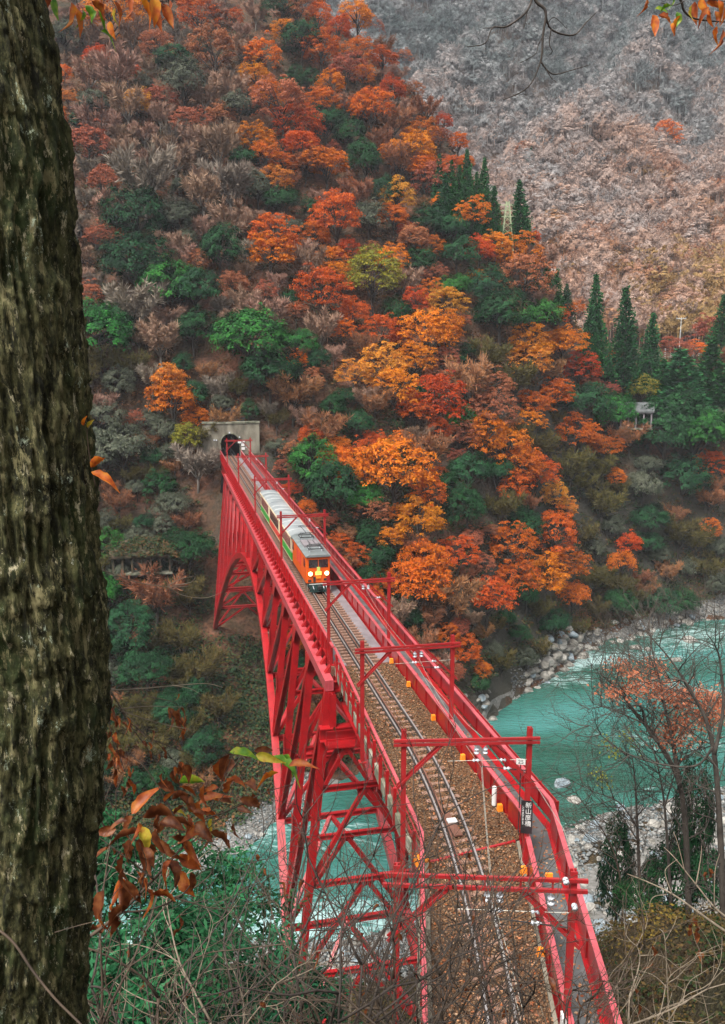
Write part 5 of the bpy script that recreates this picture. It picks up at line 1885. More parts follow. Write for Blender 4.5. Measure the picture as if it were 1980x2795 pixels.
-58.5 163.7 5.3 5.5 e 48 1
-0.5 117.9 4.9 4.7 r 49 0
-4.1 110.2 5.2 5.3 t 56 -1
9.9 152.6 4.5 5.3 e 12 2
27.8 158.7 4.0 4.0 t 20 0
-4.5 122.3 4.0 4.0 e 53 -1
-30.3 100.5 4.0 4.1 l 38 6
-53.8 171.3 5.0 5.3 b 6 -1
-56.2 181.2 5.8 6.0 b 30 0
-41.8 126.5 4.6 5.1 e 15 2
9.2 115.3 5.4 6.1 s 54 1
-81.2 224.0 4.9 5.2 b 0 3
-28.8 111.6 4.0 4.2 l 35 2
-55.8 221.7 9.3 10.1 p 0 6
75.3 174.9 5.4 5.7 k 29 0
-10.0 118.4 4.0 4.3 s 53 1
0.5 137.0 4.6 5.4 r 13 1
-45.2 222.9 7.2 7.1 b 1 1
-46.1 140.1 6.4 7.4 l 11 2
-61.3 171.3 7.0 7.1 b 55 -1
-29.7 226.0 5.0 5.0 p 1 3
-8.9 120.5 5.8 5.8 s 53 0
-1.0 107.6 4.0 4.1 s 50 5
-38.3 113.3 4.2 4.4 e 35 4
-27.8 94.8 4.0 4.4 t 38 1
-31.6 129.8 5.9 6.2 e 15 0
12.8 114.0 4.0 4.7 s 50 0
-7.3 110.9 4.0 4.5 e 56 1
-44.2 113.9 4.0 4.2 l 35 8
-66.4 248.8 10.5 10.5 e 0 0
-10.7 182.6 5.9 6.0 e 4 4
49.4 184.0 5.9 6.2 s 19 1
-61.3 203.7 9.1 9.1 p 0 13
-27.3 92.9 4.3 4.1 e 38 5
-27.6 192.1 6.2 6.7 p 1 10
4.0 206.3 6.7 7.4 t 2 6
3.1 112.3 4.0 3.9 s 50 2
-30.1 97.7 4.0 3.9 l 38 8
-38.5 90.9 4.0 4.8 e 38 11
56.8 179.0 8.3 8.5 t 23 0
-34.9 98.8 4.0 3.8 l 38 10
-15.7 161.9 4.0 4.7 p 5 3
-47.2 162.9 7.3 8.2 s 7 -1
-30.2 121.5 4.7 5.0 e 34 0
-20.3 93.9 4.0 4.7 l 39 2
-33.9 90.7 4.0 4.6 l 38 12
-4.5 115.0 4.1 4.4 p 53 -1
-27.1 232.2 7.1 7.3 p 1 1
-14.0 136.9 4.0 3.8 k 58 -1
51.0 168.8 5.6 6.7 k 23 2
-2.8 176.3 6.6 7.0 r 4 3
-34.3 160.9 7.3 8.5 p 7 1
-5.3 106.7 4.0 4.1 t 47 1
-3.7 157.6 5.6 5.9 o 9 1
13.2 117.1 4.6 4.8 s 54 0
4.5 127.6 5.8 5.8 o 26 0
26.9 132.5 4.3 4.5 k 28 -1
17.9 119.5 4.0 4.6 e 27 0
-15.2 188.0 4.9 5.0 t 4 5
-70.7 244.9 8.0 9.1 b 0 0
-6.1 172.2 7.3 7.4 o 4 3
-11.9 125.0 5.9 6.7 r 59 -1
-20.8 155.1 6.3 7.3 p 5 2
12.1 117.5 4.0 4.0 p 54 -1
-32.6 131.5 4.0 4.7 l 15 0
-2.9 145.1 4.6 4.3 e 21 -1
-59.0 174.2 8.3 9.7 p 30 -1
-37.2 173.7 5.0 5.1 b 3 2
-34.4 151.9 6.3 6.3 p 10 1
57.9 165.3 5.3 5.8 t 23 4
-75.0 217.0 5.8 5.8 b 0 4
-63.3 187.0 5.9 6.3 p 0 20
-5.4 101.4 4.0 4.5 t 47 2
-39.3 129.3 4.0 3.8 t 11 2
-29.4 203.5 9.4 9.6 p 1 7
-37.0 101.8 4.0 4.7 k 35 2
-31.6 136.4 6.0 5.8 k 11 0
-30.6 161.2 5.1 5.9 s 3 -1
-33.6 127.2 4.0 3.9 e 15 1
1.9 214.6 4.9 4.9 p 2 1
-30.8 134.2 4.0 4.1 k 11 1
-35.2 120.6 5.3 6.0 k 34 0
-51.1 131.4 4.3 4.3 t 11 7
-22.4 137.6 6.2 6.9 t 11 0
-63.2 176.2 4.2 4.5 e 55 -1
-45.4 111.2 4.0 4.3 e 35 8
-68.0 225.8 8.1 8.7 p 0 5
-48.8 125.6 5.6 6.3 l 11 3
27.9 138.7 6.3 7.2 e 27 2
-49.8 132.6 5.1 5.3 k 11 10
9.8 112.0 5.1 5.2 s 50 1
-24.7 98.2 4.0 3.9 l 38 3
-42.3 107.1 4.0 4.2 t 35 3
-16.5 240.6 8.8 9.4 t 2 0
70.8 174.6 8.0 9.3 l 29 0
-38.9 149.3 4.0 4.3 p 10 2
-44.6 126.7 4.0 3.9 t 11 4
40.1 149.0 4.3 4.8 l 28 3
-32.4 96.8 4.0 4.4 e 38 4
24.0 133.6 4.0 4.6 e 27 1
15.6 220.0 7.2 7.8 t 2 4
-45.0 116.8 4.4 5.1 l 34 4
-34.6 188.1 7.7 9.1 p 6 3
0.8 107.5 4.0 4.3 s 50 3
-13.2 159.3 4.0 4.7 e 9 3
53.3 172.9 5.7 5.7 l 23 0
-38.8 143.3 6.6 6.7 l 10 0
-45.6 127.8 4.0 4.6 b 11 0
-66.7 188.6 9.2 10.6 r 0 2
22.1 126.5 5.0 5.8 l 28 0
-16.9 188.9 6.2 7.2 o 3 1
-26.4 145.0 4.2 4.6 t 10 -1
-44.0 179.7 5.3 6.3 p 6 1
-41.9 110.2 4.2 4.6 t 35 2
6.9 162.3 4.9 5.0 r 16 4
-73.4 200.1 6.1 6.0 b 0 5
-36.1 131.2 4.0 4.2 l 11 1
-5.9 129.1 4.5 4.4 s 14 -1
-61.5 167.7 5.8 5.8 p 60 -1
-15.9 179.3 8.4 9.5 e 3 3
37.7 197.3 6.1 6.0 r 18 0
7.4 223.2 6.8 7.6 p 2 0
-11.7 136.6 4.0 4.3 s 12 1
-20.7 142.1 4.5 4.7 l 5 -1
-23.6 92.1 4.0 4.7 e 38 3
5.5 130.9 4.0 4.0 r 24 1
-46.1 141.8 4.0 4.7 l 8 -1
-3.6 137.6 4.0 4.6 o 12 0
4.0 109.2 4.2 4.4 o 50 1
19.4 134.1 4.5 4.3 s 27 1
-17.5 208.6 7.2 7.6 e 1 2
-71.0 202.6 7.3 8.4 k 0 2
-5.0 169.1 6.4 7.6 o 9 2
-52.1 227.6 5.3 5.7 b 0 2
-35.2 130.0 4.2 4.3 k 15 0
-46.7 240.1 6.5 7.4 r 1 0
-66.7 183.4 6.4 6.8 p 55 1
-36.0 103.6 4.0 4.1 l 35 3
-35.4 94.8 4.0 3.9 e 38 9
-12.2 157.1 4.9 4.9 s 9 1
-50.6 140.5 4.3 4.3 b 8 3
-48.8 204.1 5.5 6.0 k 0 1
-3.8 211.4 5.7 5.8 p 2 2
-34.2 137.9 5.2 5.7 k 11 2
50.4 158.8 7.5 8.9 e 28 2
-15.5 139.8 4.0 4.6 b 9 -1
-40.8 113.5 4.0 4.0 t 35 0
90.7 223.6 10.5 12.5 s 52 -1
-32.1 99.2 4.0 4.3 e 38 2
-40.7 140.8 6.8 7.1 k 11 4
-30.4 94.5 4.0 4.8 l 38 11
-75.3 206.5 7.0 8.3 p 0 11
13.3 197.2 4.5 4.6 t 4 0
-2.8 194.2 4.4 5.2 r 4 2
-7.1 121.7 4.0 4.7 t 53 0
28.7 142.9 4.0 4.1 k 27 1
9.6 189.5 4.6 4.6 r 4 0
-38.9 125.5 4.0 4.4 k 15 1
-11.7 171.4 6.0 6.5 p 5 5
-42.8 115.4 4.0 4.5 l 35 6
2.2 144.6 6.3 6.8 t 12 1
-2.9 123.8 5.8 6.1 t 49 -1
-45.4 155.7 5.1 5.0 k 7 -1
-21.1 180.1 8.7 9.2 k 3 4
1.4 130.0 5.7 5.5 s 24 0
-38.6 94.1 4.0 4.0 k 38 2
-67.3 194.4 4.5 4.4 p 0 14
1.8 113.5 4.0 4.1 t 50 -1
13.5 146.7 5.7 6.3 r 24 3
9.0 117.0 5.1 5.9 t 54 0
17.9 120.7 4.0 4.4 r 27 0
-0.2 109.9 4.3 4.7 o 50 2
16.5 145.2 4.0 4.6 s 24 1
-23.6 152.3 5.0 5.3 p 5 0
-54.8 164.7 7.9 7.7 b 8 0
73.9 170.8 5.5 6.4 k 29 1
-41.2 116.2 4.0 4.0 e 35 7
-84.2 243.8 9.6 11.1 p 0 1
29.6 149.5 5.0 5.8 t 22 -1
-48.4 157.3 4.3 4.7 b 8 2
12.9 141.2 4.0 3.9 r 24 2
-6.5 186.7 5.1 6.0 t 4 4
17.7 160.1 4.3 4.3 e 17 3
-70.6 220.3 4.9 4.8 p 0 8
-9.2 175.9 7.0 8.4 o 4 4
-40.4 102.4 4.4 4.5 l 35 7
-10.0 116.4 4.7 5.2 r 56 -1
-38.1 171.1 4.5 4.8 b 3 1
-36.7 246.7 6.3 6.1 b 1 0
57.3 166.6 4.4 5.0 t 23 2
-36.3 207.3 5.4 5.3 p 1 5
-8.5 145.0 4.8 5.6 s 9 0
3.7 122.3 4.6 4.9 r 26 1
61.1 178.5 7.1 7.0 k 23 0
54.4 162.3 5.2 6.1 l 28 7
-36.0 110.3 4.0 4.5 e 35 3
77.4 212.1 8.9 9.3 s 32 -1
-50.2 192.9 9.3 10.0 p 0 15
-39.3 119.5 5.8 6.4 l 34 2
-73.3 225.5 10.5 10.9 k 0 0
-26.9 127.0 4.5 4.4 t 36 -1
-47.1 120.4 4.1 4.7 l 34 5
-39.0 93.1 4.0 3.9 k 38 3
-43.7 194.2 6.2 7.2 p 0 16
-45.9 113.1 4.0 4.2 k 35 6
-31.5 92.8 4.0 3.9 e 38 8
23.6 183.1 4.9 5.2 o 16 0
-9.3 209.0 8.8 8.6 o 2 4
68.8 172.8 5.3 5.3 k 23 5
22.0 204.4 4.5 4.9 t 25 -1
-18.6 224.7 7.0 8.0 o 1 0
15.3 158.6 5.3 6.1 s 16 2
-29.0 95.9 4.2 5.0 l 38 9
11.4 115.3 4.0 4.5 r 50 -1
-23.7 104.8 4.0 4.2 l 38 1
-30.3 209.1 6.0 6.1 b 1 2
-43.3 132.2 4.0 3.9 k 11 7
10.2 145.5 5.0 4.8 p 24 -1
-1.3 188.8 8.9 8.6 t 4 3
17.3 125.9 4.0 3.9 p 27 -1
23.7 146.8 7.0 7.7 e 22 0
3.8 138.7 4.3 4.6 o 24 2
20.4 223.8 5.4 6.3 r 2 8
-21.6 103.4 4.0 4.7 e 38 0
5.1 225.8 9.7 9.3 r 2 6
-25.1 105.5 4.0 4.4 l 35 1
-12.6 212.9 5.5 6.5 e 2 2
-3.4 116.6 4.0 4.4 s 53 2
-29.8 132.7 4.1 4.0 t 15 0
-71.3 234.7 6.9 7.3 s 0 0
-29.5 92.6 4.0 4.1 t 38 2
47.6 197.4 5.9 5.9 r 61 -1
-57.4 215.9 5.5 6.4 p 0 9
-39.1 105.6 4.1 3.9 l 35 4
-62.3 165.5 4.6 5.2 s 48 -1
-77.8 223.8 5.5 6.2 p 0 7
-3.0 121.2 4.6 5.4 s 49 0
-5.2 125.3 4.5 5.1 t 26 0
1.2 122.4 5.2 5.5 e 49 0
24.0 223.7 6.5 7.1 o 25 1
50.5 161.3 7.5 8.1 l 28 6
-12.8 130.7 4.8 4.8 s 62 -1
-25.2 154.4 4.9 5.1 b 5 1
12.0 182.1 7.3 7.9 e 16 1
-16.2 230.9 10.5 12.1 s 2 0
-33.6 88.9 4.0 4.6 e 38 10
-48.3 231.6 6.0 5.9 b 0 1
-21.7 184.3 5.9 6.4 p 3 9
-9.9 178.6 4.5 4.7 o 4 5
-2.3 113.7 4.5 4.8 r 53 -1
76.8 180.9 5.8 6.2 t 29 0
0.6 178.0 5.4 5.1 t 4 2
-7.1 126.9 4.0 4.0 t 14 -1
-3.4 126.8 4.2 4.8 r 24 0
-30.4 182.6 5.3 5.5 p 3 5
6.7 187.0 7.7 9.0 r 4 1
-35.2 89.6 4.2 4.8 l 38 13
-12.4 191.3 8.5 8.3 s 4 3
14.2 175.0 5.6 6.2 r 16 2
-40.0 236.2 8.9 9.3 p 1 0
36.4 166.8 4.2 4.3 k 20 0
-7.3 116.8 4.0 4.3 s 53 3
-35.5 169.0 7.7 9.0 k 3 0
"""
TREE_NAME = {'o': 'bright orange maple', 'r': 'red orange maple', 's': 'faded salmon maple', 'y': 'golden yellow maple', 'g': 'yellow green tree', 'e': 'dark green evergreen', 'E': 'vivid green evergreen', 'k': 'grey green tree', 'l': 'olive brown tree', 'b': 'bare grey tree', 'p': 'bare pinkish tree', 't': 'rusty half-bare tree', 'c': 'dark conical cedar', 'm': 'lone orange maple'}
ORD = ['nearest', 'second', 'third', 'fourth', 'fifth', 'sixth', 'seventh', 'eighth', 'ninth', 'tenth', 'eleventh', 'twelfth', 'thirteenth', 'fourteenth', 'fifteenth', 'sixteenth', 'seventeenth', 'eighteenth', 'nineteenth', 'twentieth', 'twenty-first', 'twenty-second', 'twenty-third', 'twenty-fourth', 'twenty-fifth', 'twenty-sixth', 'twenty-seventh', 'twenty-eighth', 'twenty-ninth']


def tree_label(k, wi, oi):
    w = TREE_WHERE[wi]
    if k == 'm': return 'lone orange maple glowing on the hazy mountain side'
    if oi < 0: return TREE_NAME[k] + ' ' + w
    if w.startswith('high'): return '%s %s, %s from the top' % (TREE_NAME[k], w, 'first' if oi == 0 else ORD[oi])
    if oi == 0: return 'nearest ' + TREE_NAME[k] + ' ' + w
    return '%s %s, %s nearest to it' % (TREE_NAME[k], w, ORD[oi])


TREES = []
for ln in TREE_ROWS.strip().splitlines():
    a = ln.split()
    TREES.append((float(a[0]), float(a[1]), float(a[2]), float(a[3]), a[4], tree_label(a[4], int(a[5]), int(a[6]))))

trng = np.random.default_rng(77)
TXY = np.array([(t[0], t[1]) for t in TREES])
TZ = np.maximum(far_z(TXY[:, 0], TXY[:, 1]), np.where(TXY[:, 1] > 214, mount_z(TXY[:, 0], TXY[:, 1]), -99))
for (x, y, w, h, k, lab), z in zip(TREES, TZ):
    place_tree(x, y, float(z) - .1, w, h, k, lab, trng)

# ---------------------------------------------------------------- undergrowth on the far slope, one mass
def bushes(name, P, R, tint, mat, rng, per=38, leaf=.16, flat=.7):
    n = len(P); P = np.asarray(P); R = np.asarray(R)
    d = unit(rng.normal(0, 1, (n, per, 3))); d[:, :, 2] = np.abs(d[:, :, 2])
    c = P[:, None] + d * R[:, None, None] * rng.uniform(.35, 1, (n, per, 1)) * np.array((1, 1, flat))
    nr = unit(d * .6 + np.array((0, 0, .7)) + rng.normal(0, .5, (n, per, 3)))
    t1 = unit(np.cross(nr, unit(rng.normal(0, 1, (n, per, 3))))); t2 = np.cross(nr, t1)
    s = leaf * rng.uniform(.6, 1.5, (n, per, 1))
    tn = np.clip(np.asarray(tint)[:, None] + rng.normal(0, .1, (n, per)), 0, 1)
    return quads_mesh(name, c.reshape(-1, 3), (t1 * s).reshape(-1, 3), (t2 * s * .55).reshape(-1, 3), tn.ravel(), mat)


m_leaf('undergrowth', [(0.014, 0.032, 0.014), (0.025, 0.055, 0.022), (0.06, 0.055, 0.02), (0.11, 0.055, 0.025), (0.17, 0.065, 0.03), (0.20, 0.085, 0.04)], .15)
rs = np.random.default_rng(31)
n = 10500
x = rs.uniform(-75, 115, n); fb = np.interp(x, FAR_BANK[:, 0], FAR_BANK[:, 1])
y = fb + 3 + (235 - fb) * rs.uniform(0, 1, n) ** 1.45
u, v = x * BD[0] + y * BD[1], x * BN[0] + y * BN[1]
x2 = rs.uniform(-55, 8, 2600); y2 = np.interp(x2, FAR_BANK[:, 0], FAR_BANK[:, 1]) + 4.5 + rs.uniform(0, 1, 2600) * 42
x, y, fb = np.append(x, x2), np.append(y, y2), np.append(fb, y2 - 20); u, v = x * BD[0] + y * BD[1], x * BN[0] + y * BN[1]
low = np.arange(len(x)) >= n
ok = ~((u > 123) & (u < 139) & (v > 4) & (v < 16)) & ~((u > 117.5) & (u < 121.5) & (v > 3) & (v < 16)) & ~((x < -6) & (y < fb + 5))
x, y, low = x[ok], y[ok], low[ok]; z = far_z(x, y)
tn = np.clip(.42 + fbm(x / 14, y / 14, 88, 3) * .75 + np.clip((z - 5) / 60, -.25, .2) - low * .30, 0, 1)
ug = obj('undergrowth', bushes('undergrowth', np.stack([x, y, z - .1], -1), rs.uniform(.7, 2.1, len(x)) + low * .5, tn, M['undergrowth'], rs, per=40, leaf=.20))
tag(ug, 'low bushes and leaf litter between the trees of the far slope', 'undergrowth', kind='stuff')

# ---------------------------------------------------------------- the mountain forest, far off and reading as one mass
rs = np.random.default_rng(41)


def m_far():
    """twig colour of a far tree: picked per tree, drifting over the mountain, haze tone mixed in with height"""
    m, nt, b = nodes_of('mountain_twigs'); L = nt.links
    oi = _n(nt, 'ShaderNodeObjectInfo'); at_ = _n(nt, 'ShaderNodeAttribute', attribute_name='tint', attribute_type='GEOMETRY')
    nz = _n(nt, 'ShaderNodeTexNoise'); nz.inputs['Scale'].default_value = .012; nz.inputs['Detail'].default_value = 3
    L.new(oi.outputs['Location'], nz.inputs['Vector'])
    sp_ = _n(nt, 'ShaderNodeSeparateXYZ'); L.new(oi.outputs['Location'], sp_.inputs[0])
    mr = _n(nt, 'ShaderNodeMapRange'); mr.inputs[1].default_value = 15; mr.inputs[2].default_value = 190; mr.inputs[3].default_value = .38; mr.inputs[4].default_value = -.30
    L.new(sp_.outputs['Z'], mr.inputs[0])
    m1 = _n(nt, 'ShaderNodeMath', operation='MULTIPLY_ADD'); m1.inputs[1].default_value = .42; L.new(oi.outputs['Random'], m1.inputs[0])
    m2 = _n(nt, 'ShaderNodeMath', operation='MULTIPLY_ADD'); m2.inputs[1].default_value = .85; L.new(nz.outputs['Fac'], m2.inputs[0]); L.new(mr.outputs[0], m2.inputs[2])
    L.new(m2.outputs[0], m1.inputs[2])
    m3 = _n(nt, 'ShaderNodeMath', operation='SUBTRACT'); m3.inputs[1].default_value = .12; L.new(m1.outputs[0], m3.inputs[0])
    r = ramp(nt, [(0, (0.09, 0.12, 0.115)), (.2, (0.21, 0.235, 0.235)), (.42, (0.31, 0.295, 0.29)), (.66, (0.40, 0.305, 0.265)), (.84, (0.42, 0.265, 0.195)), (.94, (0.36, 0.16, 0.09)), (1.0, (0.32, 0.20, 0.08))])  # blue-grey end carries the haze of the upper slope as colour
    L.new(m3.outputs[0], r.inputs[0])
    mv = _n(nt, 'ShaderNodeMapRange'); mv.inputs[3].default_value = .58; mv.inputs[4].default_value = 1.18; L.new(at_.outputs['Fac'], mv.inputs[0])
    hsv = _n(nt, 'ShaderNodeHueSaturation'); L.new(r.outputs[0], hsv.inputs['Color']); L.new(mv.outputs[0], hsv.inputs['Value'])
    L.new(hsv.outputs[0], b.inputs['Base Color']); b.inputs['Roughness'].default_value = .85; b.inputs['Specular IOR Level'].default_value = .1
    MATS['mountain_twigs'] = m


m_far()


def mountain_forest(n):
    """points with tree copies on them (geometry nodes): a wood nobody could count"""
    Y = 226 + 520 * rs.uniform(0, 1, n * 3) ** .95
    X = rs.uniform(-.14, .52, n * 3) * Y
    keep = (mount_z(X, Y) > np.where(Y < 344, spur_z(X, Y), -99) + 1)
    X, Y = X[keep][:n], Y[keep][:n]
    me = bpy.data.meshes.new('mountain_forest'); me.vertices.add(len(X)); me.vertices.foreach_set('co', np.stack([X, Y, mount_z(X, Y) - .3], -1).astype(np.float32).ravel()); me.update()
    a = me.attributes.new('size', 'FLOAT', 'POINT'); a.data.foreach_set('value', (rs.uniform(6.5, 12.0, len(X)) * (1 + np.clip((Y - 380) / 900, 0, .5))).astype(np.float32))
    a = me.attributes.new('turn', 'FLOAT', 'POINT'); a.data.foreach_set('value', rs.uniform(0, 6.28, len(X)).astype(np.float32))
    a = me.attributes.new('which', 'INT', 'POINT'); a.data.foreach_set('value', rs.integers(0, 6, len(X)).astype(np.int32))
    src = bpy.data.collections.new('far_tree_shapes')
    for i in range(6):
        if i < 5:
            q, sk = make_bare(700 + i, ntw=1500, tw=.012, tl=.55) if i < 2 else make_leafy(700 + i, npad=85, nleaf=56, leaf=.0125, flat=.7, round_=True)
        else:
            q, sk = make_leafy(705, npad=90, nleaf=56, leaf=.0125, round_=True)
        nt_ = 7                                        # a few pale stems under the crown
        sx = rs.normal(0, .16, (nt_, 3)); sx[:, 2] = .22; q = list(q)
        q[0] = np.vstack([q[0], sx]); q[1] = np.vstack([q[1], np.tile((.01, .0, .34), (nt_, 1))]); q[2] = np.vstack([q[2], np.tile((.011, .004, 0), (nt_, 1))]); q[3] = np.append(q[3], np.ones(nt_))
        fm = quads_mesh('far_tree', *q, M['mountain_twigs'])
        src.objects.link(bpy.data.objects.new('far_tree_shape', fm))
    ng = bpy.data.node_groups.new('forest', 'GeometryNodeTree')
    ng.interface.new_socket('Geometry', in_out='INPUT', socket_type='NodeSocketGeometry'); ng.interface.new_socket('Geometry', in_out='OUTPUT', socket_type='NodeSocketGeometry')
    N = ng.nodes; K = ng.links
    gi, go = N.new('NodeGroupInput'), N.new('NodeGroupOutput')
    ci = N.new('GeometryNodeCollectionInfo'); ci.inputs[0].default_value = src; ci.inputs['Separate Children'].default_value = True; ci.inputs['Reset Children'].default_value = True
    ip = N.new('GeometryNodeInstanceOnPoints'); ip.inputs['Pick Instance'].default_value = True

    def named(nm, t):
        x = N.new('GeometryNodeInputNamedAttribute'); x.data_type = t; x.inputs[0].default_value = nm
        return [o for o in x.outputs if o.enabled and o.name == 'Attribute'][0]
    cx_ = N.new('ShaderNodeCombineXYZ'); K.new(named('turn', 'FLOAT'), cx_.inputs[2])
    K.new(gi.outputs[0], ip.inputs['Points']); K.new(ci.outputs[0], ip.inputs['Instance']); K.new(named('which', 'INT'), ip.inputs['Instance Index'])
    K.new(cx_.outputs[0], ip.inputs['Rotation']); K.new(named('size', 'FLOAT'), ip.inputs['Scale'])
    K.new(ip.outputs[0], go.inputs[0])
    o = obj('mountain_forest', me)
    md = o.modifiers.new('forest', 'NODES'); md.node_group = ng
    return o


mf = mountain_forest(7000)
tag(mf, 'hazy pinkish grey leafless forest covering the distant mountain', 'forest', kind='stuff')

# ---------------------------------------------------------------- the air between here and the mountain
def haze():
    m = bpy.data.materials.new('haze'); m.use_nodes = True
    nt = m.node_tree; nt.nodes.clear()
    out = nt.nodes.new('ShaderNodeOutputMaterial'); pv = nt.nodes.new('ShaderNodeVolumePrincipled')
    pv.inputs['Color'].default_value = (0.80, 0.84, 0.92, 1)
    pv.inputs['Density'].default_value = HAZE_D
    pv.inputs['Anisotropy'].default_value = 0.0
    nt.links.new(pv.outputs[0], out.inputs['Volume'])
    o = MB().box((150, 390, 179), 1100, 960, 442).build('haze', m)
    tag(o, 'thin pale autumn haze filling the valley', 'haze', kind='stuff')


HAZE_D = 0.00018
haze()

# the part of the slope hidden behind the big trunk, one mass of wood
rs = np.random.default_rng(57)
n = 170
yy = rs.uniform(100, 265, n); xx = -(.40 + rs.uniform(0, .16, n)) * yy
hw = obj('hidden_wood', bushes('hidden_wood', np.stack([xx, yy, far_z(xx, yy) + 1.5], -1), rs.uniform(2.2, 4.2, n), rs.uniform(.1, 1, n), M['undergrowth'], rs, per=170, leaf=.34, flat=1.0))
tag(hw, 'dense mixed wood on the slope behind the big trunk', 'wood', kind='stuff')

# ---------------------------------------------------------------- river banks and stones
import bmesh
CP, SP = math.cos(math.radians(PITCH)), math.sin(math.radians(PITCH))


def at(px, py, depth):
    """point seen at photo pixel (1980 x 2795) at a given distance straight ahead"""
    a, b = (px - 990) / 2300, (1397.5 - py) / 2300
    dy, dz = CP + SP * b, -SP + CP * b
    t = depth / dy
    return np.array((a * t, depth, CAM_Z + dz * t))


m_noise('moss_dark', [(0.3, (0.018, 0.022, 0.010)), (0.5, (0.05, 0.04, 0.02)), (0.7, (0.09, 0.05, 0.028))], 1.2, .95, .6, 6)
m_noise('gravel', [(0.3, (0.08, 0.076, 0.065)), (0.5, (0.14, 0.135, 0.125)), (0.7, (0.20, 0.19, 0.175))], 2.2, .9, .9, 6, spec=.2)
m_rand('pebble', [(0.04, 0.045, 0.045), (0.11, 0.115, 0.11), (0.17, 0.18, 0.18), (0.24, 0.24, 0.225), (0.09, 0.115, 0.14), (0.15, 0.13, 0.10), (0.32, 0.32, 0.30)], .85)
m_noise('boulder_pale', [(0.3, (0.15, 0.14, 0.12)), (0.5, (0.26, 0.245, 0.22)), (0.7, (0.36, 0.34, 0.30))], 1.2, .85, .4, 6)
m_noise('boulder_blue', [(0.3, (0.09, 0.125, 0.15)), (0.5, (0.17, 0.21, 0.23)), (0.7, (0.28, 0.31, 0.33))], 1.2, .8, .4, 6)
m_noise('boulder_dark', [(0.3, (0.07, 0.065, 0.055)), (0.5, (0.15, 0.14, 0.12)), (0.7, (0.26, 0.24, 0.21))], 1.2, .85, .4, 6)


def stone_mesh(seed, mat):
    rng = np.random.default_rng(seed)
    bm = bmesh.new(); bmesh.ops.create_icosphere(bm, subdivisions=2, radius=1)
    off = rng.uniform(0, 50, 3)
    pl = [(unit(rng.normal(0, 1, 3)), rng.uniform(.62, .9)) for _ in range(7)]
    for v in bm.verts:
        p = np.array(v.co)
        for nn, d in pl:
            k = p @ nn
            if k > d: p = p - nn * (k - d)
        p = p * (1 + .18 * mnoise.noise(Vector(p * 1.4 + off)))
        v.co = (p[0], p[1] * rng.uniform(.98, 1.02), p[2] * .68)
    me = bpy.data.meshes.new('stone'); bm.to_mesh(me); bm.free()
    me.materials.append(mat)
    return me


STONES = [stone_mesh(600 + i, M[('boulder_pale', 'boulder_blue', 'boulder_dark')[i % 3]]) for i in range(9)]


def stone(x, y, z, s, parent, rng, pick=None):
    o = bpy.data.objects.new('stone', STONES[pick if pick is not None else rng.integers(0, 9)]); COL.objects.link(o)
    o.location = (x, y, z + s * .12); o.rotation_euler = (rng.uniform(-.3, .3), rng.uniform(-.3, .3), rng.uniform(0, 6.28))
    o.scale = (s * rng.uniform(.8, 1.3), s * rng.uniform(.7, 1.1), s * rng.uniform(.7, 1.1))
    o.parent = parent
    return o


def bank_sheet(name, outline_lo, outline_hi, xs, zf, lift=.10):
    """strip of gravel between two lines, lying on the ground"""
    V = []; F = []; K = 9
    for x in xs:
        a, b = outline_lo(x), outline_hi(x)
        for j in range(K):
            y = a + (b - a) * j / (K - 1)
            e = lift * math.sin(math.pi * min(1, max(0, j / (K - 1))))
            V.append((x, y, max(float(zf(x, y)[0]) + e, WATER_Z - .25 + j * .02)))
    for i in range(len(xs) - 1):
        for j in range(K - 1):
            F.append((i * K + j, i * K + K + j, i * K + K + j + 1, i * K + j + 1))
    o = MB().add(V, F).build(name, M['gravel'], smooth=True)
    return tag(o, kind='structure')


fbk = lambda x: float(np.interp(x, FAR_BANK[:, 0], FAR_BANK[:, 1]))
nbk = lambda x: float(np.interp(x, NEAR_BANK[:, 0], NEAR_BANK[:, 1]))
rs = np.random.default_rng(51)
gb = bank_sheet('gravel_bank', lambda x: fbk(x) - 1.2, lambda x: fbk(x) + float(np.interp(x, [-46, -30, -14, -7, -3], [5.5, 6.5, 6.0, 4.5, .6])), np.arange(-46, -2.5, 1.2), far_z)
P = []
for k in range(5200):
    x = rs.uniform(-46, -4); y = fbk(x) - 1 + rs.uniform(0, 7) * float(np.interp(x, [-46, -12, -4], [1, 1, .5]))
    P.append((x, y, max(float(far_z(x, y)[0]) + .10, WATER_Z - .1)))
o = obj('pebbles', scatter('pebbles', P, .14, M['pebble'], rs), gb); tag(o, kind='stuff')
for k in range(26):
    x = rs.uniform(-40, -5); y = fbk(x) + rs.uniform(-.6, 4)
    stone(x, y, max(float(far_z(x, y)[0]), WATER_Z - .1), rs.uniform(.25, .6), gb, rs)
# boulders under the wooded cliff
bb = bank_sheet('boulder_bank', lambda x: fbk(x) - 1.0, lambda x: fbk(x) + float(np.interp(x, [12, 20, 30, 40, 52, 62, 70, 90], [.3, .4, 1.0, 2.2, 2.0, 3.6, 3.6, 1.0])), np.arange(12, 91, 1.3), far_z)
for k in range(150):
    x = rs.choice([rs.uniform(14, 20), rs.uniform(27, 42), rs.uniform(42, 72)], p=[.12, .52, .36]); y = fbk(x) + rs.uniform(-1.6, 3.4)
    stone(x, y, max(float(far_z(x, y)[0]), WATER_Z - .15), rs.uniform(.4, 1.25) * (1.25 if 29 < x < 42 else .85), bb, rs, int(rs.choice([0, 3, 2, 1, 2, 5, 8, 5])))
P = []
for k in range(3000):
    x = rs.uniform(24, 88); y = fbk(x) + rs.uniform(-1.0, 2.6)
    P.append((x, y, max(float(far_z(x, y)[0]) + .12, WATER_Z - .1)))
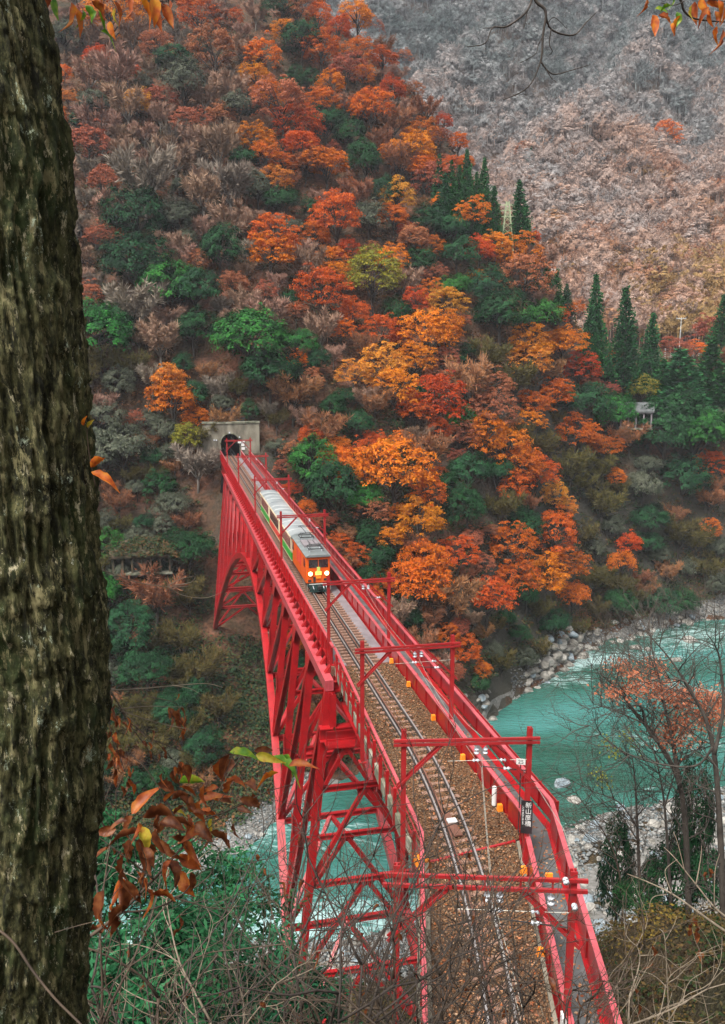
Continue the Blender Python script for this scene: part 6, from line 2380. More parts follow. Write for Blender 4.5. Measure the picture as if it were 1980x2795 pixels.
o = obj('pebbles', scatter('pebbles', P, .2, M['pebble'], rs), bb); tag(o, kind='stuff')
# cobbles of the near bank
sb = bank_sheet('shingle_bar', lambda x: nbk(x) - float(np.interp(x, [-12, 0, 14, 24, 40, 70, 100], [4, 9, 20, 27, 30, 28, 20])), lambda x: nbk(x) + 1.0, np.arange(-14, 101, 1.6), near_z, .15)
big = []
for k in range(290):
    x = rs.choice([rs.uniform(-8, 12), rs.uniform(14, 46)], p=[.18, .82])
    d = rs.uniform(0, 1) ** .8 * float(np.interp(x, [-8, 0, 14, 24, 46], [4, 8, 18, 26, 28])); y = nbk(x) - d + rs.uniform(-.5, 1.5)
    stone(x, y, max(float(near_z(x, y)[0]), WATER_Z - .1), rs.uniform(.32, .85) * (1.3 if rs.uniform() < .1 else 1), sb, rs)
P = []
for k in range(15000):
    x = rs.uniform(-10, 70); d = rs.uniform(0, 1) * float(np.interp(x, [-10, 0, 14, 24, 46, 70], [4, 9, 19, 27, 29, 28])); y = nbk(x) - d + rs.uniform(-.8, 1.2)
    P.append((x, y, 0))
P = np.array(P); P[:, 2] = np.maximum(near_z(P[:, 0], P[:, 1]) + .16, WATER_Z - .05)
o = obj('pebbles', scatter('pebbles', P, .24, M['pebble'], rs, flat=.55), sb); tag(o, kind='stuff')
# rocks standing in the water
for k, (px, py, s, lab) in enumerate(((948, 2278, 1.0, 'pale rounded rock in the river seen through the bridge legs'), (1535, 2140, 1.1, 'bluish rock in the shallows beside the right parapet'), (1567, 2182, .8, 'tan rock at the edge of the near shingle bar'),
                                     (1735, 1768, 1.1, 'dark low rock breaking the water upstream, left one'), (1770, 1772, .8, 'small dark rock in the upstream rapids'), (1885, 1748, 1.5, 'flat pale rock island in the upstream river'), (1845, 1800, 1.0, 'dark rock in midstream behind the orange tree'))):
    d = at(px, py, 1.0) - np.array((0, 0, CAM_Z)); t = (WATER_Z + .1 - CAM_Z) / d[2]
    q = np.array((0, 0, CAM_Z)) + d * t
    o = bpy.data.objects.new('river_rock', STONES[(0, 1, 3, 2, 5, 6, 8)[k]]); COL.objects.link(o); o.location = (q[0], q[1], WATER_Z + .05); o.scale = (s * 1.3, s, s * .9); o.rotation_euler = (0, 0, k)
    tag(o, lab, 'rock', 'rocks standing in the river')

# ---------------------------------------------------------------- things on the far side: sheds, fence, pylon, pole
def fz(x, y): return float(max(far_z(x, y)[0], mount_z(x, y) if y > 214 else -99))


def shed(name, x, y, z, L, H, dep, rot, label, npil, roof_mat, pil_mat):
    r = empty(name, (x, y, z)); tag(r, label, 'shed')
    ca, sa = math.cos(rot), math.sin(rot); X = np.array((ca, sa, 0)); Y = np.array((-sa, ca, 0)); B = np.array((x, y, z)); Zv = np.array((0, 0, 1.))
    m = MB(); pr = [(0, 0), (.3, 0), (.3, .0)]
    m.add([B + X * a + Y * b + Zv * c for a in (-L / 2 - .3, L / 2 + .3) for b, c in ((-.5, H), (dep, H + 1.6), (dep, H + 1.95), (-.5, H + .32))], [(0, 1, 2, 3), (7, 6, 5, 4), (0, 4, 5, 1), (1, 5, 6, 2), (2, 6, 7, 3), (3, 7, 4, 0)])
    m.build('roof', roof_mat, r)
    MB().box(B + Y * dep + Zv * (H / 2 + .5), L, .3, H + 1.4, X, Y).build('back_wall', M['mossy_concrete'], r)
    MB().box(B + Y * dep * .5 - Zv * .15, L + .4, dep + .8, .3, X, Y).build('floor_slab', M['mossy_concrete'], r)
    for k in range(npil):
        MB().box(B + X * (-L / 2 + .2 + (L - .4) * k / (npil - 1)) + Zv * (H / 2), .28, .35, H, X, Y).build('pillar', pil_mat, r)
    MB().box(B + Zv * (H - .12) - Y * .1, L, .2, .24, X, Y).build('edge_beam', pil_mat, r)


q = np.array((57.8, 178.6)); shed('snow_shed', q[0], q[1], .9, 6.5, 3.3, 3.6, math.radians(-18), 'pale columned snow shed with grey sloping roof among the cedars', 5, M['asphalt'], M['grey_plate'])
q = at(385, 1500, 119); shed('rail_gallery', q[0], q[1], q[2] - 3.4, 8.4, 2.3, 2.6, math.radians(8), 'dark overgrown concrete gallery with short pillars beside the big trunk', 7, M['moss_dark'], M['moss_dark'])

rs_ = np.random.default_rng(5)
q = at(385, 1500, 119)
vp = [(q[0] + a, q[1] + b, q[2] - .35 + b * .52) for a, b in zip(rs_.uniform(-5.2, 5.2, 110), rs_.uniform(-.9, 3, 110))]
vn = obj('vines', bushes('vines', vp, rs_.uniform(.4, 1.0, 110), rs_.uniform(0, .5, 110), M['undergrowth'], rs_, per=60, leaf=.14))
put(vn, [o for o in bpy.data.objects if o.name.startswith('rail_gallery')][0]); tag(vn, kind='stuff')

f0 = at(1785, 1000, 219); f1 = at(1955, 985, 226)
fr = empty('avalanche_fence', tuple(f0)); tag(fr, 'slatted avalanche fence with pale posts on the terrace behind the cedars', 'fence')
nP = 12
for k in range(nP):
    p = f0 + (f1 - f0) * k / (nP - 1)
    MB().beam(p + np.array((0, 0, -2.5)), p + np.array((0, .9, 4.2)), .22, .22, sides=(1, 0, 0)).build('post', M['white_paint'], fr)
    if k < nP - 1:
        p2 = f0 + (f1 - f0) * (k + 1) / (nP - 1)
        for j in range(8):
            h = np.array((0, .12 + .11 * j - .16, .6 + .48 * j))
            MB().beam(p + h, p2 + h, .06, .22).build('slat', M['rusty_steel'] if j % 3 else M['mossy_concrete'], fr)
b = at(1851, 1005, 216)
up = empty('utility_pole', tuple(b)); tag(up, 'thin pale utility pole with a crossarm standing before the avalanche fence', 'pole')
MB().tube([b + np.array((0, 0, -2)), b + np.array((0, 0, 12.6))], [.11, .07], 8).build('pole', M['white_paint'], up)
MB().beam(b + np.array((-1.2, 0, 12.2)), b + np.array((1.2, 0, 12.2)), .1, .12).build('crossarm', M['white_paint'], up)
MB().tube([b + np.array((.1, 0, 11.6)), b + np.array((1.4, 0, -1.5))], .03, 5).build('stay_wire', M['wire'], up)
for s in (-1.1, -.5, .5, 1.1):
    m = MB(); insulator(m, b + np.array((s, 0, 12.4)), (0, 0, 1), .25, .08); m.build('insulator', M['porcelain'], up)

b = at(1383, 665, 196); b[2] = fz(b[0], b[1]) - 1
H = float(at(1383, 550, 196)[2] - b[2])
m_noise('pylon_paint', [(0.3, (0.26, 0.31, 0.17)), (0.7, (0.36, 0.41, 0.25))], 3, .5)
py = empty('lattice_pylon', tuple(b)); tag(py, 'slim pale green lattice power pylon between the cedars on the ridge', 'pylon')


def leg(sx, sy, t):
    w = 1.35 * (1 - t) + .28 * t
    return b + np.array((sx * w, sy * w, H * t))


for sx in (-1, 1):
    for sy in (-1, 1):
        MB().beam(leg(sx, sy, 0), leg(sx, sy, 1), .17, .17, sides=(0, 1, 0)).build('leg', M['pylon_paint'], py)
lv = [0, .16, .31, .45, .58, .70, .80, .90, 1.0]
for i in range(len(lv) - 1):
    for (s1, s2) in (((-1, -1), (1, -1)), ((1, -1), (1, 1)), ((1, 1), (-1, 1)), ((-1, 1), (-1, -1))):
        MB().beam(leg(*s1, lv[i]), leg(*s2, lv[i + 1]), .08, .08).build('brace', M['pylon_paint'], py)
        MB().beam(leg(*s2, lv[i]), leg(*s1, lv[i + 1]), .08, .08).build('brace', M['pylon_paint'], py)
for t, w in ((.70, 2.6), (.82, 2.1), (.93, 1.6)):
    for sy in (-1, 1):
        MB().beam(b + np.array((-w, 0, H * t)), leg(1, sy, t), .15, .16).build('crossarm', M['pylon_paint'], py)
        MB().beam(b + np.array((w, 0, H * t)), leg(-1, sy, t), .15, .16).build('crossarm', M['pylon_paint'], py)

# ---------------------------------------------------------------- foreground: the big mossy trunk
def ridged(a, s):
    """furrowed bark: wandering vertical ridges broken into plates"""
    wob = fbm(s * 3.0, a * 1.1, 101, 3) * 1.5
    q = a * 7.6 + wob
    r1 = 1 - np.abs(vnoise(q * 1.0, s * 6.5 + a * .8, 103)) * 2
    r2 = 1 - np.abs(vnoise(q * 2.3 + 9.1, s * 14.0, 107)) * 2
    r3 = fbm(q * 3.4, s * 24.0, 109, 4)
    cr = np.clip(1 - np.abs(vnoise(q * .9 + 3, s * 19.0, 113)) * 7, 0, 1)
    g = np.clip((r1 - .42) * 2.2, 0, 1)
    return g * .75 + r2 ** 2 * .38 + r3 * .42 - cr * .22


EDGE = [(112, 0), (140, 120), (165, 300), (190, 500), (210, 800), (235, 1100), (258, 1400), (285, 1700), (293, 1900), (282, 2060), (264, 2300), (243, 2500), (228, 2650), (222, 2795)]
TD = 1.98
ctr = []
for (px, py_) in EDGE:
    e = at(px, py_, TD)
    R = .192 if py_ < 1500 else .192 + .008 * (py_ - 1500) / 1300
    ctr.append((e[0] - R * 1.005 - .008, TD, e[2], R))
e0, e1 = np.array(ctr[0]), np.array(ctr[1])
top = e0 + (e0 - e1) / (e0[2] - e1[2]) * (18.6 - e0[2]); top[3] = .17
bot = np.array(ctr[-1]); bot = np.array((bot[0] - .03, TD + .05, 11.2, .27))
path = np.array([top] + [np.array(c) for c in ctr] + [bot])
zz = np.linspace(path[0, 2], path[-1, 2], 1150)
cx = np.interp(-zz, -path[:, 2], path[:, 0]); cy = np.interp(-zz, -path[:, 2], path[:, 1]); cr = np.interp(-zz, -path[:, 2], path[:, 3])
ker = np.hanning(61); ker /= ker.sum()
sm = lambda q: np.convolve(np.pad(q, 30, 'edge'), ker, 'valid')
cx, cy, cr = sm(cx), sm(cy), sm(cr)
NT = 210
th = np.linspace(0, 2 * math.pi, NT, endpoint=False) + math.pi / 2      # seam at the back
A2, S2 = np.meshgrid((th - math.pi / 2), zz)
hb = ridged(A2 * 1.35, S2)
hb = hb - hb.mean()
wr = np.minimum(1, np.minimum(A2, 2 * math.pi - A2) / .25)
Rr = cr[:, None] + .026 * hb * wr
V = np.stack([cx[:, None] + Rr * np.cos(th)[None], cy[:, None] + Rr * np.sin(th)[None], np.repeat(zz[:, None], NT, 1)], -1).reshape(-1, 3)
i0 = np.arange(len(zz) * NT).reshape(len(zz), NT); i1 = np.roll(i0, -1, 1)
F = np.stack([i0[:-1], i0[1:], i1[1:], i1[:-1]], -1).reshape(-1, 4)


def m_bark():
    m, nt, b = nodes_of('mossy_bark')
    L = nt.links
    geo = _n(nt, 'ShaderNodeNewGeometry')

    def nz(scale, detail=6, stretch=(1, 1, 1), rough=.6):
        mp = _n(nt, 'ShaderNodeMapping'); mp.inputs['Scale'].default_value = stretch
        L.new(geo.outputs['Position'], mp.inputs['Vector'])
        x = _n(nt, 'ShaderNodeTexNoise'); x.inputs['Scale'].default_value = scale; x.inputs['Detail'].default_value = detail; x.inputs['Roughness'].default_value = rough
        L.new(mp.outputs[0], x.inputs['Vector'])
        return x.outputs['Fac']
    base = ramp(nt, [(0.42, (0.010, 0.010, 0.004)), (0.50, (0.045, 0.045, 0.017)), (0.58, (0.115, 0.108, 0.045))])
    L.new(nz(48, 10, (1, 1, .32), .8), base.inputs[0])
    def over(prev, fac_out, lo, hi, col):
        r = ramp(nt, [(lo, (0, 0, 0)), (hi, (1, 1, 1))]); L.new(fac_out, r.inputs[0])
        mx = _n(nt, 'ShaderNodeMix', data_type='RGBA'); L.new(r.outputs[0], mx.inputs[0]); L.new(prev, mx.inputs[6]); mx.inputs[7].default_value = (*col, 1)
        return mx.outputs[2]
    c = over(base.outputs[0], nz(6, 8, (1, 1, .5), .7), .50, .66, (0.022, 0.036, 0.008))          # moss
    c = over(c, nz(52, 10, (1, 1, .26), .78), .54, .575, (0.20, 0.175, 0.085))          # pale edges of the bark plates
    c = over(c, nz(40, 10, (1, 1, .34), .8), .59, .61, (0.42, 0.37, 0.24))
    c = over(c, nz(12, 11, (1.1, 1.1, .6), .85), .60, .61, (0.40, 0.46, 0.34))           # lichen
    c = over(c, nz(20, 11, (1.1, 1.1, .7), .85), .625, .635, (0.55, 0.57, 0.48))
    L.new(c, b.inputs['Base Color'])
    b.inputs['Roughness'].default_value = .85
    b.inputs['Specular IOR Level'].default_value = .25
    bp = _n(nt, 'ShaderNodeBump'); bp.inputs['Strength'].default_value = 1.0; bp.inputs['Distance'].default_value = .012
    L.new(nz(90, 8, (1, 1, .5), .7), bp.inputs['Height']); L.new(bp.outputs[0], b.inputs['Normal'])
    MATS['mossy_bark'] = m
    return m


m_bark()
bt = empty('mossy_tree', (float(bot[0]), TD, 11.3))
tag(bt, 'huge dark furrowed tree trunk with moss and lichen filling the left edge', 'tree trunk')
o = bpy.data.objects.new('trunk', np_mesh('trunk', V, F, M['mossy_bark'], smooth=True)); COL.objects.link(o); put(o, bt)
m_noise('twig_dark', [(0.3, (0.018, 0.013, 0.010)), (0.7, (0.05, 0.036, 0.027))], 30, .8, .3)
m_noise('twig_brown', [(0.3, (0.030, 0.019, 0.012)), (0.7, (0.080, 0.052, 0.032))], 20, .8, .3)
m_noise('twig_pale', [(0.3, (0.11, 0.082, 0.055)), (0.7, (0.22, 0.175, 0.125))], 20, .75, .2)
# limb of the same tree arching over the viewpoint, above the picture
MB().tube([(cx[60], TD, 18.0), (-.4, 2.0, 18.25), (.5, 2.15, 18.1), (1.3, 2.25, 17.6), (1.9, 2.3, 17.35)], [.06, .05, .038, .028, .018], 8).build('limb', M['twig_dark'], bt, smooth=True)

# leaves: one object each, three shapes
def leaf_mesh(name, curl, wav, seed, width=.24):
    rng = np.random.default_rng(seed)
    n = 9; V = []; F = []
    for i in range(n):
        t = i / (n - 1)
        w = width * (math.sin(math.pi * min(1, t * 1.02) ** .8) ** .85) * (1 - .35 * t) + .004
        z = -curl * t * t + wav * math.sin(t * 9 + seed) * .04
        for s in (-1, 0, 1):
            V.append((s * w + rng.uniform(-.012, .012), t, z + abs(s) * w * (.35 + wav * rng.uniform(.2, 1.2))))
    for i in range(n - 1):
        for j in range(2):
            F.append((i * 3 + j, i * 3 + j + 1, i * 3 + 4 + j, i * 3 + 3 + j))
    me = MB().add(V, F).mesh(name, True)
    return me


def m_leafone(name, c1, c2, c3, trans=.35):
    m, nt, b = nodes_of(name); L = nt.links
    tc = _n(nt, 'ShaderNodeTexCoord'); nz = _n(nt, 'ShaderNodeTexNoise'); nz.inputs['Scale'].default_value = 3.2; nz.inputs['Detail'].default_value = 6
    oi = _n(nt, 'ShaderNodeObjectInfo'); ad = _n(nt, 'ShaderNodeVectorMath', operation='ADD')
    L.new(tc.outputs['Object'], ad.inputs[0]); L.new(oi.outputs['Random'], ad.inputs[1]); L.new(ad.outputs[0], nz.inputs['Vector'])
    r = ramp(nt, [(.32, c1), (.5, c2), (.68, c3)]); L.new(nz.outputs['Fac'], r.inputs[0]); L.new(r.outputs[0], b.inputs['Base Color'])
    b.inputs['Roughness'].default_value = .5; b.inputs['Specular IOR Level'].default_value = .35
    tr = _n(nt, 'ShaderNodeBsdfTranslucent'); L.new(r.outputs[0], tr.inputs[0])
    mx = _n(nt, 'ShaderNodeMixShader'); mx.inputs[0].default_value = trans
    L.new(b.outputs[0], mx.inputs[1]); L.new(tr.outputs[0], mx.inputs[2]); L.new(mx.outputs[0], nt.nodes['Material Output'].inputs['Surface'])
    MATS[name] = m
    return m


LM = {'brown': m_leafone('leaf_brown', (0.07, 0.018, 0.007), (0.15, 0.042, 0.014), (0.25, 0.09, 0.03)),
      'rust': m_leafone('leaf_rust', (0.16, 0.03, 0.01), (0.34, 0.075, 0.016), (0.46, 0.16, 0.03)),
      'orange': m_leafone('leaf_flame', (0.36, 0.06, 0.012), (0.55, 0.14, 0.015), (0.62, 0.26, 0.02)),
      'green': m_leafone('leaf_lime', (0.05, 0.16, 0.012), (0.13, 0.27, 0.02), (0.34, 0.36, 0.03)),
      'yellow': m_leafone('leaf_lemon', (0.30, 0.26, 0.02), (0.50, 0.40, 0.04), (0.42, 0.20, 0.03))}
LSH = [leaf_mesh('leaf', .25, .3, 1), leaf_mesh('leaf', .6, .8, 2, .19), leaf_mesh('leaf', .1, 1.0, 3, .27), leaf_mesh('leaf', .9, .6, 4, .17)]
for l in LSH: l.materials.append(LM['brown'])


def leaf(p, L, direction, parent, mat, rng, roll=None):
    o = bpy.data.objects.new('leaf', LSH[rng.integers(0, 4)]); COL.objects.link(o)
    d = Vector(tuple(direction)).normalized()
    q = d.to_track_quat('Y', 'Z') @ Matrix.Rotation(rng.uniform(-1.3, 1.3) if roll is None else roll, 3, 'Y').to_quaternion()
    o.matrix_basis = Matrix.Translation(tuple(p)) @ q.to_matrix().to_4x4() @ Matrix.Diagonal((L, L, L, 1))
    o.material_slots[0].link = 'OBJECT'; o.material_slots[0].material = LM[mat]
    put(o, parent)
    return o


def smooth_path(P, n=5):
    P = [np.array(p, float) for p in P]
    Q = [P[0]] + P + [P[-1]]
    out = []
    for i in range(1, len(Q) - 2):
        for t in np.linspace(0, 1, n, endpoint=False):
            a, b, c, d = Q[i - 1], Q[i], Q[i + 1], Q[i + 2]
            out.append(.5 * ((2 * b) + (-a + c) * t + (2 * a - 5 * b + 4 * c - d) * t ** 2 + (-a + 3 * b - 3 * c + d) * t ** 3))
    out.append(P[-1])
    return out


def twig(m, pts, depth, r0, r1, dd=0.0):
    """twig through photo-space points at its own distance, leaning by dd in depth"""
    n = len(pts)
    P = smooth_path([at(x, y, depth + dd * k / max(1, n - 1)) for k, (x, y) in enumerate(pts)])
    m.tube(P, list(np.linspace(r0, r1, len(P))), 6)
    return P


def spray(name, label, cat, root_px, depth, twigs, mat, group=None):
    r = empty(name, tuple(at(*root_px, depth))); tag(r, label, cat, group)
    for (pts, r0, r1, dd) in twigs:
        m = MB(); twig(m, pts, depth, r0, r1, dd); m.build('twig', mat, r, smooth=True)
    return r


lr_ = np.random.default_rng(90)
# black twig hanging into the top of the view
hd = 2.25
ht = spray('hanging_twig', 'thin black bare twig hanging from the top edge over the mountain', 'twig', (1468, -40), hd,
           [([(1440, -190), (1462, -60), (1462, 0), (1490, 32), (1482, 100), (1476, 168), (1442, 238), (1376, 272)], .0052, .0010, .0),
            ([(1488, 30), (1505, 80), (1565, 96), (1600, 62), (1628, 34)], .0030, .0009, .06),
            ([(1440, -190), (1452, -30), (1440, 28), (1385, 72), (1345, 76), (1325, 118), (1275, 128)], .0034, .0009, -.05),
            ([(1476, 168), (1508, 202), (1560, 192), (1612, 176)], .0022, .0008, .03), ([(1482, 100), (1470, 122), (1462, 148), (1420, 172)], .0016, .0007, 0),
            ([(1505, 80), (1500, 120), (1508, 140), (1498, 152)], .0016, .0007, .02), ([(1440, 28), (1434, 60), (1430, 78)], .0018, .0007, 0), ([(1498, 60), (1515, 48), (1548, 78)], .0012, .0006, 0), ([(1345, 76), (1318, 77)], .0012, .0007, 0), ([(1492, 190), (1505, 212), (1518, 224)], .0014, .0006, 0)],
           M['twig_dark'])
# leafy sprays in the two top corners
tl = spray('leafy_branch', 'orange and lime leaves hanging at the top left beside the big trunk', 'branch', (250, -60), 2.1,
           [([(90, -120), (200, -40), (330, -12), (460, 6)], .004, .0012, .1), ([(200, -40), (214, 20)], .0014, .0008, 0), ([(290, -22), (318, 26), (300, 62)], .0016, .0007, .0), ([(420, -4), (452, 20)], .0014, .0007, 0)], M['twig_dark'])
for (x, y, L, dx, dy, c) in ((152, -6, 34, -.1, 1, 'green'), (140, -8, 40, -.25, 1, 'rust'), (192, 6, 52, .2, 1, 'orange'), (200, 18, 46, .35, .9, 'orange'), (232, 14, 34, .45, .9, 'green'), (226, 24, 28, .3, 1, 'green'), (250, 4, 36, .7, .8, 'rust'), (275, 18, 28, .2, 1, 'green'),
                             (300, 58, 28, .2, 1, 'orange'), (276, 84, 32, .95, .25, 'green'), (312, 4, 30, .5, .8, 'rust'), (345, -4, 42, .5, .8, 'rust'), (380, -6, 44, .7, .7, 'orange'), (398, 6, 48, .6, .8, 'rust'), (420, -10, 44, .1, 1, 'orange'), (440, 10, 40, .5, .8, 'rust'), (462, 0, 34, .2, 1, 'rust'), (315, 22, 24, -.3, 1, 'yellow')):
    leaf(at(x, y, 2.1 + lr_.uniform(-.05, .08)), L * 2.1 / 2300 * 1.55, (dx, lr_.uniform(-.3, .3), -dy), tl, c, lr_)
tr_ = spray('leafy_branch', 'orange and lime leaves on a dark twig in the top right corner', 'branch', (1950, -40), 2.2,
            [([(1760, -60), (1850, -10), (1868, 30), (1895, 50), (1950, 58), (2040, 62)], .0036, .0012, .05), ([(1868, 4), (1840, 14), (1805, 8)], .0016, .0007, 0), ([(1925, 56), (1926, 86)], .001, .0006, 0), ([(1850, -10), (1950, 0), (2010, 8)], .0018, .0008, 0)], M['twig_dark'])
for (x, y, L, dx, dy, c) in ((1766, -6, 26, .0, 1, 'rust'), (1788, 24, 26, .9, .1, 'green'), (1782, 40, 36, .3, 1, 'orange'), (1798, 42, 28, .9, .3, 'rust'), (1838, -4, 18, .2, 1, 'green'), (1848, 32, 26, .1, 1, 'green'), (1862, 40, 36, -.4, .9, 'orange'), (1898, 4, 38, .1, 1, 'rust'), (1912, -6, 34, .5, .8, 'orange'), (1928, 6, 30, .9, .3, 'rust'), (1936, 20, 30, -.6, .7, 'rust'), (1940, 24, 34, -.1, 1, 'orange'), (1952, 30, 26, .2, 1, 'rust'), (1962, 0, 30, .4, 1, 'orange'), (1958, 72, 28, -.2, 1, 'orange'), (1972, 80, 38, .1, 1, 'rust'), (1832, 14, 20, -.9, .4, 'green'), (1890, 14, 24, -.3, 1, 'yellow'), (1976, 20, 30, .1, 1, 'orange')):
    leaf(at(x, y, 2.2 + lr_.uniform(-.05, .05)), L * 2.2 / 2300 * 1.45, (dx, lr_.uniform(-.3, .3), -dy), tr_, c, lr_)
# little sprig growing from the right edge of the trunk
sp = spray('sprig', 'small sprig with orange and yellow leaves on the right edge of the trunk', 'sprig', (262, 1330), 1.95,
           [([(262, 1330), (244, 1240), (238, 1170), (243, 1150)], .0016, .0007, -.02)], M['twig_brown'])
for (x, y, L, dx, dy, c) in ((228, 1162, 34, .1, -1, 'orange'), (240, 1168, 32, .5, -.8, 'yellow'), (248, 1276, 52, .85, -.6, 'orange'), (250, 1290, 76, .95, .25, 'orange')):
    leaf(at(x, y, 1.93), L * 1.95 / 2300 * 1.05, (dx, -.15, -dy), sp, c, lr_)
for gi, (lab, root, tws) in enumerate((
        ('pale thin twig curving out of the trunk below the tunnel', (272, 1545), [([(230, 1540), (280, 1556), (370, 1588), (460, 1602), (515, 1600)], .0022, .0008, .1), ([(455, 1602), (490, 1582), (530, 1572)], .0012, .0006, .05), ([(460, 1602), (500, 1625), (560, 1632), (610, 1615)], .0014, .0006, .1), ([(470, 1598), (520, 1590), (534, 1574)], .001, .0006, .0)]),
        ('pale forked twig spreading from the trunk above the withered leaves', (302, 1880), [([(240, 1840), (302, 1880), (380, 1880), (470, 1872), (560, 1866), (608, 1876)], .0026, .0008, .15), ([(302, 1880), (340, 1900), (410, 1918)], .0016, .0006, .1), ([(470, 1870), (520, 1880), (552, 1898)], .0012, .0006, .05), ([(302, 1882), (304, 1920), (320, 1955)], .0014, .0006, 0), ([(330, 1935), (400, 1928), (500, 1930)], .0018, .0006, .1), ([(330, 1940), (440, 1975), (530, 1992)], .0016, .0006, .1), ([(300, 1880), (330, 1930), (380, 1990), (440, 2060)], .0024, .0008, .1)]),
        ('long pale twig sloping across the foot of the trunk', (10, 2560), [([(-60, 2500), (30, 2565), (90, 2650), (150, 2725), (215, 2790), (260, 2840)], .0034, .0026, -.1), ([(150, 2545), (220, 2525), (280, 2510)], .0012, .0007, .0)]))):
    spray('bare_twig', lab, 'twig', root, 1.78 if gi == 2 else 2.15, tws, M['twig_brown' if gi == 2 else 'twig_pale'], 'pale twigs around the trunk')

# ---------------------------------------------------------------- near slope
def nz1(x, y): return float(near_z(x, y)[0])


# withered and green leaves on the branch beside the trunk
wb = spray('leafy_branch', 'long branch of curled brown leaves with a few green ones beside the trunk', 'branch', (232, 2570), 2.55,
           [([(170, 2600), (240, 2560), (330, 2490), (420, 2400), (500, 2310), (560, 2235), (620, 2120), (700, 2010)], .0075, .0014, .35), ([(420, 2400), (330, 2330), (250, 2270)], .0032, .001, 0), ([(500, 2310), (480, 2240), (440, 2160), (400, 2100), (360, 2060)], .003, .001, .1),
            ([(560, 2235), (630, 2210), (720, 2165), (800, 2140)], .003, .001, .1), ([(330, 2490), (420, 2480), (500, 2440), (540, 2380)], .004, .0012, .1), ([(540, 2290), (590, 2310), (610, 2340)], .002, .001, .0), ([(575, 2215), (690, 2075)], .0018, .0009, .1), ([(600, 2150), (640, 2050)], .0016, .0009, .05), ([(470, 2340), (560, 2270), (640, 2200), (720, 2180)], .002, .0009, .1),
            ([(380, 2440), (400, 2360), (380, 2300)], .0025, .001, .0), ([(280, 2530), (300, 2460), (330, 2420)], .0022, .001, 0)], M['twig_brown'])
WL = [(628, 2054, 66, 1, -.1, 'green'), (700, 2060, 60, 1, .1, 'yellow'), (742, 2066, 84, 1, .2, 'green'), (770, 2062, 60, .9, .3, 'green'), (490, 2138, 74, 1, -.35, 'green'), (470, 2212, 40, 1, .1, 'yellow'), (380, 2255, 66, .45, 1, 'yellow'), (580, 2235, 50, -.2, 1, 'yellow'),
      (760, 2110, 55, -1, .3, 'orange'), (790, 2090, 60, 1, -.5, 'rust'), (362, 2222, 84, .6, -.9, 'rust'), (365, 2228, 78, -.7, .8, 'brown'), (490, 2148, 50, .8, .5, 'rust'), (450, 2190, 48, .6, -.9, 'rust'), (600, 2075, 58, .05, 1, 'rust'), (545, 2195, 66, .8, -.7, 'rust'), (540, 2220, 56, .9, .3, 'rust'), (390, 2232, 84, 1, .05, 'brown'),
      (440, 2240, 60, 1, .2, 'brown'), (318, 2262, 56, -1, .2, 'brown'), (348, 2240, 50, -.9, -.1, 'brown'), (568, 2256, 64, .2, 1, 'brown'), (382, 2290, 92, .1, 1, 'brown'), (398, 2300, 80, .5, 1, 'brown'), (362, 2295, 70, -.5, 1, 'brown'), (340, 2330, 78, -.6, 1, 'brown'), (375, 2330, 76, .5, 1, 'brown'), (455, 2345, 70, .5, 1, 'brown'),
      (425, 2262, 62, .3, 1, 'brown'), (470, 2285, 48, .9, .5, 'brown'), (505, 2300, 50, .3, 1, 'rust'), (285, 2430, 72, -.4, 1, 'brown'), (338, 2400, 64, -.5, 1, 'rust'), (345, 2400, 80, .05, 1, 'brown'), (296, 2490, 66, .1, 1, 'brown'), (312, 2480, 60, .4, 1, 'brown'), (415, 2440, 60, 1, .2, 'rust'), (372, 2380, 60, .8, .6, 'rust'),
      (488, 2500, 46, .2, 1, 'brown'), (520, 2380, 50, .3, 1, 'brown'), (262, 2265, 46, -.6, 1, 'brown'), (430, 2140, 54, .7, .6, 'brown'), (585, 2175, 60, 1, .3, 'brown'), (620, 2165, 54, .4, -1, 'rust'), (655, 2180, 60, .9, .4, 'brown'), (690, 2165, 50, .3, 1, 'brown'), (560, 2140, 50, -.4, 1, 'rust')]
for k in range(46):
    t_ = lr_.uniform(0, 1)
    WL.append((300 + 330 * t_ + lr_.normal(0, 42), 2430 - 330 * t_ + lr_.normal(0, 55), lr_.uniform(38, 72), lr_.uniform(-.8, .9), lr_.uniform(-.3, 1), str(lr_.choice(['brown', 'brown', 'rust']))))
for (x, y, L, dx, dy, c) in WL:
    leaf(at(x, y, 2.6 + lr_.uniform(-.08, .2)), L * 2.6 / 2300 * 1.3, (dx, lr_.uniform(-.45, .45), -dy), wb, c, lr_)
db = spray('withered_spray', 'drooping spray of small withered rust leaves right of the trunk', 'branch', (300, 1890), 2.45,
           [([(240, 1850), (310, 1900), (350, 1970), (400, 2040), (450, 2110)], .0034, .001, .1), ([(310, 1900), (300, 1980), (320, 2060)], .002, .0008, 0), ([(350, 1970), (420, 2020), (470, 2070), (510, 2110)], .002, .0008, .1), ([(400, 1900), (480, 1920), (488, 1960)], .0016, .0007, .1), ([(420, 2020), (520, 2060), (560, 2085)], .0016, .0007, .1), ([(300, 1985), (330, 2070), (350, 2130)], .0016, .0007, .1)], M['twig_brown'])
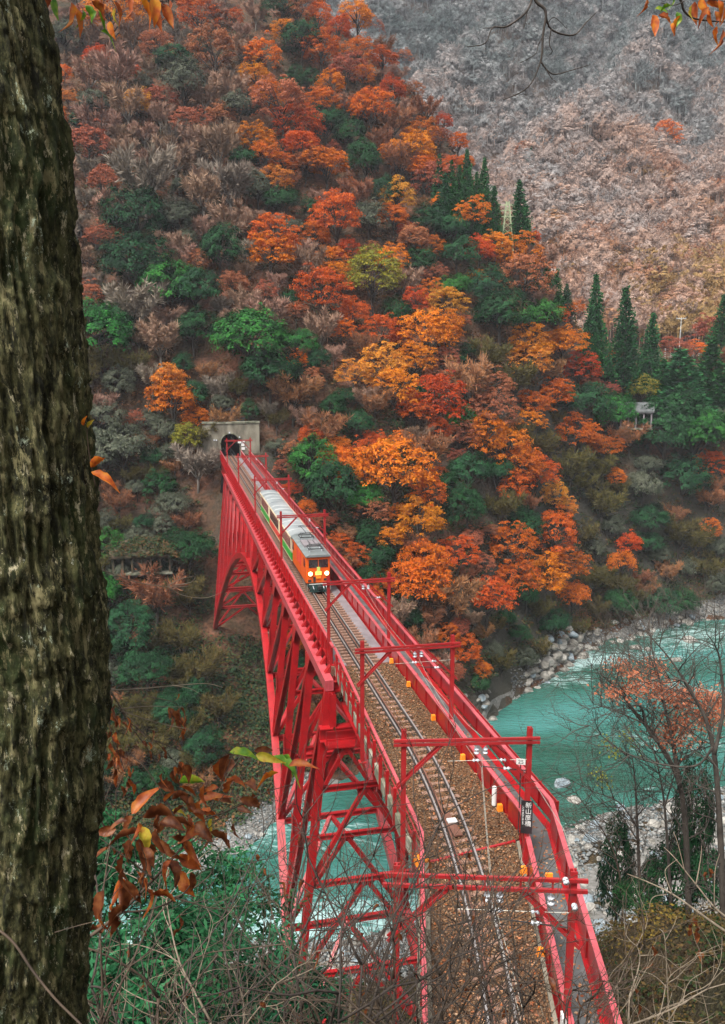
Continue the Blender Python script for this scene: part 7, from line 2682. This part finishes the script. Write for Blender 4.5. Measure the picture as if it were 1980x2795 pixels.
for k in range(78):
    t = lr_.uniform(0, 1); br = lr_.integers(0, 5)
    A_ = [((310, 1920), (450, 2110)), ((298, 1950), (325, 2090)), ((360, 1980), (510, 2110)), ((478, 1925), (492, 1975)), ((310, 2030), (350, 2130))][br]
    x = A_[0][0] + (A_[1][0] - A_[0][0]) * t + lr_.normal(0, 12); y = A_[0][1] + (A_[1][1] - A_[0][1]) * t + lr_.normal(0, 12)
    leaf(at(x, y, 2.45 + lr_.uniform(-.1, .15)), lr_.uniform(22, 44) * 2.45 / 2300, (lr_.uniform(-.5, .8), lr_.uniform(-.4, .4), -1), db, 'brown' if lr_.uniform() < .75 else 'rust', lr_)


# bare shrubs below the viewpoint
def grow(m, p, d, L, r, lv, rng, up=.18, tips=None):
    n = 4; pts = [p]; dirs = []
    q = p.copy(); dd = d.copy()
    for i in range(n):
        dd = unit(dd + rng.normal(0, .16, 3) + np.array((0, 0, up * .25)))
        q = q + dd * L / n; pts.append(q.copy()); dirs.append(dd.copy())
    m.tube(smooth_path(pts, 2), list(np.linspace(r, r * .45, 2 * n + 1)), 5 if r > .004 else 4)
    if tips is not None and lv <= 1: tips.append((q.copy(), dd.copy()))
    if lv <= 0: return
    for i in range(1, n + 1):
        for k in range(1 if i < n else 2):
            if rng.uniform() < .88:
                s = unit(np.cross(dirs[i - 1], rng.normal(0, 1, 3)))
                nd = unit(dirs[i - 1] * .75 + s * rng.uniform(.45, .95))
                grow(m, pts[i], nd, L * rng.uniform(.42, .68), r * .52, lv - 1, rng, up, tips)


sr = np.random.default_rng(123)
SHRUBS = [  # px and top py of the middle of each shrub, distance, stems, wood, label
    (330, 2440, 4.2, 2, 'twig_brown', 'brown bare shrub right beside the foot of the trunk'),
    (470, 2400, 5.0, 3, 'twig_dark', 'dark bare shrub in front of the glossy green bushes'),
    (610, 2430, 4.4, 2, 'twig_pale', 'pale stemmed bare shrub left of the red bridge legs'),
    (760, 2400, 5.2, 3, 'twig_dark', 'dark bare shrub before the bottom of the red arch legs'),
    (900, 2370, 4.2, 5, 'twig_dark', 'tall black stemmed bare shrub between arch legs and nearest gantry'),
    (1030, 2470, 4.8, 5, 'twig_brown', 'brown bare shrub before the left post of the nearest gantry'),
    (1180, 2560, 4.3, 5, 'twig_brown', 'brown bare shrub over the left rail at the bottom'),
    (1330, 2560, 4.8, 5, 'twig_dark', 'dark bare shrub over the right rail at the bottom'),
    (1480, 2600, 5.4, 5, 'twig_brown', 'brown bare shrub before the bottom of the middle parapet'),
    (1640, 2640, 5.0, 2, 'twig_pale', 'pale bare shrub before the bottom of the right parapet')]
for (px, py_, Y, ns, mt_, lab) in SHRUBS:
    c = at(px, py_, Y)
    gx, gy = c[0] * .96 + sr.uniform(-.1, .1), Y - .3
    base = np.array((gx, gy, nz1(gx, gy) - .05))
    r = empty('bare_shrub', tuple(base)); tag(r, lab, 'shrub', 'bare shrubs below the viewpoint')
    tips = []
    for k in range(ns):
        a = at(px + sr.uniform(-150, 150), py_ + sr.uniform(-30, 140), Y + sr.uniform(-.3, .5))
        v = a - base; H_ = np.linalg.norm(v)
        m = MB(); st_ = base + v * .45 + sr.normal(0, .05, 3)
        m.tube(smooth_path([base, base + v * .22 + sr.normal(0, .03, 3), st_], 3), list(np.linspace(.026, .017, 7)), 6)
        grow(m, st_, unit(v), H_ * .42, .0155, 3, sr, tips=tips)
        m.build('stem', M[mt_], r, smooth=True)
    for k in range(9):
        p_, d_ = tips[sr.integers(0, len(tips))]
        leaf(p_, sr.uniform(.05, .085), (d_[0], d_[1], -1), r, 'brown', sr)

# glossy evergreen bushes on the slope at lower left
m_leaf('glossy_leaf', [(0.003, 0.020, 0.008), (0.007, 0.045, 0.016), (0.014, 0.082, 0.030), (0.030, 0.135, 0.056)], .15, rough=.55)


def glossy_bush(px, py_, Y, R, lab, seed, n=2100):
    rng = np.random.default_rng(seed)
    c = at(px, py_, Y)
    base = np.array((c[0], Y, nz1(c[0], Y)))
    r = empty('evergreen_bush', tuple(base)); tag(r, lab, 'bush', 'glossy evergreen bushes at lower left')
    K_ = 46
    pc = unit(rng.normal(0, 1, (K_, 3))) * (rng.uniform(.3, 1, (K_, 1)) ** .5) * R * np.array((1, 1, .85)) + c
    idx = rng.integers(0, K_, n)
    o_ = unit(rng.normal(0, 1, (n, 3)))
    p = pc[idx] + o_ * (R * .26) * rng.uniform(.2, 1, (n, 1))
    dr = unit(o_ * np.array((1, 1, .3)) + np.array((0, 0, -.35)) + rng.normal(0, .35, (n, 3)))
    nr = unit(np.array((0, -.35, 1.)) + rng.normal(0, .45, (n, 3))); dr = unit(dr - nr * (dr * nr).sum(-1, keepdims=True)); sd = np.cross(nr, dr)
    s = rng.uniform(.045, .085, (n, 1))
    o = obj('foliage', quads_mesh('foliage', p, dr * s, sd * s * .36, np.clip((idx % 9) / 9 * .6 + rng.uniform(0, .4, n), 0, 1), M['glossy_leaf'])); put(o, r); tag(o, kind='stuff')
    for k in range(3):
        q = pc[rng.integers(0, K_)]
        MB().tube(smooth_path([base - np.array((0, 0, .1)), base * .6 + c * .4 + rng.normal(0, .15, 3), q], 3), list(np.linspace(.05, .015, 7)), 6).build('stem', M['bark_dark'], r, smooth=True)


for k, (px, py_, Y, R, lab) in enumerate(((250, 2330, 12.5, .75, 'small glossy green bush peeking out at the edge of the trunk'), (360, 2490, 12.0, 1.15, 'glossy green bush right of the trunk under the brown leaves'), (520, 2450, 13.5, 1.2, 'glossy green bush below the pale gravel bank'), (650, 2500, 14.5, 1.25, 'glossy green bush touching the red arch leg'),
                                          (440, 2640, 11.0, 1.2, 'large glossy green bush low in the left corner'), (610, 2680, 12.0, 1.3, 'large glossy green bush low before the arch legs'), (270, 2700, 10.5, .9, 'glossy green bush at the very foot of the trunk'), (760, 2740, 13.5, 1.0, 'glossy green bush at the bottom beside the arch leg'), (860, 2790, 14.5, .9, 'lowest glossy green bush left of the abutment'))):
    glossy_bush(px, py_, Y, R, lab, 800 + k)

LEAF['a'] = m_leaf('leaf_peach', [(0.34, 0.13, 0.06), (0.50, 0.19, 0.085), (0.60, 0.26, 0.12)])


# trees on the near bank at right, bare with a few orange leaves
def bank_tree(name, lab, Y, paths, wood, seed, patches=(), pm='o', lv=2, leafn=330):
    rng = np.random.default_rng(seed)
    b0 = at(*paths[0][0][0], Y); gz = nz1(b0[0], Y)
    r = empty(name, (b0[0], Y, gz)); tag(r, lab, 'tree', 'trees on the near bank at right')
    first = True
    for (pts, r0, r1) in paths:
        P_ = [at(x, y, Y + .25 * i) for i, (x, y) in enumerate(pts)]
        if first: P_ = [np.array((b0[0], Y, gz - .3))] + P_
        S_ = smooth_path(P_, 5)
        m = MB(); m.tube(S_, list(np.linspace(r0, r1, len(S_))), 7)
        m.build('trunk' if first else 'limb', wood, r, smooth=True)
        m = MB()
        for k in range(4 if first else 2, len(S_), 2):
            d = unit(S_[min(k + 1, len(S_) - 1)] - S_[k - 1])
            for q in range(2):
                s = unit(np.cross(d, rng.normal(0, 1, 3)))
                rr = max(.020, (r0 + (r1 - r0) * k / len(S_)) * .30)
                grow(m, S_[k], unit(d * .5 + s * .9), rng.uniform(1.2, 2.6), rr, lv, rng, .3)
        m.build('twigs', wood, r, smooth=True)
        first = False
    if len(patches):
        C_ = []; T_ = []
        for (x, y, w, h) in patches:
            n = int(leafn * w * h / 3000)
            q = at(x, y, Y + rng.uniform(0, 1.5))
            k_ = Y / 2300
            C_.append(q + np.stack([rng.normal(0, .34, n) * w * k_, rng.normal(0, .5, n), rng.normal(0, .30, n) * h * k_], -1)); T_.append(np.clip(rng.uniform(.2, .9) + rng.normal(0, .15, n), 0, 1))
        C_ = np.concatenate(C_); n = len(C_); nr = unit(rng.normal(0, 1, (n, 3)) + np.array((0, -.3, 1.))); t1 = unit(np.cross(nr, unit(rng.normal(0, 1, (n, 3))))); t2 = np.cross(nr, t1); s = rng.uniform(.04, .085, (n, 1))
        o = obj('leaves', quads_mesh('leaves', C_, t1 * s, t2 * s * .6, np.concatenate(T_), LEAF[pm])); put(o, r); tag(o, kind='stuff')


bank_tree('maple_tree', 'leaning half-bare maple with orange leaf patches over the river at right', 33, [([(1880, 2470), (1862, 2170), (1800, 2030), (1730, 1940), (1690, 1885), (1640, 1840)], .16, .03), ([(1856, 2150), (1834, 2010), (1812, 1920), (1800, 1860), (1785, 1820)], .10, .02), ([(1800, 2030), (1768, 1990), (1755, 1940), (1720, 1905), (1665, 1890)], .07, .015), ([(1760, 1975), (1690, 1945), (1620, 1920)], .04, .01)], M['bark_dark'], 901,
          [(1710, 1825, 80, 40), (1745, 1870, 50, 60), (1700, 1880, 60, 30), (1800, 1880, 90, 60), (1850, 1910, 90, 60), (1910, 1905, 110, 50), (1960, 1930, 70, 70), (1860, 1975, 90, 80), (1820, 2010, 80, 50), (1670, 1893, 60, 25), (1790, 1820, 60, 40), (1930, 1960, 80, 60)], 'a')
bank_tree('bare_tree', 'slim dark bare tree standing straight beside the right parapet', 35, [([(1748, 2490), (1742, 2300), (1738, 2210), (1734, 2130), (1726, 2065)], .10, .02), ([(1742, 2260), (1690, 2190), (1620, 2160), (1560, 2130)], .04, .01), ([(1745, 2300), (1700, 2240), (1660, 2250)], .035, .01)], M['twig_dark'], 902)
bank_tree('bare_tree', 'second slim bare tree just right of the straight dark one', 34, [([(1832, 2480), (1822, 2300), (1812, 2180), (1800, 2110), (1785, 2050)], .09, .02), ([(1815, 2200), (1840, 2120), (1860, 2060)], .04, .01)], M['bark_dark'], 903)
bank_tree('bare_tree', 'tall grey bare tree cut by the right edge above the river', 29, [([(1975, 2500), (1965, 2250), (1950, 2060), (1925, 1960), (1880, 1880), (1830, 1800), (1760, 1720)], .15, .015), ([(1950, 2060), (1975, 1930), (1965, 1800), (1950, 1760)], .08, .015), ([(1900, 1910), (1870, 1860), (1800, 1850), (1750, 1830)], .04, .01), ([(1945, 2040), (1900, 2090), (1800, 2085), (1700, 2050), (1610, 1980)], .05, .01)], M['bark_dark'], 904)
bank_tree('bare_tree', 'low bare tree with a few yellow leaves between the parapet and the slim trees', 36, [([(1700, 2480), (1690, 2380), (1665, 2300), (1620, 2230), (1570, 2160)], .06, .012)], M['twig_brown'], 905, [(1640, 2120, 40, 30), (1665, 2040, 40, 30), (1720, 2020, 36, 28)], 'g', leafn=200)
for k, (px, py_, Y, w, lab) in enumerate(((1885, 2240, 37, 2.6, 'dark evergreen behind the slim bare trees on the near bank'), (1690, 2360, 39, 2.4, 'dark evergreen shrub beside the right parapet above the shingle'), (1840, 2380, 36, 3.4, 'broad dark evergreen low at the right on the near bank'), (1950, 2380, 33, 2.6, 'dark evergreen at the right edge of the near bank'), (1755, 2440, 34, 2.4, 'small dark evergreen at the foot of the slim trees'))):
    c = at(px, py_, Y); gz = nz1(c[0], Y)
    h_ = (c[2] - gz) / .62
    place_tree(c[0], Y, gz - .1, w, h_, 'e', lab, trng, 'evergreens on the near bank')
# pale branches in the right foreground
pb = spray('bare_branch', 'pale bare branch reaching in from the right edge over the dark slope', 'branch', (1985, 2545), 6.0,
           [([(2080, 2600), (1985, 2545), (1900, 2485), (1835, 2440), (1770, 2408), (1712, 2385)], .013, .003, .4), ([(2060, 2560), (1960, 2485), (1905, 2420), (1845, 2345), (1812, 2312)], .010, .002, .4), ([(1900, 2415), (1912, 2350), (1916, 2308)], .006, .002, .1), ([(1835, 2440), (1820, 2400), (1818, 2372), (1850, 2345)], .005, .0015, .1), ([(1820, 2442), (1782, 2450), (1770, 2490)], .004, .0015, .0), ([(1870, 2380), (1850, 2300), (1838, 2270)], .004, .0015, .1), ([(1950, 2475), (1952, 2380), (1965, 2330)], .005, .0015, .1), ([(1900, 2485), (1925, 2470), (1960, 2490)], .003, .0015, .0)], M['twig_pale'])
for (x, y) in ((1895, 2500), (1905, 2510), (1890, 2520), (1912, 2530), (1900, 2545), (1885, 2535), (1935, 2370), (1930, 2380), (1780, 2620), (1790, 2640), (1920, 2600), (1915, 2590)):
    leaf(at(x, y, 6.1), sr.uniform(.07, .11), (sr.uniform(-.4, .4), 0, -1), pb, 'brown', sr)
spray('bare_branch', 'slender pale shrub stems rising from the lower right corner', 'branch', (1830, 2830), 7.0,
      [([(1860, 2900), (1830, 2800), (1822, 2680), (1815, 2560), (1800, 2535)], .009, .003, .3), ([(1815, 2570), (1840, 2525), (1848, 2500)], .004, .0015, .1), ([(1830, 2780), (1870, 2720), (1930, 2690), (1980, 2640)], .006, .002, .2), ([(1825, 2700), (1780, 2660), (1700, 2640)], .005, .0015, .2), ([(1950, 2900), (1930, 2760), (1900, 2660)], .006, .002, .2)], M['twig_pale'])

# scrub on the near slope, one mass
m_leaf('near_scrub', [(0.010, 0.024, 0.008), (0.022, 0.040, 0.012), (0.05, 0.040, 0.016), (0.09, 0.050, 0.022), (0.11, 0.07, 0.02), (0.20, 0.13, 0.025)], .2)
rs = np.random.default_rng(66)
n = 3200
y = 15 + 48 * rs.uniform(0, 1, n) ** 1.1; x = rs.uniform(-.42, .56, n) * y
u, v = x * BD[0] + y * BD[1], x * BN[0] + y * BN[1]
ok = ~((u < 27) & (v > 2.2 + (u - 16) * .2) & (v < 12.9)) & ~((u < 44) & (u > 38) & (v > 4) & (v < 15))
nb_ = np.interp(x, NEAR_BANK[:, 0], NEAR_BANK[:, 1]); ok &= ~((x > 10) & (y > nb_ - 28))
x, y = x[ok], y[ok]
tn = np.clip(.38 + fbm(x / 3, y / 3, 131, 3) * .9, 0, 1)
o = obj('near_scrub', bushes('near_scrub', np.stack([x, y, near_z(x, y)], -1), rs.uniform(.35, 1.1, len(x)), tn, M['near_scrub'], rs, per=44, leaf=.075))
tag(o, 'brown and yellow scrub covering the near slope beside the bridge', 'scrub', kind='stuff')
